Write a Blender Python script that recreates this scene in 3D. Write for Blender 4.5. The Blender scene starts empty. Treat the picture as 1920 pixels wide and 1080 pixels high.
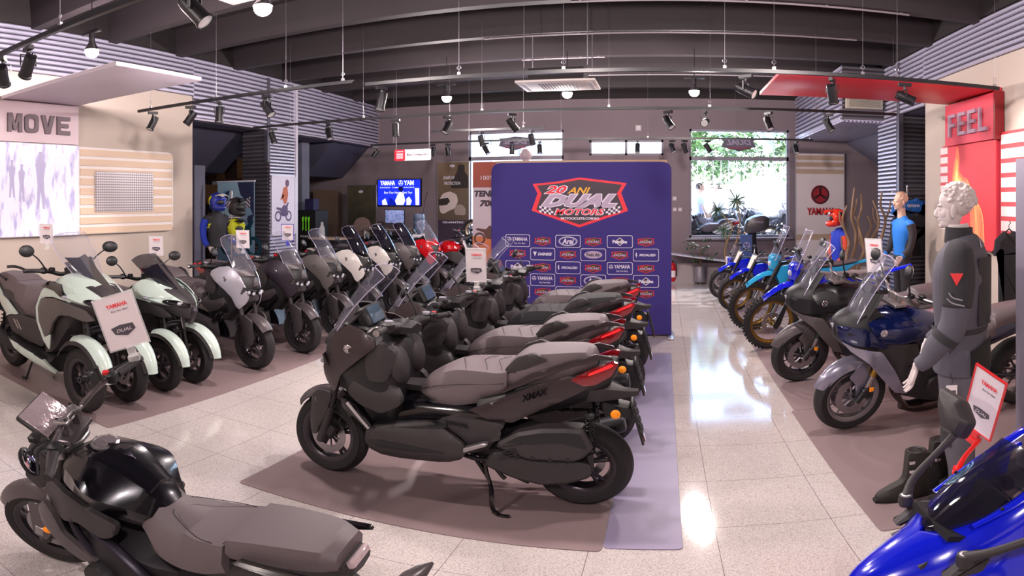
import bpy, bmesh, math, random
from mathutils import Vector, Matrix, Euler
random.seed(7)
S = bpy.context.scene
COL = S.collection
pi = math.pi
# ------------------------------------------------------------------ camera
CAM_H = 1.83
FPX = 1132.7
cam_d = bpy.data.cameras.new('camera')
cam = bpy.data.objects.new('camera', cam_d)
COL.objects.link(cam)
S.camera = cam
cam_d.type = 'PANO'
cam_d.panorama_type = 'EQUIRECTANGULAR'
half = 960.0 / FPX
cam_d.longitude_min = -half
cam_d.longitude_max = half
cam_d.latitude_max = 372.2 / FPX
cam_d.latitude_min = -(1080 - 372.2) / FPX
try:
 for k, v in (('longitude_min', -half), ('longitude_max', half), ('latitude_max', 372.2 / FPX), ('latitude_min', -(1080 - 372.2) / FPX)):
  setattr(cam_d.cycles, k, v)
 cam_d.cycles.panorama_type = 'EQUIRECTANGULAR'
except Exception:
 pass
cam_d.clip_start = 0.05
cam_d.clip_end = 400
cam.location = (0, 0, CAM_H)
cam.rotation_euler = (pi / 2, 0, (1243.8 - 960) / FPX)
# ------------------------------------------------------------------ world, exposure
S.view_settings.view_transform = 'Standard'
S.view_settings.look = 'None'
S.view_settings.exposure = -0.28
S.view_settings.gamma = 1.0
W = bpy.data.worlds.new('sky')
S.world = W
W.use_nodes = True
nt = W.node_tree
bg = nt.nodes['Background']
sky = nt.nodes.new('ShaderNodeTexSky')
sky.sky_type = 'NISHITA'
sky.sun_disc = False
sky.sun_elevation = math.radians(42)
sky.sun_rotation = math.radians(200)
nt.links.new(sky.outputs[0], bg.inputs[0])
bg.inputs[1].default_value = 2.1
sun_d = bpy.data.lights.new('sun', 'SUN')
sun_d.energy = 6.0
sun_d.angle = 0.02
sun = bpy.data.objects.new('sun', sun_d)
sun.rotation_euler = (math.radians(48), 0, math.radians(155))
COL.objects.link(sun)
S.cycles.max_bounces = 8
S.cycles.diffuse_bounces = 3
S.cycles.glossy_bounces = 4
S.cycles.transmission_bounces = 8
S.cycles.transparent_max_bounces = 16
S.cycles.caustics_reflective = False
S.cycles.caustics_refractive = False
S.cycles.sample_clamp_indirect = 6.0
S.cycles.use_denoising = True
# ------------------------------------------------------------------ materials
MATS = {}
def mat(name, col=(.5, .5, .5), rough=.5, metal=0., spec=.5, coat=0., emit=None, es=1., bump=None, var=None, trans=0., alpha=1., ior=None):
 if name in MATS:
  return MATS[name]
 m = bpy.data.materials.new(name)
 m.use_nodes = True
 n = m.node_tree
 b = n.nodes['Principled BSDF']
 if isinstance(col, int):
  col = hexc(col)
 b.inputs['Base Color'].default_value = (*col, 1)
 b.inputs['Roughness'].default_value = rough
 b.inputs['Metallic'].default_value = metal
 b.inputs['Specular IOR Level'].default_value = spec
 b.inputs['Coat Weight'].default_value = coat
 b.inputs['Coat Roughness'].default_value = .04
 b.inputs['Transmission Weight'].default_value = trans
 b.inputs['Alpha'].default_value = alpha
 if ior: b.inputs['IOR'].default_value = ior
 if emit is not None:
  if isinstance(emit, int): emit = hexc(emit)
  b.inputs['Emission Color'].default_value = (*emit, 1)
  b.inputs['Emission Strength'].default_value = es
 if bump or var:
  tc = n.nodes.new('ShaderNodeTexCoord')
  nz = n.nodes.new('ShaderNodeTexNoise')
  nz.inputs['Scale'].default_value = (bump or var)[0]
  nz.inputs['Detail'].default_value = 4
  n.links.new(tc.outputs['Object'], nz.inputs['Vector'])
  if bump:
   bp = n.nodes.new('ShaderNodeBump')
   bp.inputs['Strength'].default_value = bump[1]
   bp.inputs['Distance'].default_value = .005
   n.links.new(nz.outputs['Fac'], bp.inputs['Height'])
   n.links.new(bp.outputs['Normal'], b.inputs['Normal'])
  if var:
   mx = n.nodes.new('ShaderNodeMix'); mx.data_type = 'RGBA'
   mx.inputs[6].default_value = (*[c * (1 - var[1]) for c in col], 1)
   mx.inputs[7].default_value = (*[min(1, c * (1 + var[1])) for c in col], 1)
   n.links.new(nz.outputs['Fac'], mx.inputs[0])
   n.links.new(mx.outputs[2], b.inputs['Base Color'])
 MATS[name] = m
 return m
def hexc(h):
 r = [(h >> 16 & 255) / 255, (h >> 8 & 255) / 255, (h & 255) / 255]
 return tuple(c / 12.92 if c <= .04045 else ((c + .055) / 1.055) ** 2.4 for c in r)
# ------------------------------------------------------------------ mesh helpers
def spl(pts, n=6, closed=False):
 """Catmull-Rom through pts (tuples of any dimension)."""
 P = [Vector(p) for p in pts]
 N = len(P); out = []
 segs = N if closed else N - 1
 for i in range(segs):
  if closed:
   a, b, c, d = P[(i - 1) % N], P[i], P[(i + 1) % N], P[(i + 2) % N]
  else:
   b, c = P[i], P[i + 1]
   a = P[i - 1] if i > 0 else b + (b - c)
   d = P[i + 2] if i + 2 < N else c + (c - b)
  for k in range(n):
   t = k / n
   out.append(.5 * ((2 * b) + (c - a) * t + (2 * a - 5 * b + 4 * c - d) * t * t + (3 * b - a - 3 * c + d) * t ** 3))
 if not closed: out.append(P[-1])
 return out
def rnd(pts, r=.02, n=3):
 """round the corners of a closed 2D polygon; a point may carry its own radius as third value"""
 out = []
 N = len(pts)
 for i in range(N):
  p = Vector(pts[i][:2]); a = Vector(pts[i - 1][:2]); b = Vector(pts[(i + 1) % N][:2])
  rr = pts[i][2] if len(pts[i]) > 2 else r
  da, db = a - p, b - p
  la, lb = da.length, db.length
  k = min(rr, la * .45, lb * .45)
  if k < 1e-5:
   out.append(tuple(p)); continue
  s, e = p + da / la * k, p + db / lb * k
  for j in range(n + 1):
   t = j / n
   q = s * (1 - t) ** 2 + p * 2 * t * (1 - t) + e * t * t
   out.append((q.x, q.y))
 return out
class MB:
 def __init__(s):
  s.b = bmesh.new()
  s.mi = 0
 def _f(s, vs):
  try:
   f = s.b.faces.new(vs); f.material_index = s.mi; return f
  except ValueError:
   return None
 def v(s, p): return s.b.verts.new(p)
 def box(s, c, d, rot=None, bev=0.):
  M = Matrix.Translation(Vector(c))
  if rot is not None:
   M = M @ (rot.to_4x4() if isinstance(rot, Matrix) else Euler(rot).to_matrix().to_4x4())
  hx, hy, hz = d[0] / 2, d[1] / 2, d[2] / 2
  if bev > 0:
   bev = min(bev, hx * .95, hy * .95, hz * .95)
   k = bev
   ring = lambda z, o: [(hx - o, hy - o - k + o if 0 else hy - o, z)]
   def loop(ix, z):
    a, b_ = hx - ix, hy - ix
    c_ = k * .6
    return [(a, b_ - c_, z), (a - c_, b_, z), (-a + c_, b_, z), (-a, b_ - c_, z), (-a, -b_ + c_, z), (-a + c_, -b_, z), (a - c_, -b_, z), (a, -b_ + c_, z)]
   L = [loop(k * .7, -hz), loop(.0, -hz + k * .7), loop(.0, hz - k * .7), loop(k * .7, hz)]
   s.skin([[M @ Vector(p) for p in l] for l in L])
   return
  vs = [s.v(M @ Vector((x, y, z))) for z in (-hz, hz) for x, y in ((-hx, -hy), (hx, -hy), (hx, hy), (-hx, hy))]
  for q in ((3, 2, 1, 0), (4, 5, 6, 7), (0, 1, 5, 4), (1, 2, 6, 5), (2, 3, 7, 6), (3, 0, 4, 7)):
   s._f([vs[i] for i in q])
 def skin(s, loops, closed=True, caps=True, cyc=False):
  R = [[s.v(p) for p in l] for l in loops]
  n = len(R[0])
  m = len(R)
  for i in range(m if cyc else m - 1):
   a, b_ = R[i], R[(i + 1) % m]
   for j in range(n if closed else n - 1):
    k = (j + 1) % n
    s._f([a[j], a[k], b_[k], b_[j]])
  if caps and closed and not cyc:
   s._f(R[0][::-1]); s._f(R[-1])
  return R
 def cyl(s, p0, p1, r0, r1=None, seg=14, caps=True):
  r1 = r0 if r1 is None else r1
  p0, p1 = Vector(p0), Vector(p1)
  d = (p1 - p0)
  q = d.to_track_quat('Z', 'Y')
  L = []
  for p, r in ((p0, r0), (p1, r1)):
   L.append([p + q @ Vector((r * math.cos(2 * pi * k / seg), r * math.sin(2 * pi * k / seg), 0)) for k in range(seg)])
  s.skin(L, caps=caps)
 def tube(s, pts, r, seg=8, n=5, smooth=True, flat=1.):
  """swept tube; r a number or a list per control point"""
  rs = r if isinstance(r, (list, tuple)) else [r] * len(pts)
  P = [Vector((*p, q)) for p, q in zip(pts, rs)]
  if smooth and len(P) > 2: P = spl(P, n)
  pos = [Vector(p[:3]) for p in P]
  up = Vector((0, 0, 1))
  L = []
  t0 = (pos[1] - pos[0]).normalized()
  nrm = up.cross(t0)
  if nrm.length < .1: nrm = Vector((0, 1, 0)).cross(t0)
  nrm.normalize()
  for i, p in enumerate(pos):
   a = pos[max(i - 1, 0)]; c = pos[min(i + 1, len(pos) - 1)]
   t = (c - a).normalized()
   nrm = (nrm - t * nrm.dot(t)).normalized()
   bn = t.cross(nrm)
   rr = P[i][3]
   L.append([p + nrm * rr * math.cos(2 * pi * k / seg) + bn * rr * flat * math.sin(2 * pi * k / seg) for k in range(seg)])
  s.skin(L)
 def lathe(s, prof, c=(0, 0, 0), axis='z', seg=32, closed=False, a0=0, a1=2 * pi):
  """prof: (r, h) pairs about an axis through c"""
  c = Vector(c)
  full = abs(a1 - a0 - 2 * pi) < 1e-6
  cnt = seg if full else seg + 1
  L = []
  for k in range(cnt):
   a = a0 + (a1 - a0) * k / seg
   l = []
   for r, h in prof:
    x, y = r * math.cos(a), r * math.sin(a)
    l.append(c + (Vector((x, y, h)) if axis == 'z' else Vector((x, h, y)) if axis == 'y' else Vector((h, x, y))))
   L.append(l)
  s.skin(L, closed=closed, caps=not full and closed, cyc=full)
 def prism(s, out, y0, y1, plane='xz', bev=0., org=(0, 0, 0)):
  """extrude a 2D polygon; plane 'xz' extrudes along y, 'xy' along z, 'yz' along x"""
  o = Vector(org)
  def m(p, h):
   a, b_ = p[0], p[1]
   return o + (Vector((a, h, b_)) if plane == 'xz' else Vector((a, b_, h)) if plane == 'xy' else Vector((h, a, b_)))
  pts = [Vector(p[:2]) for p in out]
  if bev > 0:
   ins = inset(pts, bev)
   sg = 1 if y1 > y0 else -1
   L = [[m(p, y0) for p in ins], [m(p, y0 + sg * bev) for p in pts], [m(p, y1 - sg * bev) for p in pts], [m(p, y1) for p in ins]]
  else:
   L = [[m(p, y0) for p in pts], [m(p, y1) for p in pts]]
  s.skin(L)
 def ell(s, c, r, seg=16, rings=10, rot=None):
  c = Vector(c)
  if not isinstance(r, (tuple, list)): r = (r, r, r)
  M = Euler(rot).to_matrix() if rot else Matrix.Identity(3)
  L = []
  for i in range(1, rings):
   a = pi * i / rings
   L.append([c + M @ Vector((r[0] * math.sin(a) * math.cos(2 * pi * k / seg), r[1] * math.sin(a) * math.sin(2 * pi * k / seg), -r[2] * math.cos(a))) for k in range(seg)])
  R = s.skin(L, caps=False)
  b0 = s.v(c + M @ Vector((0, 0, -r[2]))); t0 = s.v(c + M @ Vector((0, 0, r[2])))
  for k in range(seg):
   s._f([R[0][(k + 1) % seg], R[0][k], b0]); s._f([R[-1][k], R[-1][(k + 1) % seg], t0])
 def loft(s, st, n=0, caps=True, mirror=True, axis='x'):
  """st: [(x, [(w, z), ...bottom to top])] half sections, mirrored to a closed body"""
  if n:
   rows = [Vector([x] + [q for wz in sec for q in wz]) if False else [x] + [q for wz in sec for q in wz] for x, sec in st]
   P = splf(rows, n)
   st = [(r[0], [(r[1 + 2 * i], r[2 + 2 * i]) for i in range((len(r) - 1) // 2)]) for r in P]
  L = []
  for x, sec in st:
   right = [(w, z) for w, z in sec]
   loop = [Vector((x, w, z)) for w, z in right] + [Vector((x, -w, z)) for w, z in reversed(right) if abs(w) > 1e-6]
   # drop duplicated centre points only when every section has them there
   loop = [Vector((x, w, z)) for w, z in right] + [Vector((x, -w, z)) for w, z in reversed(right)]
   L.append(loop)
  s.skin(L, caps=caps)
  bmesh.ops.remove_doubles(s.b, verts=s.b.verts[:], dist=1e-5)
 def panel(s, out, W, t=.012, g=.035, side=1, both=False, up=0.0):
  """a shell whose outline (x, z) lies on the body surface y = W(x, z), with thickness t inward"""
  for sd in ((1, -1) if both else (side,)):
   b = bmesh.new()
   vs = [b.verts.new((p[0], 0, p[1])) for p in out]
   f = b.faces.new(vs)
   xs = [p[0] for p in out]; zs = [p[1] for p in out]
   for lo, hi, ax in ((min(xs), max(xs), 0), (min(zs), max(zs), 2)):
    k = lo + g * .7
    while k < hi - g * .2:
     co = [0, 0, 0]; co[ax] = k; no = [0, 0, 0]; no[ax] = 1
     bmesh.ops.bisect_plane(b, geom=b.verts[:] + b.edges[:] + b.faces[:], plane_co=co, plane_no=no, dist=1e-5)
     k += g
   bound = set(v for e in b.edges if e.is_boundary for v in e.verts)
   d = {}
   for v in b.verts:
    edge = v in bound
    y = W(v.co.x, v.co.z)
    o_ = s.b.verts.new((v.co.x, sd * (y - (min(t * .35, .004) if edge else 0)), v.co.z))
    i_ = s.b.verts.new((v.co.x, sd * max(y - t, .0), v.co.z))
    d[v] = (o_, i_)
   for f in b.faces:
    s._f([d[v][0] for v in f.verts]); s._f([d[v][1] for v in reversed(f.verts)])
   for e in b.edges:
    if e.is_boundary:
     a, c = e.verts
     s._f([d[a][0], d[c][0], d[c][1], d[a][1]])
   b.free()
 def xf(s, M):
  bmesh.ops.transform(s.b, matrix=M, verts=s.b.verts[:])
  return s
 def grid(s, fn, nu, nv, t=0.):
  """surface fn(u, v), u and v in 0..1; t adds thickness along the normal"""
  R = [[s.v(fn(i / nu, j / nv)) for j in range(nv + 1)] for i in range(nu + 1)]
  fs = []
  for i in range(nu):
   for j in range(nv):
    f = s._f([R[i][j], R[i + 1][j], R[i + 1][j + 1], R[i][j + 1]])
    if f: fs.append(f)
  if t:
   bmesh.ops.recalc_face_normals(s.b, faces=fs)
   bmesh.ops.solidify(s.b, geom=fs, thickness=t)
  return R
def _txt(s, body, size, x, z, y=0., mi=0, width=None, height=None, shear=0., bold=0., ext=.0004):
 """flat lettering in the xz plane facing -y, added to the mesh"""
 cu = bpy.data.curves.new('t', 'FONT')
 cu.body = body; cu.size = size; cu.extrude = ext; cu.shear = shear; cu.offset = bold
 cu.align_x = 'CENTER'; cu.align_y = 'CENTER'; cu.resolution_u = 2
 t = bpy.data.objects.new('t', cu); COL.objects.link(t)
 bpy.context.view_layer.update()
 me = bpy.data.meshes.new_from_object(t)
 bpy.data.objects.remove(t); bpy.data.curves.remove(cu)
 xs = [v.co.x for v in me.vertices]; zs = [v.co.y for v in me.vertices]
 if not xs: return
 cx, cz = (min(xs) + max(xs)) / 2, (min(zs) + max(zs)) / 2
 fx = width / (max(xs) - min(xs)) if width else 1
 fz = height / (max(zs) - min(zs)) if height else (1 if not width else 1)
 vs = [s.b.verts.new((x + (v.co.x - cx) * fx, y - v.co.z, z + (v.co.y - cz) * fz)) for v in me.vertices]
 for p in me.polygons:
  try:
   f = s.b.faces.new([vs[i] for i in p.vertices]); f.material_index = mi
  except ValueError: pass
 bpy.data.meshes.remove(me)
MB.txt = _txt
def splf(rows, n):
 N = len(rows); out = []
 for i in range(N - 1):
  b, c = rows[i], rows[i + 1]
  a = rows[i - 1] if i > 0 else [2 * p - q for p, q in zip(b, c)]
  d = rows[i + 2] if i + 2 < N else [2 * q - p for p, q in zip(b, c)]
  for k in range(n):
   t = k / n
   out.append([.5 * (2 * q + (r - p) * t + (2 * p - 5 * q + 4 * r - w) * t * t + (3 * q - p - 3 * r + w) * t ** 3) for p, q, r, w in zip(a, b, c, d)])
 out.append(list(rows[-1]))
 return out
def inset(pts, d):
 N = len(pts)
 ar = sum(pts[i].x * pts[(i + 1) % N].y - pts[(i + 1) % N].x * pts[i].y for i in range(N))
 sg = 1 if ar > 0 else -1
 out = []
 for i in range(N):
  a, p, b = pts[i - 1], pts[i], pts[(i + 1) % N]
  e1, e2 = (p - a), (b - p)
  if e1.length < 1e-7: e1 = e2
  if e2.length < 1e-7: e2 = e1
  n1 = Vector((-e1.y, e1.x)).normalized(); n2 = Vector((-e2.y, e2.x)).normalized()
  n = n1 + n2
  if n.length < 1e-3: n = n1
  n.normalize()
  out.append(p + n * sg * d / max(.5, n.dot(n1)))
 return out
def tag(o, label=None, cat=None, group=None, kind=None):
 if label: o['label'] = label
 if cat: o['category'] = cat
 if group: o['group'] = group
 if kind: o['kind'] = kind
 return o
AUTO_PAIR = True
def obj(name, mb, m, parent=None, smooth=True, ang=40, loc=None, rot=None, sub=0):
 # a left and a right piece made in one go become two parts
 if AUTO_PAIR and parent is not None and loc is None and not sub:
  ys = [v.co.y for v in mb.b.verts]
  if ys and min(ys) < -.005 and max(ys) > .005 and min(abs(y) for y in ys) > .004 and abs(min(ys) + max(ys)) < .02 and not any(
    min(v.co.y for v in f.verts) < 0 < max(v.co.y for v in f.verts) for f in mb.b.faces):
   other = MB(); other.b.free(); other.b = mb.b.copy()
   bmesh.ops.delete(mb.b, geom=[v for v in mb.b.verts if v.co.y < 0], context='VERTS')
   bmesh.ops.delete(other.b, geom=[v for v in other.b.verts if v.co.y > 0], context='VERTS')
   a = obj(name, mb, m, parent, smooth, ang)
   obj(name, other, m, parent, smooth, ang)
   return a
 me = bpy.data.meshes.new(name)
 b = mb.b
 bmesh.ops.remove_doubles(b, verts=b.verts[:], dist=1e-6)
 bmesh.ops.recalc_face_normals(b, faces=b.faces[:])
 b.to_mesh(me); b.free()
 for mm in (m if isinstance(m, (list, tuple)) else [m]):
  me.materials.append(mm)
 if smooth:
  me.polygons.foreach_set('use_smooth', [True] * len(me.polygons))
  try: me.set_sharp_from_angle(angle=math.radians(ang))
  except Exception: pass
 o = bpy.data.objects.new(name, me)
 COL.objects.link(o)
 if parent is not None: o.parent = parent
 if loc is not None: o.location = loc
 if rot is not None: o.rotation_euler = rot
 if sub:
  md = o.modifiers.new('subdivision', 'SUBSURF'); md.levels = sub; md.render_levels = sub
 return o
def empty(name, loc=(0, 0, 0), rot=(0, 0, 0), label=None, cat=None, group=None, sc=1):
 o = bpy.data.objects.new(name, None)
 o.empty_display_size = .1
 COL.objects.link(o)
 o.location = loc
 o.rotation_euler = rot if isinstance(rot, (tuple, list)) else (0, 0, rot)
 o.scale = (sc, sc, sc)
 return tag(o, label, cat, group)
KIDS = {}
def copy_tree(o, loc=None, rot=None, label=None, group=None, swap=None, skip=(), sc=None, parent=None, top=True):
 """a copy of a thing with copies of its parts; swap maps a material name to another material"""
 c = o.copy()
 COL.objects.link(c)
 if parent is not None: c.parent = parent
 if swap and c.type == 'MESH':
  for sl in c.material_slots:
   if sl.material and sl.material.name in swap:
    nm = swap[sl.material.name]
    sl.link = 'OBJECT'
    sl.material = nm
 for ch in CHILD.get(o.name, []):
  if ch.name.split('.')[0] in skip: continue
  copy_tree(ch, swap=swap, skip=skip, parent=c, top=False)
 if top:
  if loc is not None: c.location = loc
  if rot is not None: c.rotation_euler = rot if isinstance(rot, (tuple, list)) else (0, 0, rot)
  if sc is not None: c.scale = (sc, sc, sc)
  if label: c['label'] = label
  if group: c['group'] = group
 return c
CHILD = {}
def steer(root, names, top, bottom, deg, dx=0.):
 """turn the fork, front wheel and bar about the steering axis"""
 p = Vector(top); ax = (Vector(top) - Vector(bottom)).normalized()
 M = Matrix.Translation(p) @ Matrix.Rotation(math.radians(deg), 4, ax) @ Matrix.Translation(-p)
 bpy.context.view_layer.update()
 for o in list(bpy.data.objects):
  if o.parent is root and o.name.split('.')[0] in names:
   sh = 0 if o.name.startswith('handlebar') else dx
   o.matrix_basis = M @ Matrix.Translation((sh, 0, 0)) @ o.matrix_basis
def index_children(root):
 """remember the children of a finished thing, for copying"""
 for o in list(bpy.data.objects):
  if o.parent is not None:
   l = CHILD.setdefault(o.parent.name, [])
   if o not in l: l.append(o)
FONT = None
def text(name, body, size, m, parent=None, loc=(0, 0, 0), rot=(pi / 2, 0, 0), ext=.001, shear=0., bold=0., align='CENTER', sx=1., space=1., width=None):
 cu = bpy.data.curves.new(name, 'FONT')
 cu.body = body; cu.size = size; cu.extrude = ext; cu.shear = shear; cu.offset = bold
 cu.align_x = align; cu.align_y = 'CENTER'; cu.space_character = space
 cu.resolution_u = 3
 t = bpy.data.objects.new(name, cu)
 COL.objects.link(t)
 bpy.context.view_layer.update()
 me = bpy.data.meshes.new_from_object(t)
 bpy.data.objects.remove(t); bpy.data.curves.remove(cu)
 if width:
  xs = [v.co.x for v in me.vertices]
  if xs: sx = width / max(1e-6, max(xs) - min(xs))
 if sx != 1:
  for v in me.vertices: v.co.x *= sx
 me.name = name
 me.materials.clear(); me.materials.append(m)
 o = bpy.data.objects.new(name, me)
 COL.objects.link(o)
 if parent is not None: o.parent = parent
 o.location = loc; o.rotation_euler = rot
 return o
# ------------------------------------------------------------------ room
WL, WR, YF, YB, ZC = -6.75, 3.75, 13.2, -4.6, 4.06
def boxo(name, lo, hi, m, parent=None, bev=0., kind=None, smooth=False):
 mb = MB()
 mb.box([(a + b) / 2 for a, b in zip(lo, hi)], [b - a for a, b in zip(lo, hi)], bev=bev)
 o = obj(name, mb, m, parent, smooth=smooth or bev > 0)
 if kind: o['kind'] = kind
 return o
def floor_material():
 m = bpy.data.materials.new('granite_tile'); m.use_nodes = True
 n = m.node_tree; b = n.nodes['Principled BSDF']; L = n.links
 tc = n.nodes.new('ShaderNodeTexCoord')
 vo = n.nodes.new('ShaderNodeTexVoronoi'); vo.inputs['Scale'].default_value = 230
 nz = n.nodes.new('ShaderNodeTexNoise'); nz.inputs['Scale'].default_value = 160; nz.inputs['Detail'].default_value = 3
 big = n.nodes.new('ShaderNodeTexNoise'); big.inputs['Scale'].default_value = 1.1
 for t in (vo, nz, big): L.new(tc.outputs['Object'], t.inputs['Vector'])
 r1 = n.nodes.new('ShaderNodeValToRGB')
 r1.color_ramp.elements[0].position = .0; r1.color_ramp.elements[0].color = (*hexc(0xaaa09e), 1)
 r1.color_ramp.elements[1].position = 1.; r1.color_ramp.elements[1].color = (*hexc(0xdcd3d1), 1)
 e = r1.color_ramp.elements.new(.35); e.color = (*hexc(0xccc3c0), 1)
 sep = n.nodes.new('ShaderNodeSeparateColor'); L.new(vo.outputs['Color'], sep.inputs[0])
 L.new(sep.outputs[0], r1.inputs[0])
 mx = n.nodes.new('ShaderNodeMix'); mx.data_type = 'RGBA'; mx.blend_type = 'MULTIPLY'; mx.inputs[0].default_value = .28
 L.new(r1.outputs[0], mx.inputs[6])
 r2 = n.nodes.new('ShaderNodeValToRGB')
 r2.color_ramp.elements[0].position = .38; r2.color_ramp.elements[0].color = (.35, .32, .32, 1)
 r2.color_ramp.elements[1].position = .56; r2.color_ramp.elements[1].color = (1, 1, 1, 1)
 L.new(nz.outputs['Fac'], r2.inputs[0]); L.new(r2.outputs[0], mx.inputs[7])
 # joints at x = .257 + .6 k, y = .01 + .6 k
 sx = n.nodes.new('ShaderNodeSeparateXYZ'); L.new(tc.outputs['Object'], sx.inputs[0])
 def joint(out, off):
  a = n.nodes.new('ShaderNodeMath'); a.operation = 'SUBTRACT'; a.inputs[1].default_value = off - .3; L.new(out, a.inputs[0])
  w = n.nodes.new('ShaderNodeMath'); w.operation = 'PINGPONG'; w.inputs[1].default_value = .3; L.new(a.outputs[0], w.inputs[0])
  g = n.nodes.new('ShaderNodeMath'); g.operation = 'GREATER_THAN'; g.inputs[1].default_value = .2983; L.new(w.outputs[0], g.inputs[0])
  return g.outputs[0]
 ad = n.nodes.new('ShaderNodeMath'); ad.operation = 'MAXIMUM'
 L.new(joint(sx.outputs[0], .257), ad.inputs[0]); L.new(joint(sx.outputs[1], .01), ad.inputs[1])
 m2 = n.nodes.new('ShaderNodeMix'); m2.data_type = 'RGBA'
 L.new(ad.outputs[0], m2.inputs[0]); L.new(mx.outputs[2], m2.inputs[6]); m2.inputs[7].default_value = (*hexc(0x7a6f70), 1)
 L.new(m2.outputs[2], b.inputs['Base Color'])
 mr = n.nodes.new('ShaderNodeMapRange'); mr.inputs[3].default_value = .05; mr.inputs[4].default_value = .12
 L.new(big.outputs['Fac'], mr.inputs[0]); L.new(mr.outputs[0], b.inputs['Roughness'])
 b.inputs['Specular IOR Level'].default_value = .8
 return m
M_cream = mat('cream_wall', 0xcbbdb2, .75, bump=(60, .05))
M_farwall = mat('taupe_wall', 0x80737a, .8, bump=(40, .05))
M_dark = mat('dark_ceiling', 0x231d20, .85, bump=(50, .1))
M_beam = mat('beam_paint', 0x30292d, .7, bump=(50, .1))
M_alc = mat('alcove_grey', 0x76768a, .8)
M_alc_l = mat('alcove_light', 0x8f8791, .8)
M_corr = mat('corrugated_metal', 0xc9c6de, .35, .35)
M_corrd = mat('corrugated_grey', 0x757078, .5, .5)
M_mat = mat('rubber_mat', 0x8c797b, .42, spec=.4, bump=(400, .08))
M_mat2 = mat('rubber_mat_mauve', 0x9086a2, .42, spec=.4, bump=(400, .08))
M_mate = mat('mat_edge', 0x40383a, .6)
M_white = mat('white_paint', 0xe9e4e6, .5)
M_black = mat('black_plastic', 0x16151a, .42)
M_frame = mat('window_frame_paint', 0x8b8794, .5)
M_glass = mat('glass', 0xffffff, .0, trans=1., alpha=.12, spec=.5)
fl_ = MB(); fl_.box((-2.5, (YF + YB) / 2, -.05), (19, YF - YB, .1))
o = obj('floor', fl_, floor_material(), smooth=False); o['kind'] = 'structure'
boxo('ceiling', (-12, YB, ZC + .42), (7, YF + .3, ZC + .6), M_dark, kind='structure')
# beams run across the hall
for i, y in enumerate([-4.0, -2.65, -1.3, .05, 1.4, 2.7, 3.95, 5.2, 6.5, 7.85, 9.25, 10.65, 12.0]):
 b = MB()
 b.prism([(y - .07, ZC + .0), (y + .07, ZC + .0), (y + .10, ZC + .42), (y + .42, ZC + .425), (y - .42, ZC + .425), (y - .10, ZC + .42)], -12, 7, 'yz')
 o = obj('ceiling_beam', b, M_beam, smooth=False)
 o['kind'] = 'structure'
# ceiling services: small conduits under the beams
# walls
boxo('wall_left', (WL - .15, YB, 0), (WL, 6.83, ZC + .42), M_cream, kind='structure')
boxo('wall_right', (WR, YB, 0), (WR + .35, 8.1, ZC + .42), M_cream, kind='structure')
boxo('trim_23', (WL - .02, YB, ZC + .05), (WL + .05, YF, ZC + .42), M_dark, kind='structure')
boxo('trim_24', (WR - .05, YB, ZC + .05), (WR + .02, YF, ZC + .42), M_dark, kind='structure')
boxo('trim_25', (WL, YF - .03, ZC - .02), (WR, YF + .01, ZC + .42), M_dark, kind='structure')
boxo('wall_back', (WL - .15, YB - .15, 0), (WR + .35, YB, ZC + .6), M_cream, kind='structure')
# far wall with three window openings
fw = MB()
def fwb(x0, x1, z0, z1): fw.box(((x0 + x1) / 2, YF + .12, (z0 + z1) / 2), (x1 - x0, .24, z1 - z0))
Z0, Z1 = 0, ZC + .42
fwb(-12, -4.42, Z0, Z1)
fwb(-4.42, -2.2, 3.36, Z1); fwb(-4.42, -2.2, 0, .55)
fwb(-2.2, -1.63, Z0, Z1)
fwb(-1.63, 0, 3.12, Z1); fwb(-1.63, 0, 0, 2.78)
fwb(0, .57, Z0, Z1)
fwb(.57, 2.79, 3.36, Z1); fwb(.57, 2.79, 0, .97)
fwb(2.79, 7, Z0, Z1)
o = obj('wall_far', fw, M_farwall, smooth=False); o['kind'] = 'structure'
def window(n, x0, x1, z0, z1, trans=(), mull=()):
 f = MB()
 w = .045
 for a, b_, c, d in ((x0, x1, z0, z0 + w), (x0, x1, z1 - w, z1), (x0, x0 + w, z0, z1), (x1 - w, x1, z0, z1)):
  f.box(((a + b_) / 2, YF + .1, (c + d) / 2), (b_ - a, .07, d - c))
 for z in trans: f.box(((x0 + x1) / 2, YF + .1, z), (x1 - x0, .07, .085))
 for x in mull: f.box((x, YF + .1, (z0 + z1) / 2), (.05, .07, z1 - z0))
 r = obj(f'window_{n}', f, M_frame, smooth=False); r['kind'] = 'structure'
 g = MB(); g.box(((x0 + x1) / 2, YF + .1, (z0 + z1) / 2), (x1 - x0 - .03, .008, z1 - z0 - .03))
 gg = obj('window_pane', g, M_glass, r, smooth=False); gg['kind'] = 'structure'
window(1, -4.42, -2.2, .55, 3.36, trans=(2.75,))
window(2, -1.63, 0, 2.78, 3.12, mull=(-.82,))
window(3, .57, 2.79, .97, 3.36, trans=(2.715,))
boxo('window_sill', (.5, YF - .1, .93), (2.86, YF + .02, .97), M_frame, kind='structure')
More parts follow.
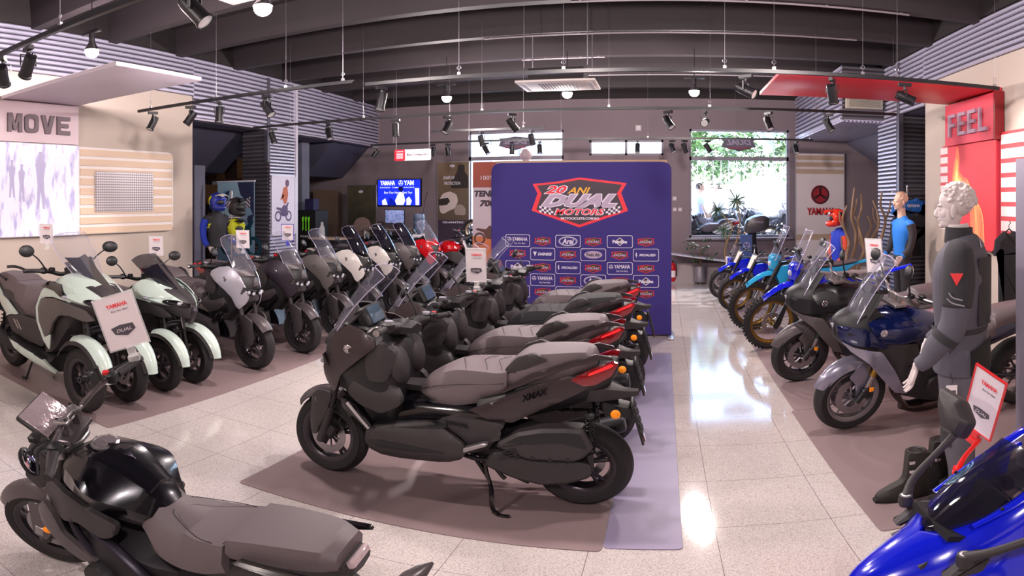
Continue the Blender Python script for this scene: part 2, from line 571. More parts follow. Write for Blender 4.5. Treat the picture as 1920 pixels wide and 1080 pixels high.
# baseboard / ledge ramp along the far wall
boxo('baseboard_far', (-6.7, YF - .02, 0), (3, YF, .1), mat('skirting', 0x7f7378, .5), kind='structure')
lw = MB(); lw.prism([(YF - .35, 0), (YF, 0), (YF, .42), (YF - .06, .42)], .15, 2.9, 'yz')
o = obj('trim_1', lw, mat('ledge_stone', 0xa59a9c, .45), smooth=False); o['kind'] = 'structure'
tm = MB(); tm.box((1.1, YF - .26, .52), (1.9, .34, .03), rot=(0, math.radians(8), 0)); o = obj('trim_2', tm, mat('ledge_light', 0xc9c6d6, .4), smooth=False); o['kind'] = 'structure'
def corrug(name, plane, pos, a0, a1, z0, z1, m, pitch=.075, d=.018, face=1, thick=.05):
 """ribbed metal sheet with horizontal ribs; plane 'x' (faces along x at pos) or 'y'"""
 b = MB()
 n = max(1, round((z1 - z0) / pitch)); p = (z1 - z0) / n
 prof = []
 prof += [(-.012, z0), (-.012, z1)]
 sl = MB()
 for i in range(n):
  z = z0 + i * p
  q = [(pos + face * h, zz) for h, zz in ((-.008, z + p * .1), (d, z + p * .2), (d, z + p * .62), (d * .4, z + p * .78), (-.008, z + p * .8))]
  sl.skin([[(h, a, zz) if plane == 'x' else (a, h, zz) for h, zz in q] for a in (a0, a1)])
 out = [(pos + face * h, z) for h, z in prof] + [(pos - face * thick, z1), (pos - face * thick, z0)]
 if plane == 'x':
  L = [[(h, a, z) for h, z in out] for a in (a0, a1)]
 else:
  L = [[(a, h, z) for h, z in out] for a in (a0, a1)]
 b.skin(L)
 o = obj(name, b, M_groove_shade, smooth=False); o['kind'] = 'structure'
 q = obj('slats', sl, m, o, smooth=False); q['kind'] = 'structure'
 return o
M_groove_shade = mat('groove_shade', 0x3a3742, .7)  # dark sheet behind the slats paints the shade inside the grooves
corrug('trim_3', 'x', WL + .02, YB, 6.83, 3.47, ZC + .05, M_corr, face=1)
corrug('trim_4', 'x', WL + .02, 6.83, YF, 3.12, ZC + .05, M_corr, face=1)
boxo('trim_5', (WL - .15, 6.83, 3.09), (WL + .03, YF, 3.12), mat('band_lip', 0xb6afc0, .4, .3), kind='structure')
boxo('trim_6', (WL - .15, 6.83, 3.12), (WL - .04, YF, ZC + .42), M_dark, kind='structure')
# steel post and ribbed column on the left
boxo('trim_7', (WL - .02, 8.72, 2.5), (WL + .05, 8.8, ZC), mat('steel_post', 0x6c6a78, .4, .5), kind='structure')
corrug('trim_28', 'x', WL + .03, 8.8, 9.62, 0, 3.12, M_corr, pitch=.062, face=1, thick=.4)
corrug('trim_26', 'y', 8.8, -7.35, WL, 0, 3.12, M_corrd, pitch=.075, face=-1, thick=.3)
boxo('trim_8', (WL, 9.6, 0), (WL + .07, 9.66, ZC), mat('column_edge', 0xd7d2e0, .4, .2), kind='structure')
# left alcoves
boxo('wall_6', (-10.6, 6.6, 0), (-10.45, YF, 3.2), M_alc_l, kind='structure')
boxo('wall_8', (-10.5, 6.6, 0), (WL - .15, 6.83, 3.2), M_alc, kind='structure')
boxo('trim_21', (-12, 6.6, 3.1), (WL - .1, YF, 3.2), M_alc, kind='structure')
boxo('trim_9', (-9.0, 8.3, 0), (-8.15, 8.6, 3.1), M_alc, kind='structure')
sl = MB(); sl.prism([(-10.4, 3.09), (-7.4, 3.09), (-8.3, 2.35), (-10.4, 2.2)], 6.85, 9.3, 'xz'); o = obj('trim_10', sl, mat('slope_dark', 0x454456, .7), smooth=False); o['kind'] = 'structure'
sl = MB(); sl.prism([(-10.4, 3.09), (-7.0, 3.09), (-7.75, 2.35), (-10.4, 2.3)], 11.5, YF, 'xz'); o = obj('trim_11', sl, MATS['slope_dark'], smooth=False); o['kind'] = 'structure'
boxo('trim_12', (-7.95, 11.0, 0), (-7.5, 11.3, 3.09), mat('grey_pier', 0x76788a, .7), kind='structure')
boxo('door_1', (-8.45, 12.9, 0), (-7.75, 13.15, 2.05), mat('brown_door', 0x7a6658, .6), kind='structure')
# right side
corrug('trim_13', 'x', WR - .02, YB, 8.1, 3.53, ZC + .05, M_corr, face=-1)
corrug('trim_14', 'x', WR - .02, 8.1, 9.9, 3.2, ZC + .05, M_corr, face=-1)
boxo('trim_15', (WR - .05, 9.0, 0), (WR + .03, 9.1, ZC), MATS['steel_post'], kind='structure')
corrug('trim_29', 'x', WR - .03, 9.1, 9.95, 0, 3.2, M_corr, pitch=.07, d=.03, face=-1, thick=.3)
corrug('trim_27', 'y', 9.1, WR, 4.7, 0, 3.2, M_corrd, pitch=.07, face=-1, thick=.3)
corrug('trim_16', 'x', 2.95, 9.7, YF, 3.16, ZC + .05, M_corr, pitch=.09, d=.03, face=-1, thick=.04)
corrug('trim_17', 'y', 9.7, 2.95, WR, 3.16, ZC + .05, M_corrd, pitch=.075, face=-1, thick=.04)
us = MB()
for i in range(22):
 x = 2.95 + i * .07
 us.box((x + .02, 11.45, 3.14), (.04, 3.5, .03))
us.box((3.75, 11.45, 3.17), (1.65, 3.5, .03))
o = obj('trim_20', us, M_corr, smooth=False); o['kind'] = 'structure'
sl = MB(); sl.prism([(4.1, 3.15), (4.1, 3.1), (6.2, 1.8), (6.4, 3.2)], 9.7, YF, 'xz'); o = obj('trim_18', sl, M_alc, smooth=False); o['kind'] = 'structure'
boxo('wall_7', (6.1, 8.0, 0), (6.25, YF, 3.3), M_farwall, kind='structure')
boxo('wall_5', (WR + .3, 7.95, 0), (6.2, 8.1, 3.3), M_cream, kind='structure')
boxo('trim_22', (WR, 8.1, 3.2), (6.2, 9.7, 3.3), M_alc, kind='structure')
# air conditioning grille on the ribbed box
g = empty('air_vent', (3.33, 9.64, 3.52), label='beige louvred air vent in the ribbed box high on the right', cat='vent')
f = MB(); f.box((0, 0, 0), (.66, .05, .34), bev=.01); obj('vent_frame', f, mat('vent_paint', 0xb9b2a6, .5), g)
f = MB()
for i in range(11): f.box((0, -.032, -.13 + i * .026), (.56, .02, .014), rot=(.5, 0, 0))
obj('louvres', f, mat('vent_louvre', 0xa69f94, .5), g, smooth=False)
# ------------------------------------------------------------------ rubber mats
def floor_mat(name, x0, x1, y0, y1, label, m=M_mat, group=None, skew=0.):
 b = MB()
 out = rnd([(x0, y0), (x1, y0), (x1 + skew, y1), (x0, y1)], .03)
 b.prism(out, .001, .006, 'xy', bev=.001)
 o = obj(name, b, m, smooth=False)
 return tag(o, label, 'mat', group)
floor_mat('rubber_mat', -6.7, -3.63, 2.775, 5.7, 'brown grey rubber mat under the white three wheelers by the left wall')
floor_mat('rubber_mat', -6.7, -3.63, 5.71, 9.4, 'brown grey rubber mat under the left scooter row, farther from the lens')
floor_mat('rubber_mat', -2.33, -.285, 2.745, 6.97, 'brown grey rubber mat under the middle row of scooters')
floor_mat('rubber_mat', -.28, .09, 2.78, 6.97, 'narrow mauve rubber mat along the right of the middle scooter row', M_mat2)
floor_mat('rubber_mat', 1.045, 3.7, 2.78, 4.87, 'rubber mat under the blue sport tourer and jacket mannequin')
floor_mat('rubber_mat', 1.07, 3.7, 4.88, 6.85, 'rubber mat under the black sport tourer')
floor_mat('rubber_mat', 1.08, 3.7, 6.86, 8.3, 'rubber mat under the knobbly enduro front wheels')
floor_mat('rubber_mat', 1.03, 3.7, 9.05, 12.4, 'rubber mat under the small blue dirt bikes at the far end')
# ------------------------------------------------------------------ graphic panels on the side walls
M_pink = mat('move_board_paint', 0xe4cfd6, .5)
M_slatb = mat('peach_slat', 0xe8cdb4, .5)
M_lit = mat('backlit_white', 0xe8e6ff, .5, emit=0xe9e8ff, es=.35)
def block_word(b, word, w, h, t, gap=.04):
 """square cut letters standing off a board, facing -y"""
 n = len(word); lw = (w - gap * (n - 1)) / n
 for i, ch in enumerate(word):
  x0 = -w / 2 + i * (lw + gap); x1 = x0 + lw; z0, z1 = -h / 2, h / 2; xm = (x0 + x1) / 2
  P = lambda pts: b.prism(pts, 0, -.036, 'xz')
  if ch in 'EFL':
   P([(x0, z0), (x0 + t, z0), (x0 + t, z1), (x0, z1)])
   if ch != 'L': P([(x0 + t, z1 - t), (x1, z1 - t), (x1, z1), (x0 + t, z1)]); P([(x0 + t, -t / 2), (x1 - t * .5, -t / 2), (x1 - t * .5, t / 2), (x0 + t, t / 2)])
   if ch != 'F': P([(x0 + t, z0), (x1, z0), (x1, z0 + t), (x0 + t, z0 + t)])
  elif ch == 'O':
   o_ = rnd([(x0, z0), (x1, z0), (x1, z1), (x0, z1)], .07, 5); i_ = rnd([(x0 + t, z0 + t), (x1 - t, z0 + t), (x1 - t, z1 - t), (x0 + t, z1 - t)], .04, 5)
   L = [[Vector((p[0], y, p[1])) for p in q] for q, y in ((o_, 0), (o_, -.036), (i_, -.036), (i_, 0))]
   b.skin(L, caps=False, cyc=True)
  elif ch == 'V':
   P([(x0, z1), (x0 + t * 1.2, z1), (xm, z0 + t * 1.6), (x1 - t * 1.2, z1), (x1, z1), (xm + t * .7, z0), (xm - t * .7, z0)])
  elif ch == 'M':
   P([(x0, z0), (x0, z1), (x0 + t * 1.2, z1), (xm, z0 + h * .42), (x1 - t * 1.2, z1), (x1, z1), (x1, z0), (x1 - t, z0), (x1 - t, z1 - h * .38), (xm + t * .4, z0 + h * .1), (xm - t * .4, z0 + h * .1), (x0 + t, z1 - h * .38), (x0 + t, z0)])
# left: canopy + MOVE board + backlit photo
boxo('canopy', (WL + .02, 3.46, 3.085), (-4.41, 4.6, 3.13), mat('canopy_white', 0xded4e2, .45), bev=.006)
tag(bpy.data.objects['canopy'], 'white canopy panel over the MOVE board on the left wall', 'canopy')
mv = empty('lettered_board', (WL + .04, 4.0, 2.81), label='pale pink board with grey MOVE letters on the left wall', cat='sign')
b = MB(); b.box((0, 0, 0), (.05, 1.2, .52)); obj('board', b, M_pink, mv, smooth=False)
b = MB(); block_word(b, 'MOVE', .93, .24, .052)
obj('letters', b, mat('letter_grey', 0x75676e, .5), mv, loc=(.027, -.02, -.02), rot=(0, 0, pi / 2), smooth=False)
lp = empty('lightbox', (WL + .04, 4.0, 1.94), label='backlit white city photo panel under the MOVE board', cat='lightbox')
b = MB(); b.box((0, 0, 0), (.06, 1.2, 1.2)); obj('housing', b, M_white, lp, smooth=False)
def lightbox_material():
 m = bpy.data.materials.new('backlit_city_print'); m.use_nodes = True
 n = m.node_tree; b = n.nodes['Principled BSDF']; L = n.links
 tc = n.nodes.new('ShaderNodeTexCoord'); mp = n.nodes.new('ShaderNodeMapping')
 mp.inputs['Scale'].default_value = (1, 7, 2.2); L.new(tc.outputs['Object'], mp.inputs[0])
 nz = n.nodes.new('ShaderNodeTexNoise'); nz.inputs['Scale'].default_value = 1.6; nz.inputs['Detail'].default_value = 6
 L.new(mp.outputs[0], nz.inputs['Vector'])
 r = n.nodes.new('ShaderNodeValToRGB')
 r.color_ramp.elements[0].position = .34; r.color_ramp.elements[0].color = (*hexc(0xb9b4dc), 1)
 r.color_ramp.elements[1].position = .5; r.color_ramp.elements[1].color = (*hexc(0xf2f1ff), 1)
 L.new(nz.outputs['Fac'], r.inputs[0]); L.new(r.outputs[0], b.inputs['Base Color']); L.new(r.outputs[0], b.inputs['Emission Color'])
 b.inputs['Emission Strength'].default_value = .22; b.inputs['Roughness'].default_value = .3
 return m
b = MB(); b.box((.033, 0, 0), (.008, 1.19, 1.19)); obj('printed_face', b, lightbox_material(), lp, smooth=False)
b = MB(); M_ghost = mat('print_ghost', 0xbcb6d8, .4, emit=0xc9c4e6, es=.15)
# blurred walkers and scooter rider in the print
def ghost(y, z, s):
 b.prism([(y + s * p[0], z + s * p[1]) for p in rnd([(-.08, 0), (-.03, .0), (0, .3), (.04, 0), (.09, 0), (.06, .5), (.1, .75), (.03, .82), (.04, .95), (-.04, .95), (-.03, .82), (-.1, .75), (-.06, .4)], .03)], .036, .0385, 'yz')
ghost(-.42, -.1, .5); ghost(-.28, -.15, .5); ghost(0, -.25, .78)
obj('printed_walkers', b, M_ghost, lp, smooth=False)
def slat_panel(name, x, y0, y1, z0, z1, face, m1, m2, label, n=9, rd=.12, corner='far'):
 r = empty(name, (x, (y0 + y1) / 2, (z0 + z1) / 2), label=label, cat='wall panel')
 w, h = (y1 - y0) / 2, (z1 - z0) / 2
 b = MB()
 rr = (lambda c: .0 if corner != 'both' and c else rd)
 pts = [(-w, -h, 0.001 if corner == 'far' else rd), (w, -h, rd if corner == 'far' else .001), (w, h, rd if corner == 'far' else .001), (-w, h, .001 if corner == 'far' else rd)]
 b.prism(rnd(pts, rd, 6), 0, face * .04, 'yz', bev=.004)
 obj('backing', b, m2, r, smooth=False)
 b = MB()
 st = 2 * h / n
 for i in range(n):
  zc = -h + st * (i + .5)
  a = .035
  b.box((face * .045, 0, zc - .01), (.014, 2 * w - 2 * a, st * .68))
 obj('slats', b, m1, r, smooth=False)
 return r
sp = slat_panel('slatted_panel', WL + .01, 4.6, 6.36, 1.34, 2.53, 1, M_slatb, mat('panel_white', 0xf1e9e6, .45), 'peach slatted wall panel with white rounded frame and grey metal grid')
def perf_material():
 m = bpy.data.materials.new('perforated_steel'); m.use_nodes = True
 n = m.node_tree; b = n.nodes['Principled BSDF']; L = n.links
 tc = n.nodes.new('ShaderNodeTexCoord')
 vo = n.nodes.new('ShaderNodeTexVoronoi'); vo.inputs['Scale'].default_value = 28; vo.inputs['Randomness'].default_value = 0
 L.new(tc.outputs['Object'], vo.inputs['Vector'])
 r = n.nodes.new('ShaderNodeValToRGB'); r.color_ramp.elements[0].position = .25; r.color_ramp.elements[0].color = (*hexc(0xe8dfe2), 1)
 r.color_ramp.elements[1].position = .45; r.color_ramp.elements[1].color = (*hexc(0x8f8489), 1)
 L.new(vo.outputs['Distance'], r.inputs[0]); L.new(r.outputs[0], b.inputs['Base Color'])
 b.inputs['Roughness'].default_value = .4; b.inputs['Metallic'].default_value = .3
 return m
b = MB(); b.box((.062, -.08, -.01), (.012, 1.05, .56)); obj('metal_grid', b, perf_material(), sp, smooth=False)
# right: red canopy, FEEL board, print, slats
M_red = mat('red_paint', 0xd8303c, .4)
M_redp = mat('feel_board_paint', 0xe0485c, .45)
boxo('canopy', (1.16, 5.95, 3.095), (WR - .02, 7.22, 3.14), M_red, bev=.006)
tag(bpy.data.objects['canopy.001'], 'red canopy panel over the FEEL board on the right wall', 'canopy')
fe = empty('lettered_board', (WR - .08, 6.58, 2.80), label='red board with grey FEEL letters on the right wall', cat='sign')
b = MB(); b.box((0, 0, 0), (.07, 1.28, .55)); obj('board', b, M_redp, fe, smooth=False)
b = MB(); b.box((0, -.66, -.0), (.12, .04, .57)); obj('edge_strip', b, mat('dark_red', 0x8a1722, .4), fe, smooth=False)
b = MB(); block_word(b, 'FEEL', .98, .29, .045, .075)
obj('letters', b, mat('letter_lilac', 0xb09aae, .5), fe, loc=(-.037, 0, -.02), rot=(0, 0, -pi / 2), smooth=False)
pr_ = empty('lightbox', (WR - .04, 6.58, 1.86), label='red backlit print of light trails under the FEEL board', cat='lightbox')
b = MB(); b.box((0, 0, 0), (.07, 1.24, 1.32)); obj('housing', b, M_redp, pr_, smooth=False)
b = MB(); b.box((-.04, 0, 0), (.01, 1.22, 1.30)); obj('printed_face', b, mat('print_red', 0xe23a44, .4, emit=0xe23a44, es=.2), pr_, smooth=False)
flm = [mat('flame_orange', 0xf07a48, .4, emit=0xf07a48, es=.3), mat('flame_amber', 0xf8ac54, .4, emit=0xf8ac54, es=.4), mat('flame_yellow', 0xffe08a, .4, emit=0xffe08a, es=.5)]
for i_, k_ in enumerate((1., .68, .36)):
 b = MB(); pts = spl([(.36 + p[0] * k_ * .85, .18 + p[1] * k_) for p in [(-.02, .46), (-.09, .30), (-.07, .16), (-.20, .06), (-.30, -.06), (-.14, -.12), (-.06, -.30), (.03, -.40), (.12, -.26), (.17, -.02), (.12, .18), (.06, .32)]], 4, True)
 b.prism([(p[0], p[1]) for p in pts], -.0455 - .0006 * i_, -.046 - .0006 * i_, 'yz'); obj('printed_flame', b, flm[i_], pr_, smooth=False)
b = MB(); random.seed(4)
for k in range(16):
 o1 = (k - 8) * .017
 pts = spl([(.40, .20 + o1 * .15), (.12 - o1 * .4, .16 - o1 * .6), (-.10 + o1 * -.9, .0 - o1 * .9), (-.17 + o1 * -1.2, -.28), (-.19 + o1 * -1.3, -.65)], 6)
 w_ = random.uniform(.0015, .005)
 b.skin([[Vector((-.0478, p[0] + d * w_, p[1])) for d in (-1, 1)] for p in pts], closed=False)
obj('printed_streaks', b, flm[2], pr_, smooth=False)
M_slw = mat('slat_white', 0xf6e6e4, .45)
slat_panel('slatted_panel', WR - .01, 7.22, 7.5, 1.4, 2.55, -1, M_slw, mat('panel_red', 0xd94a52, .45), 'narrow white and red slatted panel beyond the FEEL print', rd=.14, corner='far')
slat_panel('slatted_panel', WR - .01, 4.4, 5.93, 1.28, 2.6, -1, M_slw, MATS['panel_red'], 'wide white and red slatted panel behind the jacket mannequin', n=8, rd=.14, corner='near')
# ------------------------------------------------------------------ vehicle materials and shared parts
M_tyre = mat('tyre_rubber', 0x211e20, .72, bump=(90, .25))
M_rim = mat('rim_black', 0x454147, .3, .7)
M_rims = mat('rim_grey', 0x8e8a90, .3, .8)
M_disc = mat('disc_steel', 0x9c989c, .3, .9)
M_alu = mat('aluminium', 0xa8a4a6, .35, .85)
M_steel = mat('polished_steel', 0xcfcdd2, .15, 1.)
M_plast = mat('textured_plastic', 0x332e31, .55, bump=(300, .1))
M_plastd = mat('dark_plastic', 0x19181b, .5)
M_gloss = mat('gloss_black', 0x0c0b10, .12, coat=.6)
M_seat = mat('seat_vinyl', 0x675c60, .55, bump=(260, .18))
M_seatb = mat('seat_vinyl_black', 0x1f1e22, .7, bump=(260, .18))
M_engine = mat('engine_metal', 0x312f33, .45, .5)
M_redl = mat('red_lens', 0x7c0c16, .12, coat=.8, emit=0xa01018, es=.05)
M_redb = mat('red_bright', 0xff3038, .2, emit=0xff2828, es=.45)
M_amber = mat('amber_lens', 0xf08a14, .2, emit=0xf08a14, es=.25)
M_lens = mat('headlight_lens', 0xb8b8c4, .05, .2, coat=1.)
M_mirror = mat('mirror_glass', 0xcfd0dc, .02, 1.)
M_screen = mat('clear_screen', 0x8f8fa2, .09, alpha=.11, spec=.5)
M_edge_glint = mat('screen_edge_glint', 0xcfc6e6, .1, alpha=.75, spec=.8, coat=.5)  # pale colour paints the bright highlight along the screen borders
def rim_tube(parent, fn, n=16, r=.0028, name='screen_edge_glint', m=None):
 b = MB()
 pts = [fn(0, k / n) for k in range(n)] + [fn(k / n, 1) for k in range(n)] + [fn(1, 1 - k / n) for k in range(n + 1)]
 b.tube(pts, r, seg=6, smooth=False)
 return obj(name, b, m or M_edge_glint, parent)
M_smoke = mat('smoked_screen', 0x1c1a26, .05, alpha=.55, spec=.6)
M_spring = mat('spring_black', 0x1a191c, .3, .5)
M_gold = mat('gold_anodised', 0xb08a3e, .3, .9)
M_chrome2 = mat('emblem_chrome', 0xd9d6da, .18, 1.)
M_red = MATS['red_paint']
M_redsw = mat('red_switch', 0xe02a30, .4)
M_grip = mat('grip_rubber', 0x2c292b, .7)
M_lcd = mat('display_glass', 0x3a4450, .1, coat=.8, emit=0x6f86a0, es=.25)
M_paper = mat('card_white', 0xefe6ea, .5)
M_txtred = mat('print_red', 0xc03a44, .5)
M_txtgrey = mat('print_grey', 0x55505a, .5)
M_acr = mat('acrylic', 0xffffff, .05, alpha=.3, spec=.5)
def wheel(parent, x, R, W, rimR, name, rimm=None, spokes=5, disc=.13, knob=False, wire=False, y=0., discside=1, turn=0., z=None, dbl=False):
 rimm = rimm or M_rim
 z = R if z is None else z
 o_ = (0, 0, 0)
 b = MB()
 rw = W * .42
 b.lathe([(rimR + .004, -rw), (rimR + .006, -rw + .008), (rimR - .016, -rw + .014), (rimR - .026, 0), (rimR - .016, rw - .014), (rimR + .006, rw - .008), (rimR + .004, rw), (rimR - .008, rw), (rimR - .03, rw - .016), (rimR - .038, 0), (rimR - .03, -rw + .016), (rimR - .008, -rw)], axis='y', seg=40, closed=True)
 if wire:
  b.lathe([(.022, -.055), (.038, -.05), (.038, -.04), (.022, -.03), (.022, .03), (.038, .04), (.038, .05), (.022, .055)], axis='y', seg=16)
  for k in range(32):
   a = 2 * pi * k / 32
   s_ = 1 if k % 2 else -1
   a2 = a + (.5 if k % 4 < 2 else -.5)
   b.cyl((.036 * math.cos(a2), s_ * .045, .036 * math.sin(a2)), ((rimR - .03) * math.cos(a), s_ * .006, (rimR - .03) * math.sin(a)), .0016, seg=4, caps=False)
 else:
  b.lathe([(.012, -.05), (.032, -.048), (.04, -.02), (.04, .02), (.032, .048), (.012, .05)], axis='y', seg=18)
  for k in range(spokes):
   a = 2 * pi * k / spokes + .3
   for da in ((-.13, .13) if spokes <= 6 else (0,)):
    c, s_ = math.cos(a), math.sin(a)
    c2, s2 = math.cos(a + da), math.sin(a + da)
    mid = .55 * rimR
    w_ = .011 if spokes <= 6 else .009
    b.tube([(.03 * c, 0, .03 * s_), (mid * .7 * math.cos(a + da * .35), 0, mid * .7 * math.sin(a + da * .35)), ((rimR - .026) * c2, 0, (rimR - .026) * s2)], [w_ * 1.7, w_ * 1.15, w_], seg=6, n=3)
 rim = obj(name, b, rimm, parent, loc=(x, y, z), rot=(0, 0, turn))
 b = MB()
 h = W / 2
 prof = [(rimR + .002, -rw), (rimR + .012, -h * .93), ((R + rimR) / 2 + .01, -h * 1.0), (R - .035, -h * .9), (R - .012, -h * .6), (R - .002, -h * .25), (R, 0), (R - .002, h * .25), (R - .012, h * .6), (R - .035, h * .9), ((R + rimR) / 2 + .01, h), (rimR + .012, h * .93), (rimR + .002, rw), (rimR - .004, rw * .5), (rimR - .004, -rw * .5)]
 b.lathe(prof, axis='y', seg=48, closed=True)
 if knob:
  for k in range(44):
   a = 2 * pi * k / 44
   for yy, rr, ww in (((-.35, 0, .2), (.35, 0, .2)) if k % 2 else ((0, .002, .22), (-.82, -.018, .14), (.82, -.018, .14))):
    Rk = R + rr + .004
    M = Euler((0, -a, 0)).to_matrix()
    b.box((Rk * math.cos(a), yy * h, Rk * math.sin(a)), (.022, ww * W, .02), rot=M)
 else:
  for k in range(30):
   a = 2 * pi * k / 30
   for s_ in (1, -1):
    pass
 obj('tyre', b, M_tyre, rim)
 if disc:
  b = MB()
  for ds in ((1, -1) if dbl else (discside,)):
   yy = ds * (rw * .75)
   b.lathe([(disc * .62, yy - .002), (disc, yy - .002), (disc, yy + .002), (disc * .62, yy + .002)], axis='y', seg=36, closed=True)
   for k in range(6):
    a = k * pi / 3
    b.tube([(.035 * math.cos(a), yy, .035 * math.sin(a)), (disc * .66 * math.cos(a + .25), yy, disc * .66 * math.sin(a + .25))], .008, seg=5, smooth=False)
  obj('brake_disc', b, M_disc, rim)
 return rim
def spring(b, p0, p1, r, turns, wr=.006, seg=6):
 p0, p1 = Vector(p0), Vector(p1)
 q = (p1 - p0).to_track_quat('Z', 'Y')
 L = (p1 - p0).length
 pts = []
 for k in range(int(turns * 10) + 1):
  a = 2 * pi * k / 10
  pts.append(p0 + q @ Vector((r * math.cos(a), r * math.sin(a), L * k / (turns * 10))))
 b.tube(pts, wr, seg=seg, smooth=False)
def tuning_emblem(parent, x, y, z, side=1, r=.026, rz=0., name='emblem', tilt=0.):
 """round badge: ring with a three legged star of tuning forks"""
 b = MB()
 b.lathe([(r, 0), (r, .004), (r * .84, .006), (r * .82, .002)], axis='y', seg=20)
 b.lathe([(0, .001), (r * .82, .001)], axis='y', seg=20)
 for k in range(3):
  a = pi / 2 + k * 2 * pi / 3
  e = Vector((math.cos(a), 0, math.sin(a))); q = Vector((-e.z, 0, e.x))
  for d in (-1, 1):
   b.tube([e * r * .22 + q * d * r * .09 + Vector((0, .004, 0)), e * r * .82 + q * d * r * .11 + Vector((0, .004, 0))], r * .035, seg=4, smooth=False)
  b.tube([(0, .004, 0), e * r * .26 + Vector((0, .004, 0))], r * .05, seg=4, smooth=False)
 return obj(name, b, M_chrome2, parent, loc=(x, y, z), rot=(0 if side > 0 else pi, 0, 0) if not rz else (0 if side > 0 else pi, 0, rz))
def card_holder(loc, rz, label, edge=None, w=.15, h=.21, parent=None, tilt=.15, shield=True, group=None, clip=True):
 """price card in an acrylic holder on a clip"""
 t = empty('price_card', loc, (tilt, 0, rz), label=label, cat='sign', group=group)
 b = MB(); b.box((0, 0, h / 2 + .05), (w, .004, h)); obj('card', b, M_paper, t, smooth=False)
 b = MB()
 e = .006
 for dx in (-1, 1): b.box((dx * (w / 2 + e / 2), 0, h / 2 + .05), (e, .009, h + 2 * e))
 for dz in (-1, 1): b.box((0, 0, h / 2 + .05 + dz * (h / 2 + e / 2)), (w, .009, e))
 obj('holder_frame', b, edge or M_acr, t, smooth=False)
 if clip:
  b = MB(); b.box((0, 0, .025), (.035, .02, .05), bev=.004); b.box((0, 0, -.005), (.05, .035, .03), bev=.005); obj('clip', b, edge or M_acr, t)
 text('printed_name', 'YAMAHA', .026, M_txtred, t, loc=(.006, -.0035, h * .82 + .05), ext=.0004, bold=.0006, width=w * .55)
 text('printed_subtitle', 'Revs Your Heart', .012, M_txtgrey, t, loc=(.01, -.0035, h * .72 + .05), ext=.0003, shear=.3, width=w * .45)
 if shield:
  b = MB(); b.prism([(p[0] * w * .3, p[1] * w * .3 + h * .34 + .05) for p in [(-1, .35), (-.2, .5), (.9, .42), (1, -.1), (.2, -.55), (-.8, -.25)]], -.004, -.003, 'xz')
  obj('printed_shield', b, M_txtgrey, t, smooth=False)
  text('printed_word', 'DUAL', .02, M_paper, t, loc=(0, -.0045, h * .34 + .05), ext=.0003, shear=.3, width=w * .4)
 return t
# ------------------------------------------------------------------ big maxi scooter
M_brown = mat('matt_brown_paint', 0x3a2f33, .38, .25, coat=.15)
M_fend = mat('fender_paint', 0x4d4549, .38, .2, coat=.15)
M_nosep = mat('matt_nose_paint', 0x3a3340, .3, .4, coat=.4)
def clampf(v, a, b): return max(a, min(b, v))
def lerp(a, b, t): return a + (b - a) * t
def W_cowl(x, z):
 t = clampf((1.60 - x) / .42, 0, 1)
 w = .268 * math.sqrt(t) * (1 - .18 * clampf((z - .95) / .2, 0, 1) - .10 * clampf((.80 - z) / .2, 0, 1))
 return max(.03, w)
def W_rear(x, z):
 w = lerp(.125, .215, clampf((x + .15) / .65, 0, 1))
 return w - .09 * clampf((.74 - z) / .22, 0, 1) * clampf((.5 - x) / .5, 0, 1)
def W_skirt(x, z):
 return .262 - .10 * clampf((x - 1.10) / .22, 0, 1) - .05 * clampf((.42 - z) / .12, 0, 1) ** 2 - .05 * clampf((z - .47) / .15, 0, 1)
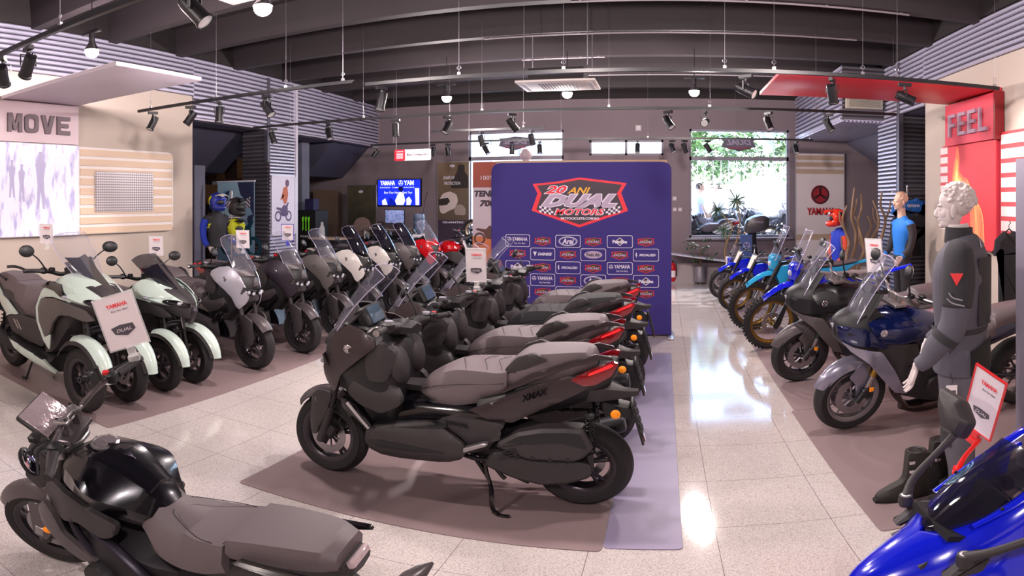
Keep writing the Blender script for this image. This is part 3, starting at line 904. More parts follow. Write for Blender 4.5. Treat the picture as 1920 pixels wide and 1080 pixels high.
def make_scooter():
 r = empty('maxi_scooter', (0, 0, 0), cat='scooter')
 wheel(r, 1.514, .275, .12, .195, 'front_wheel', M_rim, 5, disc=.13, dbl=False, discside=1, turn=math.radians(3))
 wheel(r, 0, .276, .14, .18, 'rear_wheel', M_rim, 5, disc=.12, discside=-1)
 # front fender over the wheel
 b = MB()
 L = []
 for k in range(13):
  a = math.radians(38 + 100 * k / 12)
  R = .325 + .012 * math.sin(pi * k / 12)
  tap = .6 + .4 * math.sin(pi * min(1, (k + 2) / 9))
  if k > 9: tap = 1.
  sec = []
  for j in range(9):
   u = -1 + j / 4
   hw = .082 * tap * u
   rr = R - .055 * abs(u) ** 2.2
   sec.append(Vector((1.514 + rr * math.cos(a), hw, .275 + rr * math.sin(a))))
  for j in range(9):
   u = 1 - j / 4
   hw = .078 * tap * u
   rr = R - .008 - .055 * abs(u) ** 2.2
   sec.append(Vector((1.514 + rr * math.cos(a), hw, .275 + rr * math.sin(a))))
  L.append(sec)
 b.skin(L)
 obj('front_fender', b, M_fend, r)
 # fork legs and covers
 for s in (1, -1):
  b = MB()
  b.cyl((1.40, s * .095, .72), (1.514, s * .095, .27), .024)
  b.cyl((1.455, s * .095, .50), (1.522, s * .095, .245), .031)
  b.cyl((1.514, s * .06, .275), (1.514, s * .125, .275), .02)
  obj('fork_leg', b, M_plast, r)
 b = MB()
 b.panel(rnd([(1.60, .55), (1.515, .61), (1.42, .60), (1.44, .52), (1.50, .38), (1.545, .285), (1.59, .285), (1.615, .37), (1.60, .49)], .025), lambda x, z: .132 - .03 * clampf((x - 1.54) / .08, 0, 1), t=.02, both=True)
 o = obj('fork_cover', b, M_plast, r)
 text('printed_name', 'YAMAHA', .02, M_disc, o, loc=(1.535, .128, .51), rot=(pi / 2, math.radians(62), pi), ext=.0005, width=.09)
 # calliper
 b = MB(); b.box((1.445, .085, .33), (.05, .04, .09), rot=(0, -.5, 0), bev=.008); obj('brake_calliper', b, M_engine, r)
 # black core body behind the cowl and leg shield
 b = MB()
 b.loft([(1.52, [(0, .76), (.05, .78), (.09, .85), (.05, .98), (0, 1.0)]),
   (1.44, [(0, .68), (.09, .70), (.15, .82), (.12, .98), (0, 1.05)]),
   (1.34, [(0, .60), (.13, .64), (.20, .80), (.18, 1.0), (0, 1.09)]),
   (1.24, [(0, .50), (.15, .54), (.22, .78), (.205, 1.0), (0, 1.10)]),
   (1.14, [(0, .40), (.16, .46), (.235, .76), (.215, 1.0), (0, 1.08)]),
   (1.05, [(0, .34), (.15, .40), (.22, .72), (.20, .97), (0, 1.04)]),
   (1.00, [(0, .34), (.12, .40), (.16, .70), (.15, .93), (0, .99)])], n=2)
 obj('inner_body', b, M_plastd, r, ang=60)
 # side cowls with badge
 b = MB()
 cow = rnd([(1.30, 1.10), (1.20, 1.085), (1.108, 1.04), (1.10, 1.0), (1.18, .935), (1.30, .835), (1.36, .775), (1.405, .675), (1.435, .648), (1.50, .715), (1.525, .78), (1.495, .88), (1.44, .985), (1.375, 1.06)], .014)
 b.panel(cow, W_cowl, t=.016, both=True)
 obj('side_cowl', b, M_brown, r, ang=50)
 tuning_emblem(r, 1.285, W_cowl(1.285, .965) + .001, .965, 1, name='emblem')
 tuning_emblem(r, 1.285, -W_cowl(1.285, .965) - .001, .965, -1, name='emblem')
 # pointed nose panel
 b = MB()
 def nose(u, v):
  s = u * 2 - 1
  x = lerp(1.41, 1.575, v) - .07 * abs(s) ** 1.6 - .03 * v * abs(s)
  z = lerp(1.095, .885, v ** 1.2) + .03 * (1 - abs(s)) - .02 * abs(s)
  y = s * lerp(.185, .035, v ** 1.3)
  return Vector((x, y, z))
 b.grid(nose, 14, 10, t=.008)
 obj('nose_panel', b, M_nosep, r)
 # headlights under the nose
 for s in (1, -1):
  b = MB()
  def hl(u, v):
   y = lerp(.02, .165, u); x = 1.57 - .45 * y - lerp(0, .035, v)
   z = lerp(.855 + .03 * u, .765 + .05 * u, v)
   return Vector((x, s * y, z))
  b.grid(hl, 8, 5, t=.01)
  h_ = obj('headlight', b, M_gloss, r)
  b = MB()
  for k in range(2):
   b.ell((1.548 - .022 * k, s * (.055 + .052 * k), .818 + .014 * k), (.014, .024, .02), 12, 8)
  obj('projector', b, M_lens, h_)
 b = MB()
 b.loft([(1.55, [(0, .74), (.03, .75), (.035, .79), (0, .81)]), (1.48, [(0, .69), (.09, .72), (.12, .80), (0, .83)]), (1.42, [(0, .66), (.12, .70), (.16, .80), (0, .84)])], n=2)
 obj('chin_panel', b, M_plast, r)
 # windscreen
 b = MB()
 def scr(u, v):
  s = u * 2 - 1
  hw = lerp(.19, .145, v) * (1 - .25 * max(0, v - .8) * 5 * abs(s) ** 3)
  x = lerp(1.475, 1.20, v) + .015 * math.sin(pi * v) - .10 * abs(s) ** 2
  z = lerp(1.055, 1.43, v ** .95) - .05 * abs(s) ** 4 * v
  return Vector((x, s * hw, z))
 b.grid(scr, 14, 12, t=.004)
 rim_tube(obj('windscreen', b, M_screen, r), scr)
 b = MB()
 def scb(u, v):
  s = u * 2 - 1
  return Vector((lerp(1.44, 1.33, v) - .09 * s * s, s * lerp(.17, .12, v), lerp(1.085, 1.20, v) - .03 * s * s))
 b.grid(scb, 10, 6, t=.012)
 obj('screen_garnish', b, M_plast, r)
 # instrument hood and display
 b = MB(); b.box((1.25, .0, 1.12), (.07, .24, .13), rot=(0, math.radians(28), 0), bev=.02); b.box((1.28, 0, 1.06), (.16, .30, .06), rot=(0, math.radians(-10), 0), bev=.015); obj('instrument_hood', b, M_plastd, r)
 b = MB(); b.box((1.217, 0, 1.137), (.010, .15, .105), rot=(0, math.radians(28), 0), bev=.002); obj('display', b, M_lcd, r)
 # handlebar
 b = MB()
 b.loft([(.94, [(0, 1.04), (.05, 1.045), (.06, 1.08), (0, 1.10)]), (1.02, [(0, 1.03), (.10, 1.04), (.12, 1.09), (0, 1.12)]), (1.10, [(0, 1.03), (.07, 1.04), (.09, 1.09), (0, 1.11)])], n=3)
 for s in (1, -1):
  b.tube([(1.03, s * .08, 1.07), (1.02, s * .16, 1.085), (.98, s * .25, 1.10)], [.042, .036, .026], seg=10)
 hb = obj('handlebar', b, M_plastd, r)
 for s in (1, -1):
  b = MB(); b.cyl((.98, s * .26, 1.10), (.945, s * .385, 1.10), .0175); b.cyl((.948, s * .37, 1.10), (.944, s * .392, 1.10), .021); obj('grip', b, M_grip, hb)
  b = MB(); b.box((.985, s * .235, 1.10), (.055, .06, .06), bev=.014); b.box((.962, s * .235, 1.115), (.03, .04, .02), bev=.004); obj('switch_housing', b, M_plastd, hb)
  b = MB(); b.tube([(1.02, s * .235, 1.10), (1.04, s * .28, 1.10), (1.01, s * .38, 1.095)], [.008, .007, .006], seg=6); obj('brake_lever', b, M_alu if s > 0 else M_plastd, hb)
  b = MB(); b.lathe([(.022, 0), (.026, .008), (.026, .016), (.018, .02), (0, .02)], c=(1.0, s * .20, 1.12), axis='z', seg=16); obj('fluid_reservoir', b, M_lens, hb)
 b = MB(); b.box((.98, -.26, 1.125), (.022, .025, .018), bev=.004); obj('kill_switch', b, M_redsw, hb)
 b = MB(); b.cyl((.948, .385, 1.10), (.942, .402, 1.10), .019); b.cyl((.948, -.385, 1.10), (.942, -.402, 1.10), .019); obj('bar_end', b, M_steel, hb)
 # one folded mirror on the right
 b = MB(); b.tube([(1.02, -.17, 1.10), (1.05, -.18, 1.17), (1.10, -.21, 1.22)], [.008, .007, .007], seg=6)
 b.ell((1.12, -.22, 1.235), (.02, .075, .05), 14, 8, rot=(0, -.4, .3)); mr = obj('mirror', b, M_plastd, r)
 b = MB(); b.ell((1.108, -.222, 1.237), (.012, .066, .042), 14, 8, rot=(0, -.4, .3)); obj('mirror_glass', b, M_mirror, mr)
 # glove box pads and leg shield
 b = MB()
 b.panel(rnd([(1.165, .95), (1.08, 1.03), (1.0, .975), (1.005, .88), (1.05, .79), (1.155, .785), (1.175, .87)], .03), lambda x, z: .245 - .04 * clampf((1.05 - x) / .06, 0, 1), t=.05, both=True)
 obj('leg_shield', b, M_plast, r)
 b = MB()
 for s in (1, -1):
  b.ell((1.02, s * .125, .875), (.055, .095, .125), 18, 12, rot=(0, .2, 0))
 obj('glove_box', b, M_plast, r)
 b = MB()
 b.panel(rnd([(1.25, .80), (1.06, .79), (.98, .72), (.96, .66), (1.09, .585), (1.23, .63), (1.30, .70)], .03), lambda x, z: .235 - .05 * clampf((z - .7) / .12, 0, 1), t=.06, both=True)
 obj('shield_lower', b, M_plast, r)
 # centre tunnel, gloss black
 b = MB()
 b.loft([(1.22, [(0, .30), (.12, .32), (.15, .50), (.11, .66), (0, .74)]),
   (1.08, [(0, .30), (.14, .32), (.16, .52), (.12, .62), (0, .70)]),
   (.92, [(0, .30), (.14, .32), (.16, .56), (.13, .66), (0, .71)]),
   (.78, [(0, .30), (.14, .32), (.17, .58), (.14, .665), (0, .72)]),
   (.60, [(0, .34), (.14, .36), (.18, .56), (.16, .66), (0, .74)]),
   (.42, [(0, .40), (.13, .42), (.18, .55), (.16, .64), (0, .74)])], n=3)
 obj('centre_tunnel', b, M_gloss, r, ang=60)
 b = MB(); b.loft([(1.02, [(0, .68), (.05, .69), (.06, .73), (0, .75)]), (.86, [(0, .68), (.06, .69), (.07, .73), (0, .745)])]); o = obj('fuel_lid', b, M_plast, r)
 # front side strakes below the cowl
 b = MB()
 b.panel(rnd([(1.335, .66), (1.24, .63), (1.14, .50), (1.15, .475), (1.20, .50), (1.33, .61)], .012), lambda x, z: .245, t=.05, both=True)
 obj('side_strake', b, M_gloss, r)
 b = MB()
 b.panel(rnd([(1.30, .625), (1.285, .64), (1.15, .49), (1.165, .48)], .004), lambda x, z: .252, t=.012, both=True)
 obj('strake_trim', b, M_steel, r)
 # long side skirt with foot board
 b = MB()
 sk = rnd([(1.185, .487), (1.0, .535), (.80, .575), (.72, .55), (.60, .472), (.585, .435), (.613, .375), (.69, .335), (.78, .318), (1.0, .30), (1.185, .315), (1.205, .37)], .014)
 b.panel(sk, W_skirt, t=.03, both=True)
 obj('side_skirt', b, M_plast, r, ang=50)
 b = MB()
 b.panel(rnd([(1.17, .40), (1.10, .43), (.98, .43), (.70, .405), (.86, .385), (1.12, .378)], .012), lambda x, z: W_skirt(x, z) + .006, t=.012, both=True)
 obj('skirt_groove', b, M_plastd, r)
 b = MB()
 for s in (1, -1):
  b.grid(lambda u, v: Vector((lerp(1.19, .70, u), s * lerp(.15, .245, v), lerp(.50, .585, u) - .012 * v)), 8, 3, t=.012)
 obj('foot_board', b, M_plastd, r)
 # mid cover under the seat and the silver foot peg
 b = MB()
 b.panel(rnd([(.76, .585), (.66, .62), (.50, .615), (.385, .60), (.44, .52), (.51, .44), (.575, .43), (.62, .49), (.72, .56)], .02), lambda x, z: .222, t=.05, both=True)
 obj('middle_cover', b, M_plast, r)
 b = MB()
 for k in range(7): b.box((.70 - k * .018, .228, .588 - k * .002), (.006, .008, .03), rot=(0, .6, 0))
 obj('cover_vents', b, M_plastd, r)
 for s in (1, -1):
  b = MB(); b.prism(rnd([(.60, .425), (.47, .485), (.465, .50), (.49, .50), (.60, .455)], .008), s * .235, s * .275, 'xz', bev=.004); obj('foot_peg', b, M_alu, r)
 # seat
 b = MB()
 b.loft([(.90, [(0, .67), (.06, .675), (.085, .70), (.07, .74), (0, .755)]),
   (.86, [(0, .67), (.10, .675), (.13, .71), (.10, .78), (0, .80)]),
   (.78, [(0, .66), (.14, .665), (.165, .72), (.125, .835), (0, .855)]),
   (.68, [(0, .66), (.15, .665), (.175, .74), (.14, .875), (0, .90)]),
   (.56, [(0, .68), (.15, .69), (.18, .77), (.155, .885), (0, .905)]),
   (.44, [(0, .70), (.14, .73), (.18, .80), (.165, .885), (0, .895)]),
   (.385, [(0, .72), (.14, .76), (.175, .82), (.165, .895), (0, .905)])], n=4)
 obj('rider_seat', b, M_seat, r, ang=60)
 b = MB()
 b.loft([(.395, [(0, .78), (.14, .80), (.16, .85), (.14, .90), (0, .91)]),
   (.33, [(0, .78), (.14, .80), (.155, .87), (.13, .955), (0, .97)]),
   (.26, [(0, .80), (.13, .82), (.15, .90), (.125, .985), (0, 1.0)]),
   (.12, [(0, .83), (.12, .85), (.14, .92), (.115, 1.0), (0, 1.015)]),
   (.0, [(0, .86), (.10, .88), (.12, .94), (.10, 1.005), (0, 1.02)]),
   (-.06, [(0, .88), (.08, .90), (.10, .95), (.08, .995), (0, 1.01)]),
   (-.085, [(0, .90), (.05, .91), (.06, .94), (.05, .96), (0, .97)])], n=4)
 obj('pillion_seat', b, M_seat, r, ang=60)
 b = MB()
 b.panel(rnd([(.40, .905), (.335, .975), (.25, 1.005), (.20, .985), (.17, .97), (.39, .86)], .015), lambda x, z: .150, t=.03, both=True)
 obj('seat_side_step', b, M_plast, r)
 # seam lines of the rider seat
 b = MB()
 for s in (1, -1):
  b.tube([(.88, s * .118, .735), (.78, s * .158, .775), (.66, s * .166, .80), (.52, s * .172, .815), (.40, s * .176, .83)], .0018, seg=5)
 for x0 in (.62, .50, .42):
  b.tube([(x0, -.13, .888), (x0 + .02, -.07, .9035), (x0 + .045, 0, .906), (x0 + .02, .07, .9035), (x0, .13, .888)], .0016, seg=5)
 obj('seat_seam', b, M_plastd, r)
 # rear bodywork
 b = MB()
 b.loft([(.55, [(0, .60), (.12, .62), (.18, .66), (.16, .72), (0, .74)]),
   (.40, [(0, .56), (.12, .60), (.19, .70), (.16, .77), (0, .80)]),
   (.20, [(0, .62), (.11, .64), (.17, .76), (.14, .83), (0, .86)]),
   (.0, [(0, .70), (.09, .71), (.13, .82), (.12, .89), (0, .91)]),
   (-.12, [(0, .76), (.06, .77), (.10, .86), (.09, .93), (0, .95)]),
   (-.19, [(0, .86), (.02, .87), (.05, .91), (.02, .95), (0, .955)])], n=3)
 obj('tail_body', b, M_plastd, r, ang=60)
 b = MB()
 b.panel(rnd([(.585, .668), (.40, .755), (.23, .832), (.062, .885), (-.015, .866), (-.07, .84), (-.005, .79), (.17, .70), (.355, .598), (.47, .615)], .008), W_rear, t=.02, both=True)
 rc = obj('rear_side_cover', b, M_brown, r, ang=50)
 b = MB()
 b.panel(rnd([(.41, .775), (.23, .86), (.05, .93), (-.10, .97), (-.17, .965), (-.16, .985), (-.08, 1.0), (.08, .96), (.27, .885), (.40, .80)], .008), lambda x, z: W_rear(x, .8) - .012, t=.02, both=True)
 obj('grab_rail', b, M_rims if False else M_brown, r)
 for s in (1, -1):
  t = text('raised_letters', 'XMAX', .05, M_gloss, rc, loc=(.24, s * (W_rear(.24, .8) + .007), .775), rot=(pi / 2, math.radians(27) if s > 0 else math.radians(-27), pi if s > 0 else 0), ext=.003, shear=.5, bold=.0015, width=.16)
  t.rotation_euler = Euler((pi / 2, 0, pi if s > 0 else 0)).to_matrix().to_euler()
  M = Matrix.Rotation(math.radians(22), 4, 'Y') @ Matrix.Rotation(pi if s > 0 else 0, 4, 'Z') @ Matrix.Rotation(pi / 2, 4, 'X')
  t.rotation_euler = M.to_euler()
 # tail light
 b = MB()
 b.panel(rnd([(.05, .863), (-.03, .905), (-.165, .962), (-.20, .953), (-.16, .88), (-.075, .83), (-.013, .828)], .008), lambda x, z: W_rear(x, .85) + .006, t=.03, both=True)
 tl = obj('tail_light', b, M_redl, r)
 b = MB()
 b.panel(rnd([(-.045, .90), (-.16, .952), (-.175, .945), (-.155, .93), (-.04, .885)], .004), lambda x, z: W_rear(x, .85) + .010, t=.008, both=True)
 obj('light_bar', b, M_redb, tl)
 # under tail, mudguard, plate bracket, signals
 b = MB()
 b.loft([(.05, [(0, .70), (.09, .71), (.12, .77), (0, .80)]), (-.10, [(0, .70), (.07, .71), (.09, .79), (0, .82)]), (-.22, [(0, .71), (.03, .715), (.035, .76), (0, .775)]), (-.30, [(0, .725), (.016, .73), (.018, .755), (0, .765)])], n=2)
 obj('under_tail', b, M_plast, r)
 b = MB()
 b.loft([(-.12, [(0, .60), (.05, .61), (.06, .70), (0, .72)]), (-.22, [(0, .60), (.06, .61), (.06, .67), (0, .69)]), (-.27, [(0, .56), (.05, .57), (.05, .66), (0, .68)])], n=2)
 b.box((-.295, 0, .57), (.012, .17, .26), rot=(0, math.radians(14), 0), bev=.004)
 pb = obj('plate_bracket', b, M_plastd, r)
 b = MB()
 for i in range(4):
  for j in range(3):
   b.box((-.302 + (i - 1.5) * .0125, (j - 1) * .05, .58 + (i - 1.5) * .05), (.006, .03, .03), rot=(0, math.radians(14), 0))
 obj('bracket_grid', b, M_plast, pb, smooth=False)
 b = MB(); b.box((-.327, 0, .468), (.010, .06, .05), rot=(0, math.radians(14), 0), bev=.003); obj('rear_reflector', b, M_redl, pb)
 for s in (1, -1):
  b = MB(); b.tube([(-.19, s * .05, .655), (-.185, s * .12, .66)], .012, seg=8, smooth=False); b.lathe([(.0, -.022), (.02, -.018), (.028, 0), (.028, .008), (.02, .012)], c=(-.182, s * .12, .66), axis='y', seg=16); ts = obj('turn_signal', b, M_plastd, r)
  b = MB(); b.ell((-.182, s * .134, .66), (.027, .015, .027), 14, 8); obj('signal_lens', b, M_amber, ts)
 # engine block, belt case and air box
 b = MB()
 b.loft([(.62, [(0, .33), (.10, .34), (.13, .42), (0, .50)]), (.40, [(0, .27), (.12, .30), (.15, .45), (0, .56)]), (.15, [(0, .25), (.11, .27), (.13, .42), (0, .52)])], n=2)
 obj('engine_block', b, M_engine, r)
 b = MB()
 ac = rnd([(.425, .49), (.32, .56), (.20, .592), (.06, .602), (-.02, .597), (-.068, .48), (-.02, .42), (.022, .398), (.264, .392), (.435, .455)], .012)
 b.prism(ac, .10, .232, 'xz', bev=.018)
 ab = obj('air_box', b, M_plast, r, ang=35)
 b = MB()
 b.prism(rnd([(.38, .50), (.30, .545), (.18, .57), (.05, .58), (-.005, .572), (-.045, .485), (.10, .52), (.24, .50)], .01), .232, .2345, 'xz', bev=.0)
 for x_, z_ in ((.33, .42), (.24, .405), (.15, .40), (.06, .405)): b.lathe([(.012, 0), (.012, .006), (.008, .008), (0, .008)], c=(x_, .23, z_ + .01), axis='y', seg=12)
 for k in range(4): b.box((.38 - k * .008, .236, .448 - k * .014), (.11, .004, .005), rot=(0, math.radians(18), 0))
 obj('air_box_face', b, M_plastd, ab)
 b = MB()
 b.prism(rnd([(.505, .335), (.465, .43), (.40, .43), (.262, .375), (.05, .385), (-.055, .37), (-.06, .285), (.06, .235), (.204, .215), (.36, .25), (.50, .31)], .03), .10, .205, 'xz', bev=.02)
 obj('belt_case', b, M_plast, r, ang=35)
 # shocks
 for s in (1, -1):
  b = MB(); b.cyl((-.045, s * .155, .66), (-.05, s * .155, .33), .012); b.cyl((-.048, s * .155, .42), (-.052, s * .155, .32), .02); b.lathe([(.028, 0), (.03, .02), (.01, .03)], c=(-.045, s * .155, .645), seg=14)
  sh = obj('rear_shock', b, M_plastd, r)
  b = MB(); spring(b, (-.049, s * .155, .43), (-.045, s * .155, .65), .026, 9, .0055); obj('coil_spring', b, M_spring, sh)
 # exhaust on the right
 b = MB(); b.tube([(.55, -.12, .30), (.40, -.16, .25), (.25, -.19, .28), (.16, -.2, .33)], .02, seg=8)
 b.tube([(.20, -.21, .33), (.10, -.22, .36), (-.18, -.225, .44), (-.22, -.225, .45)], [.03, .055, .06, .04], seg=14)
 ex = obj('exhaust', b, M_engine, r)
 b = MB(); b.panel(rnd([(.15, .42), (-.12, .50), (-.14, .46), (.13, .37)], .01), lambda x, z: .285, t=.01, side=-1); obj('heat_shield', b, M_plast, ex)
 # stands
 b = MB()
 b.tube([(.545, .10, .33), (.51, .135, .23), (.49, .155, .18)], [.016, .013, .012], seg=8)
 b.tube([(.60, .12, .36), (.50, .14, .20), (.47, .19, .12), (.455, .23, .05), (.42, .245, .018)], [.012, .012, .014, .013, .011], seg=8)
 b.tube([(.455, .23, .03), (.41, .25, .018), (.36, .255, .02)], [.012, .013, .012], seg=8)
 obj('side_stand', b, M_gloss, r)
 b = MB()
 b.tube([(.68, .12, .345), (.56, .135, .325), (.44, .13, .33)], .014, seg=8)
 for s in (1, -1): b.tube([(.56, s * .09, .33), (.40, s * .11, .24), (.28, s * .12, .19)], [.016, .013, .012], seg=8)
 b.tube([(.42, -.11, .24), (.42, .11, .24)], .011, seg=6, smooth=False)
 b.tube([(.46, .16, .30), (.42, .17, .25), (.40, .17, .23)], .012, seg=6)
 obj('centre_stand', b, M_engine, r)
 steer(r, ('front_wheel','front_fender','fork_leg','fork_cover','brake_calliper','handlebar'), (1.10, 0, 1.05), (1.60, 0, 0), -11, .035)
 index_children(r)
 return r
sc1 = make_scooter()
sc1.location = (-.435, 3.29, 0); sc1.rotation_euler = (math.radians(-3), 0, math.atan2(-.042, -1.513))
sc1['label'] = 'dark brown matt maxi scooter at the front of the middle row, fully in view'
sc1['group'] = 'dark maxi scooters in the middle row'
# ------------------------------------------------------------------ more vehicles
M_mint = mat('mint_paint', 0xc3d4cb, .3, coat=.5)
M_greyp = mat('matt_grey_paint', 0x5a5356, .35, .3)
M_silver = mat('silver_paint', 0xa9a6b2, .3, .3, coat=.4)
M_darkp = mat('matt_plum_paint', 0x2d2530, .35, .3)
M_khaki = mat('matt_khaki_paint', 0x605b5a, .4, .2)
M_whitep = mat('gloss_white_paint', 0xe9e3df, .25, coat=.5)
M_blue = mat('racing_blue', 0x0d1ccf, .16, coat=.9)
M_navy = mat('navy_blue', 0x0c1848, .14, .3, coat=.9)
M_cyan = mat('sky_blue_plastic', 0x2aa3d8, .25, coat=.5)
M_silvp = mat('lilac_silver_paint', 0x8e8a9c, .25, .5, coat=.5)
M_bkp = mat('matt_black_paint', 0x1f1e22, .35, .2)
M_numb = mat('number_board_white', 0xe9e2da, .4)
M_yellow = mat('yellow_stripe', 0xe0d818, .4)
M_redpaint = mat('gloss_red_paint', 0xb8101c, .15, coat=.8)
M_tank = mat('satin_dark_tank', 0x14131b, .22, .45, coat=.5)
def handlebar(r, x, z, half, rise=.0, back=.06, m=None, tube_r=.011, risers=True, levers=True, name='handlebar', lcol=None, guards=False, sweep=None):
 b = MB()
 zc = z - rise
 b.tube([(x, 0, zc), (x, .09, zc), (x - back * .3, .17, zc + rise * .8), (x - back * .6, half - .12, z), (x - back, half, z)], tube_r, seg=8)
 b.tube([(x, 0, zc), (x, -.09, zc), (x - back * .3, -.17, zc + rise * .8), (x - back * .6, -half + .12, z), (x - back, -half, z)], tube_r, seg=8)
 if risers:
  for s in (1, -1): b.box((x, s * .05, zc - .03), (.04, .035, .07), bev=.006)
  b.box((x + .01, 0, zc - .07), (.11, .2, .03), bev=.008)
 hb = obj(name, b, m or M_alu, r)
 for s in (1, -1):
  g = MB(); g.cyl((x - back * .7, s * (half - .13), z), (x - back, s * half, z), .0175); g.cyl((x - back, s * (half - .004), z), (x - back - .002, s * (half + .018), z), .02); obj('grip', g, M_grip, hb)
  g = MB(); g.box((x - back * .6, s * (half - .16), z), (.05, .055, .06), bev=.014); obj('switch_housing', g, M_plastd, hb)
  if levers:
   g = MB(); g.tube([(x - back * .5 + .02, s * (half - .17), z), (x - back * .6 + .06, s * (half - .12), z), (x - back + .05, s * (half - .0), z - .01)], [.008, .007, .005], seg=6); obj('lever', g, lcol or M_plastd, hb)
   g = MB(); g.box((x + .01, s * (half - .19), z + .02), (.04, .05, .035), bev=.008); obj('fluid_reservoir', g, M_plastd, hb)
  if guards:
   g = MB(); g.tube([(x - back + .03, s * (half + .01), z), (x + .05, s * (half - .02), z), (x + .07, s * (half - .12), z), (x + .03, s * (half - .2), z)], [.02, .035, .035, .02], seg=8, flat=.35); obj('hand_guard', g, guards if not isinstance(guards, bool) else M_plast, hb)
 return hb
def mirrors(r, x, z, y, top, out, size=(.02, .075, .045), sides=(1, -1), m=None, fwd=.05):
 for s in sides:
  b = MB(); b.tube([(x, s * y, z), (x + fwd * .6, s * (y + out * .4), z + (top - z) * .6), (x + fwd, s * (y + out * .8), top)], [.008, .007, .006], seg=6)
  b.ell((x + fwd + .01, s * (y + out), top + .02), size, 14, 8, rot=(0, -.2, s * -.15)); o = obj('mirror', b, m or M_plastd, r)
  b = MB(); b.ell((x + fwd - .003, s * (y + out), top + .02), (size[0] * .6, size[1] * .86, size[2] * .86), 14, 8, rot=(0, -.2, s * -.15)); obj('mirror_glass', b, M_mirror, o)
def arc_fender(b, cx, cz, R, a0, a1, hw, drop=.05, t=.006, n=12, taper=(.6, 1.), y0=0.):
 L = []
 for k in range(n + 1):
  f = k / n
  a = math.radians(lerp(a0, a1, f))
  w = hw * lerp(taper[0], taper[1], math.sin(pi * min(.5, f)) if taper[1] >= taper[0] else f)
  sec = []
  for j in range(9):
   u = -1 + j / 4
   rr = R - drop * abs(u) ** 2.4
   sec.append(Vector((cx + rr * math.cos(a), y0 + w * u, cz + rr * math.sin(a))))
  for j in range(9):
   u = 1 - j / 4
   rr = R - t - drop * abs(u) ** 2.4
   sec.append(Vector((cx + rr * math.cos(a), y0 + (w - t) * u, cz + rr * math.sin(a))))
  L.append(sec)
 b.skin(L)
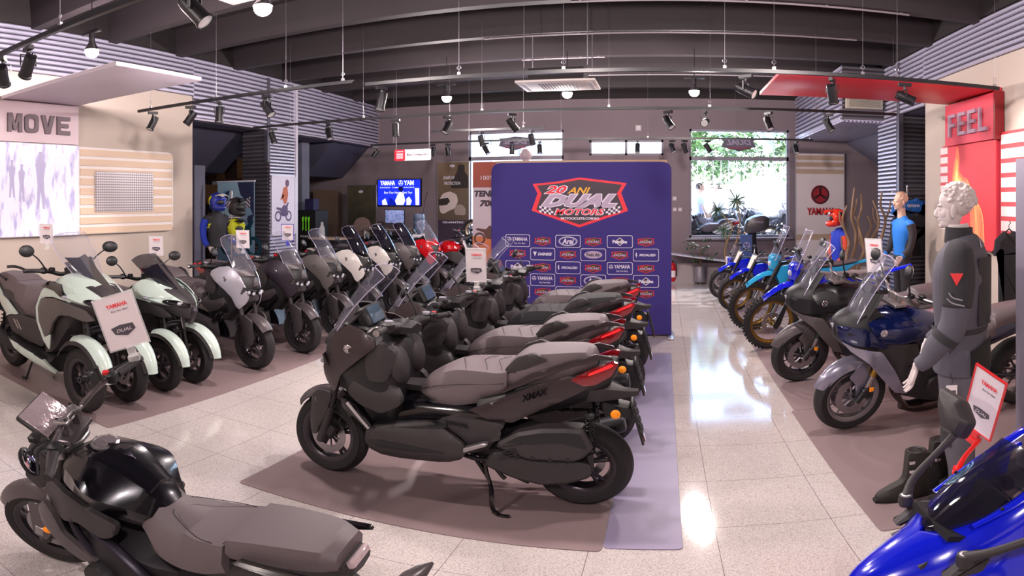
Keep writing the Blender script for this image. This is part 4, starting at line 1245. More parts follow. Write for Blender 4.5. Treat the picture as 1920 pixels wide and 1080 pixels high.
# ---------------- three wheeler (two wheels in front)
def make_three_wheeler(big=True):
 r = empty('three_wheel_scooter', (0, 0, 0), cat='scooter')
 for s in (1, -1):
  wheel(r, 1.60, .29, .12, .185, 'front_wheel', M_rim, 5 if not big else 6, disc=.12, discside=-s, y=s * .22, turn=math.radians(-4))
 wheel(r, 0, .29, .14, .18, 'rear_wheel', M_rim, 5, disc=.11)
 for s in (1, -1):
  b = MB()
  arc_fender(b, 1.60, .29, .370, 10, 150, .092, drop=.055, y0=s * .225, taper=(.7, 1))
  obj('fender_base', b, M_plast, r)
  b = MB()
  arc_fender(b, 1.60, .29, .388, 8, 105, .080, drop=.040, y0=s * .228, taper=(.62, 1), t=.012)
  fd = obj('fender', b, M_mint, r)
  b = MB(); b.prism([(-.03, -.03), (.03, -.03), (.045, .03), (-.02, .03)], 0, .004, 'xy'); obj('fender_badge', b, M_gloss, fd, loc=(1.50, s * .24, .662), rot=(s * .1, math.radians(-12), 0))
 for s in (1, -1):
  b = MB()
  b.cyl((1.50, s * .13, .85), (1.60, s * .15, .30), .02); b.cyl((1.45, s * .12, .82), (1.55, s * .14, .28), .018)
  b.cyl((1.60, s * .12, .29), (1.60, s * .2, .29), .03)
  obj('fork_leg', b, M_plast, r)
  b = MB(); b.cyl((1.50, s * .125, .80), (1.535, s * .132, .62), .021); obj('fork_tube', b, M_steel, r)
 b = MB()
 for z_ in (.58, .70):
  b.tube([(1.52, -.16, z_), (1.50, 0, z_ + .015), (1.52, .16, z_)], .018, seg=8)
 b.box((1.42, 0, .70), (.16, .12, .22), bev=.02); b.ell((1.54, 0, .62), (.05, .05, .05)); b.cyl((1.46, -.09, .66), (1.46, .09, .66), .05)
 for k in range(6): b.cyl((1.47 + random.uniform(-.04, .04), random.uniform(-.15, .15), .62 + k * .03), (1.50, random.uniform(-.15, .15), .64 + k * .03), .012)
 obj('leaning_linkage', b, M_engine, r)
 # main body
 b = MB()
 b.loft([(1.84, [(0, .80), (.02, .81), (.03, .87), (.02, .90), (0, .91)]),
   (1.76, [(0, .76), (.08, .79), (.13, .90), (.08, .97), (0, .99)]),
   (1.64, [(0, .80), (.16, .84), (.22, .93), (.13, 1.03), (0, 1.07)]),
   (1.48, [(0, .78), (.2, .82), (.27, .94), (.17, 1.09), (0, 1.14)]),
   (1.30, [(0, .60), (.2, .66), (.285, .96), (.18, 1.14), (0, 1.19)]),
   (1.14, [(0, .40), (.22, .46), (.285, .92), (.20, 1.10), (0, 1.16)]),
   (1.00, [(0, .34), (.22, .40), (.275, .82), (.2, 1.0), (0, 1.06)]),
   (.94, [(0, .34), (.18, .40), (.22, .70), (.16, .9), (0, .95)])], n=3)
 obj('front_body', b, M_plast, r, ang=60)
 b = MB()
 b.loft([(1.82, [(0, .89), (.03, .895), (.045, .905), (.03, .92), (0, .925)]),
   (1.74, [(0, .90), (.12, .91), (.16, .935), (.10, .975), (0, 1.0)]),
   (1.62, [(0, .90), (.20, .91), (.245, .95), (.16, 1.03), (0, 1.08)]),
   (1.46, [(0, .92), (.25, .93), (.29, .98), (.20, 1.09), (0, 1.15)]),
   (1.30, [(0, .94), (.26, .95), (.298, 1.0), (.21, 1.14), (0, 1.20)]),
   (1.16, [(0, .94), (.25, .95), (.292, .99), (.21, 1.11), (0, 1.17)]),
   (1.05, [(0, .92), (.24, .93), (.283, .96), (.2, 1.03), (0, 1.08)])], n=3)
 obj('front_shell', b, M_mint, r, ang=50)
 Wb = lambda x, z: (.302 - .27 * clampf((x - 1.36) / .5, 0, 1) ** 1.4) - .16 * clampf((z - .98) / .2, 0, 1) ** 1.5
 b = MB()
 b.panel(rnd([(.94, .83), (1.0, .93), (1.06, 1.02), (1.16, 1.06), (1.30, 1.12), (1.46, 1.06), (1.62, .985), (1.75, .90), (1.67, .873), (1.56, .905), (1.40, .955), (1.24, .965), (1.10, .945), (1.02, .91), (.975, .83), (.985, .72), (1.09, .57), (1.19, .62), (1.175, .47), (1.07, .54), (.955, .70)], .018), Wb, t=.014, both=True)
 obj('side_panel', b, M_mint, r, ang=50)
 b = MB()
 b.panel(rnd([(.985, .82), (1.035, .905), (1.14, .94), (1.27, .955), (1.42, .94), (1.60, .89), (1.66, .80), (1.58, .79), (1.45, .83), (1.32, .81), (1.24, .74), (1.18, .62), (1.10, .58), (1.0, .71)], .02), lambda x, z: Wb(x, z) + .004, t=.03, both=True)
 obj('arch_cover', b, M_khaki if big else M_plast, r, ang=50)
 for s in (1, -1): tuning_emblem(r, 1.08, s * .298, .835 if big else 1.0, s, r=.024)
 # recessed side intake
 b = MB(); b.panel(rnd([(1.02, 1.03), (1.10, 1.09), (1.30, 1.08), (1.44, .99), (1.40, .975), (1.25, 1.02), (1.12, 1.03)], .015), lambda x, z: Wb(x, z) + (.016 if big else -.05), t=.02, both=True)
 obj('side_intake', b, M_gloss, r)
 # nose cap
 def nosef(u, v):
  s = u * 2 - 1
  x = lerp(1.28, 1.83, v) - .16 * abs(s) ** 1.5
  z = lerp(1.27, .90, v ** 1.05) - .07 * abs(s) + .03
  return Vector((x + .015, s * lerp(.12, .04, v), z + .034 - .02 * abs(s)))
 b = MB(); b.grid(nosef, 14, 12, t=.012)
 obj('nose_cap', b, M_khaki if big else M_greyp, r)
 b = MB()
 b.prism([(1.79, .72), (1.86, .87), (1.84, .91), (1.70, .95), (1.66, .80)], -.04, .04, 'xz', bev=.015)
 obj('beak', b, M_darkp, r)
 for s in (1, -1):
  b = MB()
  b.grid(lambda u, v: Vector((lerp(1.85, 1.53, u), s * (lerp(.07, .245, u ** .8)), lerp(.955 + .045 * u, .90 + .04 * u + .01 * v, v))), 8, 4, t=.016)
  b.ell((1.715, s * .168, .955), (.13, .028, .032), 18, 12, rot=(0, .12, s * -.62))
  h_ = obj('headlight', b, M_gloss, r)
  for k in range(2):
   b = MB(); b.ell((1.765 - .075 * k, s * (.148 + .045 * k), .952 + .006 * k), (.03, .020, .018), 12, 8, rot=(0, 0, s * -.62)); obj('led_unit', b, M_lens, h_)
  b = MB(); b.ell((1.40, s * .29, .985), (.05, .02, .018), 12, 8); obj('turn_signal', b, M_lens, r)
 # windscreen
 b = MB()
 if big:
  b.grid(lambda u, v: Vector((lerp(1.50, 1.16, v) - .13 * (2 * u - 1) ** 2, (2 * u - 1) * lerp(.14, .21, math.sin(pi * min(v, .9) * .6)), lerp(1.13, 1.52, v) - .06 * abs(2 * u - 1) ** 4 * v)), 14, 12, t=.004)
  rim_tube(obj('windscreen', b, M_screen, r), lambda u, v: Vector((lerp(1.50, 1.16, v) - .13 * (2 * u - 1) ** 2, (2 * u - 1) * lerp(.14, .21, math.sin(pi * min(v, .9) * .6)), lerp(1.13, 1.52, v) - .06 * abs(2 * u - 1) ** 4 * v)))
  b = MB(); b.grid(lambda u, v: Vector((lerp(1.56, 1.28, v) - .09 * (2 * u - 1) ** 2, (2 * u - 1) * lerp(.06, .15, v), lerp(1.10, 1.30, v))), 10, 6, t=.012); obj('screen_garnish', b, M_gloss, r)
 else:
  b.grid(lambda u, v: Vector((lerp(1.62, 1.16, v) - .11 * (2 * u - 1) ** 2, (2 * u - 1) * lerp(.10, .19, math.sin(pi * min(v, .95) * .62)), lerp(1.08, 1.42, v) - .07 * abs(2 * u - 1) ** 4 * v)), 14, 12, t=.005)
  obj('windscreen', b, M_smoke, r)
  b = MB(); b.panel(rnd([(1.15, 1.08), (1.23, 1.16), (1.42, 1.15), (1.68, 1.02), (1.64, .97), (1.25, 1.03)], .03), lambda x, z: Wb(x, z) - .01 + .03, t=.02, both=True); obj('upper_panel', b, M_mint, r)
 # bar, mirrors, dash
 b = MB(); b.box((1.20, 0, 1.18), (.16, .22, .10), rot=(0, math.radians(-20), 0), bev=.02); obj('dash', b, M_plastd, r)
 handlebar(r, 1.02, 1.16, .37, rise=.03, back=.14, m=M_plastd, tube_r=.02, risers=False)
 mirrors(r, 1.0, 1.17, .22, 1.34, .24, (.03, .085, .055))
 # seat
 b = MB()
 b.loft([(.86, [(0, .62), (.10, .64), (.12, .74), (.08, .90), (0, .93)]), (.76, [(0, .62), (.15, .64), (.19, .76), (.13, .95), (0, .985)]), (.6, [(0, .64), (.17, .66), (.21, .80), (.15, .965), (0, 1.0)]),
   (.42, [(0, .64), (.16, .68), (.20, .82), (.16, .975), (0, .99)]), (.32, [(0, .64), (.15, .70), (.19, .84), (.16, .985), (0, .99)])], n=4)
 obj('rider_seat', b, M_seat, r, ang=60)
 b = MB()
 b.loft([(.34, [(0, .80), (.15, .82), (.18, .90), (.15, .99), (0, 1.0)]), (.22, [(0, .80), (.14, .82), (.17, .94), (.14, 1.03), (0, 1.045)]), (.0, [(0, .84), (.13, .86), (.15, .96), (.12, 1.04), (0, 1.055)]), (-.16, [(0, .88), (.09, .90), (.11, .97), (.08, 1.02), (0, 1.03)])], n=4)
 obj('pillion_seat', b, M_seat, r, ang=60)
 b = MB()
 for s in (1, -1): b.tube([(.12, s * .17, .98), (-.05, s * .18, 1.03), (-.25, s * .15, 1.06), (-.30, s * .06, 1.06)], .016, seg=8)
 obj('grab_rail', b, M_plastd, r)
 # rear covers
 b = MB()
 b.loft([(.70, [(0, .36), (.2, .38), (.22, .55), (.16, .66), (0, .7)]), (.40, [(0, .40), (.19, .44), (.22, .60), (.17, .80), (0, .85)]), (.1, [(0, .58), (.13, .60), (.18, .75), (.14, .88), (0, .92)]), (-.22, [(0, .76), (.07, .77), (.10, .86), (.07, .95), (0, .97)]), (-.32, [(0, .84), (.03, .85), (.04, .9), (.02, .93), (0, .94)])], n=3)
 obj('rear_body', b, M_plast, r, ang=60)
 b = MB(); b.panel(rnd([(.46, .67), (.24, .785), (.05, .80), (-.2, .92), (-.28, .93), (-.26, .86), (-.02, .70), (.22, .63)], .02), lambda x, z: lerp(.11, .225, clampf((x + .25) / .5, 0, 1)), t=.02, both=True)
 obj('rear_side_cover', b, M_mint, r)
 b = MB(); b.panel(rnd([(.25, .62), (.57, .685), (.87, .68), (1.0, .53), (.96, .44), (.61, .45), (.36, .49)], .03), lambda x, z: .235, t=.05, both=True)
 mc = obj('middle_cover', b, M_plast, r)
 b = MB()
 for k in range(2):
  for s in (1, -1): b.prism([(.40 + k * .06, .62), (.43 + k * .06, .62), (.52 + k * .06, .54), (.49 + k * .06, .535)], s * .236, s * .24, 'xz')
 obj('cover_vents', b, M_alu, mc)
 b = MB()
 for s in (1, -1): b.grid(lambda u, v: Vector((lerp(.42, 1.06, u), s * lerp(.16, .30, v), lerp(.46, .38, u) - .02 * v)), 6, 3, t=.014)
 obj('foot_board', b, M_plastd, r)
 b = MB(); b.panel(rnd([(.40, .44), (.70, .40), (1.05, .36), (1.24, .28), (1.22, .245), (.88, .27), (.52, .35)], .015), lambda x, z: .30 - .04 * clampf((.32 - z) / .08, 0, 1), t=.03, both=True)
 obj('keel_panel', b, M_mint, r)
 b = MB(); b.loft([(1.15, [(0, .22), (.18, .24), (.27, .34), (.2, .40), (0, .42)]), (.6, [(0, .25), (.18, .27), (.26, .38), (.2, .42), (0, .44)])]); obj('floor_pan', b, M_plastd, r)
 b = MB(); b.panel(rnd([(.36, .50), (.2, .56), (-.04, .56), (-.08, .44), (.1, .36), (.34, .36)], .03), lambda x, z: .2, t=.1, side=1); obj('air_box', b, M_plast, r)
 b = MB(); b.tube([(.45, -.16, .3), (.3, -.19, .32), (.1, -.21, .38), (-.2, -.22, .46)], [.03, .06, .065, .04], seg=12); b.loft([(.5, [(0, .28), (.1, .3), (.13, .45), (0, .5)]), (.1, [(0, .25), (.1, .27), (.12, .4), (0, .45)])]); obj('exhaust', b, M_engine, r)
 b = MB(); b.tube([(.60, -.10, .28), (.56, -.14, .12), (.53, -.16, .012)], .012, seg=6); b.tube([(.60, .10, .28), (.56, .14, .12), (.53, .16, .012)], .012, seg=6); b.tube([(.53, -.16, .012), (.47, -.17, .012)], .014, seg=6); b.cyl((.6, -.12, .28), (.6, .12, .28), .014); obj('centre_stand', b, M_plastd, r)
 for s in (1, -1):
  b = MB(); spring(b, (-.02, s * .15, .36), (.06, s * .15, .70), .028, 8, .006); b.cyl((-.02, s * .15, .30), (.07, s * .15, .74), .013); obj('rear_shock', b, M_spring, r)
 b = MB(); b.panel(rnd([(-.20, .90), (-.30, .93), (-.33, .91), (-.28, .86)], .008), lambda x, z: .10, t=.03, both=True); obj('tail_light', b, M_redl, r)
 b = MB(); b.box((-.36, 0, .66), (.012, .17, .2), rot=(0, -.3, 0), bev=.004); b.tube([(-.2, 0, .82), (-.34, 0, .72)], .03, seg=8); obj('plate_bracket', b, M_plastd, r)
 index_children(r)
 return r
# ---------------- naked bike
def make_naked(name='naked_motorcycle', steer_deg=24, film=True):
 r = empty(name, (0, 0, 0), cat='motorcycle')
 wheel(r, 1.40, .30, .12, .222, 'front_wheel', M_rim, 10, disc=.15, dbl=True)
 wheel(r, 0, .315, .18, .222, 'rear_wheel', M_rim, 10, disc=.12, discside=-1)
 b = MB(); arc_fender(b, 1.40, .30, .335, 25, 150, .075, drop=.07, taper=(.7, 1)); obj('front_fender', b, M_greyp, r)
 for s in (1, -1):
  b = MB(); b.cyl((1.10, s * .10, .98), (1.36, s * .10, .42), .025); b.cyl((1.10, s * .1, 1.0), (1.16, s * .1, .88), .027); obj('fork_leg', b, M_alu, r)
  b = MB(); b.cyl((1.33, s * .10, .48), (1.41, s * .10, .27), .032); b.box((1.34, s * .085, .33), (.05, .04, .1), rot=(0, -.4, 0), bev=.01); obj('fork_lower', b, M_plast, r)
  b = MB(); b.prism(rnd([(1.30, .58), (1.39, .60), (1.44, .34), (1.38, .30), (1.33, .36)], .02), s * .125, s * .135, 'xz', bev=.002); obj('fork_guard', b, M_greyp, r)
  b = MB(); b.box((1.395, s * .128, .375), (.045, .02, .075), rot=(0, -.3, 0), bev=.006); obj('brake_calliper', b, M_alu, r)
  b = MB(); b.ell((1.32, s * .15, .42), (.03, .016, .022), 14, 8); obj('turn_signal', b, M_amber, r)
 # lamp and display
 b = MB(); b.loft([(1.33, [(0, .74), (.06, .76), (.08, .84), (.06, .92), (0, .94)]), (1.25, [(0, .70), (.09, .74), (.11, .84), (.09, .94), (0, .97)]), (1.15, [(0, .74), (.08, .77), (.10, .85), (.08, .94), (0, .96)])], n=3); obj('headlight_shell', b, M_plastd, r)
 b = MB(); b.ell((1.325, 0, .84), (.02, .055, .05), 14, 8); obj('headlight', b, M_lens, r)
 b = MB()
 for s in (1, -1): b.prism(rnd([(1.36, .78), (1.30, .70), (1.18, .76), (1.14, .90), (1.22, .96), (1.30, .90)], .02), s * .09, s * .115, 'xz', bev=.006)
 obj('headlight_cheek', b, M_plast, r)
 b = MB(); b.box((1.215, .0, 1.10), (.18, .22, .035), rot=(0, math.radians(-40), 0), bev=.014); ds = obj('display_housing', b, M_plastd, r)
 b = MB(); b.box((1.202, .0, 1.117), (.165, .21, .008), rot=(0, math.radians(-40), 0), bev=.002); obj('wrapped_display', b, mat('crinkled_film', 0xb4a4aa, .12, .35, bump=(26, 1.4), coat=1.) if film else M_lcd, ds)
 b = MB(); b.prism(rnd([(1.30, 1.02), (1.26, 1.10), (1.22, 1.12), (1.25, 1.02)], .01), -.1, -.05, 'xz', bev=.004); obj('screen_stub', b, M_smoke, r)
 # top yoke and bar
 b = MB()
 b.prism(rnd([(1.14, -.12), (1.14, .12), (1.08, .13), (1.02, .04), (1.02, -.04), (1.08, -.13)], .02), .985, 1.01, 'xy', bev=.004)
 for s in (1, -1): b.cyl((1.10, s * .1, .95), (1.10, s * .1, 1.02), .03)
 obj('top_yoke', b, M_alu, r)
 hb = handlebar(r, 1.075, 1.16, .435, rise=.06, back=.17, m=mat('bar_grey', 0x5c5559, .35, .6), tube_r=.0135)
 b = MB()
 b.prism([(-.035, -.075), (-.035, -.045), (-.012, -.02), (-.012, .02), (-.035, .045), (-.035, .075), (.035, .075), (.035, .045), (.012, .02), (.012, -.02), (.035, -.045), (.035, -.075)], 0, .018, 'xy', bev=.004)
 cl = obj('bar_clamp', b, M_alu, hb, loc=(1.075, 0, 1.118))
 b = MB()
 for dx in (-1, 1):
  for dy in (-1, 1): b.cyl((dx * .022, dy * .06, .018), (dx * .022, dy * .06, .026), .009, seg=10); obj('clamp_bolt', b, M_steel, hb, loc=(1.075, 0, 1.118)); b = MB()
 b.b.free()
 b = MB(); b.box((1.0, -.27, 1.19), (.03, .022, .02), bev=.004); obj('kill_switch', b, M_redsw, hb)
 b = MB(); b.tube([(1.0, -.22, 1.18), (1.01, -.22, 1.24)], .012, seg=8, smooth=False); b.ell((1.01, -.22, 1.25), (.014, .014, .012), 10, 6); obj('mirror_stub', b, M_plastd, hb)
 b = MB(); b.tube([(1.02, .24, 1.18), (1.08, .27, 1.15), (1.10, .29, 1.11)], .008, seg=6); b.ell((1.11, .30, 1.08), (.018, .06, .075), 14, 8, rot=(0, .3, .3)); mo = obj('mirror', b, M_plastd, hb)
 b = MB(); b.ell((1.097, .30, 1.086), (.012, .05, .065), 14, 8, rot=(0, .3, .3)); obj('mirror_glass', b, M_mirror, mo)
 steer(r, ('front_wheel', 'front_fender', 'fork_leg', 'fork_lower', 'fork_guard', 'brake_calliper', 'top_yoke', 'handlebar', 'turn_signal', 'headlight_shell', 'headlight', 'headlight_cheek', 'display_housing', 'screen_stub'), (1.08, 0, 1.0), (1.50, 0, 0), steer_deg)
 # tank
 b = MB()
 b.loft([(1.06, [(0, .84), (.07, .85), (.09, .88), (.085, .92), (.05, .945), (0, .955)]),
   (.98, [(0, .80), (.13, .82), (.165, .88), (.15, .94), (.095, .99), (0, 1.0)]),
   (.88, [(0, .78), (.16, .80), (.195, .87), (.185, .945), (.10, 1.015), (0, 1.03)]),
   (.78, [(0, .76), (.165, .78), (.20, .86), (.222, .935), (.105, 1.02), (0, 1.04)]),
   (.69, [(0, .74), (.14, .77), (.165, .84), (.215, .915), (.095, .995), (0, 1.02)]),
   (.60, [(0, .74), (.11, .76), (.13, .81), (.15, .87), (.08, .95), (0, .975)]),
   (.53, [(0, .74), (.08, .75), (.095, .79), (.10, .83), (.06, .90), (0, .92)]),
   (.49, [(0, .74), (.06, .75), (.07, .78), (.07, .81), (.04, .86), (0, .87)])], n=4)
 tk = obj('fuel_tank', b, M_tank, r, ang=28)
 b = MB(); b.loft([(.94, [(0, 1.012), (.085, .995), (.095, 1.0), (0, 1.03)]), (.76, [(0, 1.02), (.09, 1.015), (.1, 1.022), (0, 1.047)]), (.55, [(0, .94), (.06, .92), (.065, .93), (0, .958)])], n=3); obj('tank_spine', b, M_tank, tk)
 b = MB(); b.lathe([(.062, 0), (.062, .008), (.05, .012), (.048, .008), (.0, .008)], c=(0, 0, 0), seg=28)
 for k in range(6):
  a = k * pi / 3; b.cyl((.055 * math.cos(a), .055 * math.sin(a), .01), (.055 * math.cos(a), .055 * math.sin(a), .014), .005, seg=8)
 cp = obj('fuel_cap', b, M_alu, r, loc=(.86, 0, 1.036), rot=(0, math.radians(-3), 0))
 b = MB(); b.lathe([(.043, .0), (.043, .011), (0, .011)], seg=24); b.box((0, 0, .013), (.03, .008, .006), bev=.002); obj('cap_centre', b, mat('cap_grey', 0x8f868c, .3, .6), cp)
 b = MB()
 b.prism([(.0, .0), (.05, -.014), (.02, -.002)], 0, .001, 'xy'); b.prism([(.0, .0), (.05, .014), (.02, .002)], 0, .001, 'xy'); b.prism([(-.006, -.002), (.055, 0), (-.006, .002)], 0, .0012, 'xy')
 obj('tank_mark', b, M_silvp, tk, loc=(.68, 0, 1.024), rot=(0, math.radians(-14), 0))
 # shrouds, side covers, frame
 b = MB(); b.panel(rnd([(1.20, .72), (1.10, .83), (.94, .83), (.76, .80), (.62, .80), (.66, .71), (.74, .66), (.90, .68), (1.06, .60), (1.16, .62)], .03), lambda x, z: .20 - .06 * clampf((x - .95) / .25, 0, 1), t=.03, both=True)
 obj('tank_shroud', b, M_plast, r)
 b = MB(); b.panel(rnd([(1.22, .60), (1.20, .50), (1.08, .42), (.94, .40), (.82, .46), (.92, .48), (1.05, .52), (1.10, .62), (1.16, .68)], .02), lambda x, z: .19, t=.03, both=True)
 obj('radiator_cowl', b, M_greyp, r)
 b = MB()
 for s in (1, -1):
  b.tube([(1.08, s * .06, .88), (.92, s * .15, .70), (.62, s * .16, .54), (.45, s * .14, .36)], .026, seg=8, flat=.7)
  b.tube([(1.02, s * .08, .80), (1.0, s * .15, .60), (.80, s * .16, .40)], .018, seg=8)
 obj('frame', b, mat('frame_dark', 0x2a2632, .35, .5), r)
 b = MB(); b.loft([(1.0, [(0, .28), (.12, .30), (.15, .42), (.12, .56), (0, .60)]), (.80, [(0, .22), (.15, .25), (.19, .40), (.14, .58), (0, .66)]), (.60, [(0, .22), (.15, .26), (.18, .40), (.13, .54), (0, .6)]), (.48, [(0, .28), (.08, .3), (.1, .4), (.07, .5), (0, .52)])], n=3)
 for s in (1, -1):
  b.lathe([(0, .03), (.09, .03), (.10, .0), (.10, -.03)], c=(.80, s * .19, .36), axis='y', seg=20); b.lathe([(0, .02), (.06, .02), (.07, .0)], c=(.62, s * .18, .37), axis='y', seg=18)
  for k in range(5): b.box((.95, 0, .48 + k * .03), (.2, .26, .012))
 obj('engine', b, M_engine, r)
 b = MB(); b.prism([(1.12, .38), (1.20, .72), (1.16, .74), (1.08, .40)], -.14, .14, 'xz', bev=.006); obj('radiator', b, M_plastd, r)
 b = MB()
 for s in (1, -1): b.tube([(1.05, s * .06, .5), (1.12, s * .06, .35), (1.0, s * .05, .2), (.8, s * .03, .17)], .022, seg=8)
 b.tube([(.8, -.02, .17), (.6, -.08, .18), (.45, -.14, .24), (.25, -.17, .33)], [.03, .05, .06, .055], seg=12)
 obj('exhaust', b, M_engine, r)
 b = MB()
 for s in (1, -1): b.tube([(.5, s * .10, .38), (.25, s * .12, .35), (0, s * .125, .315)], [.035, .028, .024], seg=8, flat=.6)
 obj('swing_arm', b, M_plastd, r)
 # seat
 b = MB()
 b.loft([(.56, [(0, .70), (.10, .72), (.125, .78), (.06, .87), (0, .885)]), (.48, [(0, .68), (.15, .69), (.155, .77), (.07, .86), (0, .865)]), (.38, [(0, .66), (.16, .67), (.16, .76), (.11, .845), (0, .85)]), (.26, [(0, .68), (.16, .69), (.165, .77), (.135, .85), (0, .855)]), (.15, [(0, .72), (.15, .74), (.16, .80), (.14, .875), (0, .88)])], n=5)
 obj('rider_seat', b, M_seat, r, ang=60)
 b = MB(); b.tube([(.45, .05, .876), (.42, .075, .868), (.28, .125, .858), (.2, .13, .862)], .002, seg=4); b.tube([(.45, -.05, .876), (.42, -.075, .868), (.28, -.125, .858), (.2, -.13, .862)], .002, seg=4); b.tube([(.155, -.13, .88), (.155, .13, .88)], .002, seg=4, smooth=False); obj('seat_seam', b, M_seatb, r)
 b = MB()
 b.loft([(.14, [(0, .80), (.13, .81), (.145, .85), (.13, .905), (0, .91)]), (.0, [(0, .82), (.12, .83), (.135, .88), (.12, .935), (0, .94)]), (-.16, [(0, .84), (.105, .85), (.12, .90), (.10, .95), (0, .955)]), (-.24, [(0, .86), (.085, .87), (.095, .90), (.075, .935), (0, .94)])], n=4)
 obj('pillion_seat', b, M_seat, r, ang=60)
 b = MB()
 for s in (1, -1): b.prism(rnd([(.10, .83), (.06, .87), (-.12, .885), (-.24, .89), (-.25, .87), (-.1, .83)], .01), s * .15, s * .172, 'xz', bev=.006)
 obj('grab_rail', b, M_gloss, r)
 b = MB(); b.loft([(.36, [(0, .60), (.11, .61), (.13, .66), (.12, .70), (0, .72)]), (.1, [(0, .66), (.11, .67), (.13, .74), (.12, .80), (0, .82)]), (-.2, [(0, .78), (.08, .79), (.1, .83), (.09, .87), (0, .88)]), (-.28, [(0, .83), (.05, .84), (.06, .86), (.04, .88), (0, .885)])], n=3); obj('tail_body', b, M_plast, r)
 b = MB(); b.box((-.268, 0, .88), (.025, .12, .035), rot=(0, .3, 0), bev=.01); obj('tail_light', b, mat('clear_tail_lens', 0xc8b4b8, .1, coat=1.), r)
 b = MB(); b.tube([(-.15, 0, .78), (-.3, 0, .66), (-.36, 0, .56)], [.05, .03, .02], seg=8); b.box((-.36, 0, .54), (.01, .18, .16), rot=(0, -.3, 0)); obj('plate_bracket', b, M_plastd, r)
 b = MB(); b.tube([(.62, .12, .26), (.60, .22, .12), (.58, .30, .015)], .012, seg=8); obj('side_stand', b, M_plastd, r)
 index_children(r)
 return r
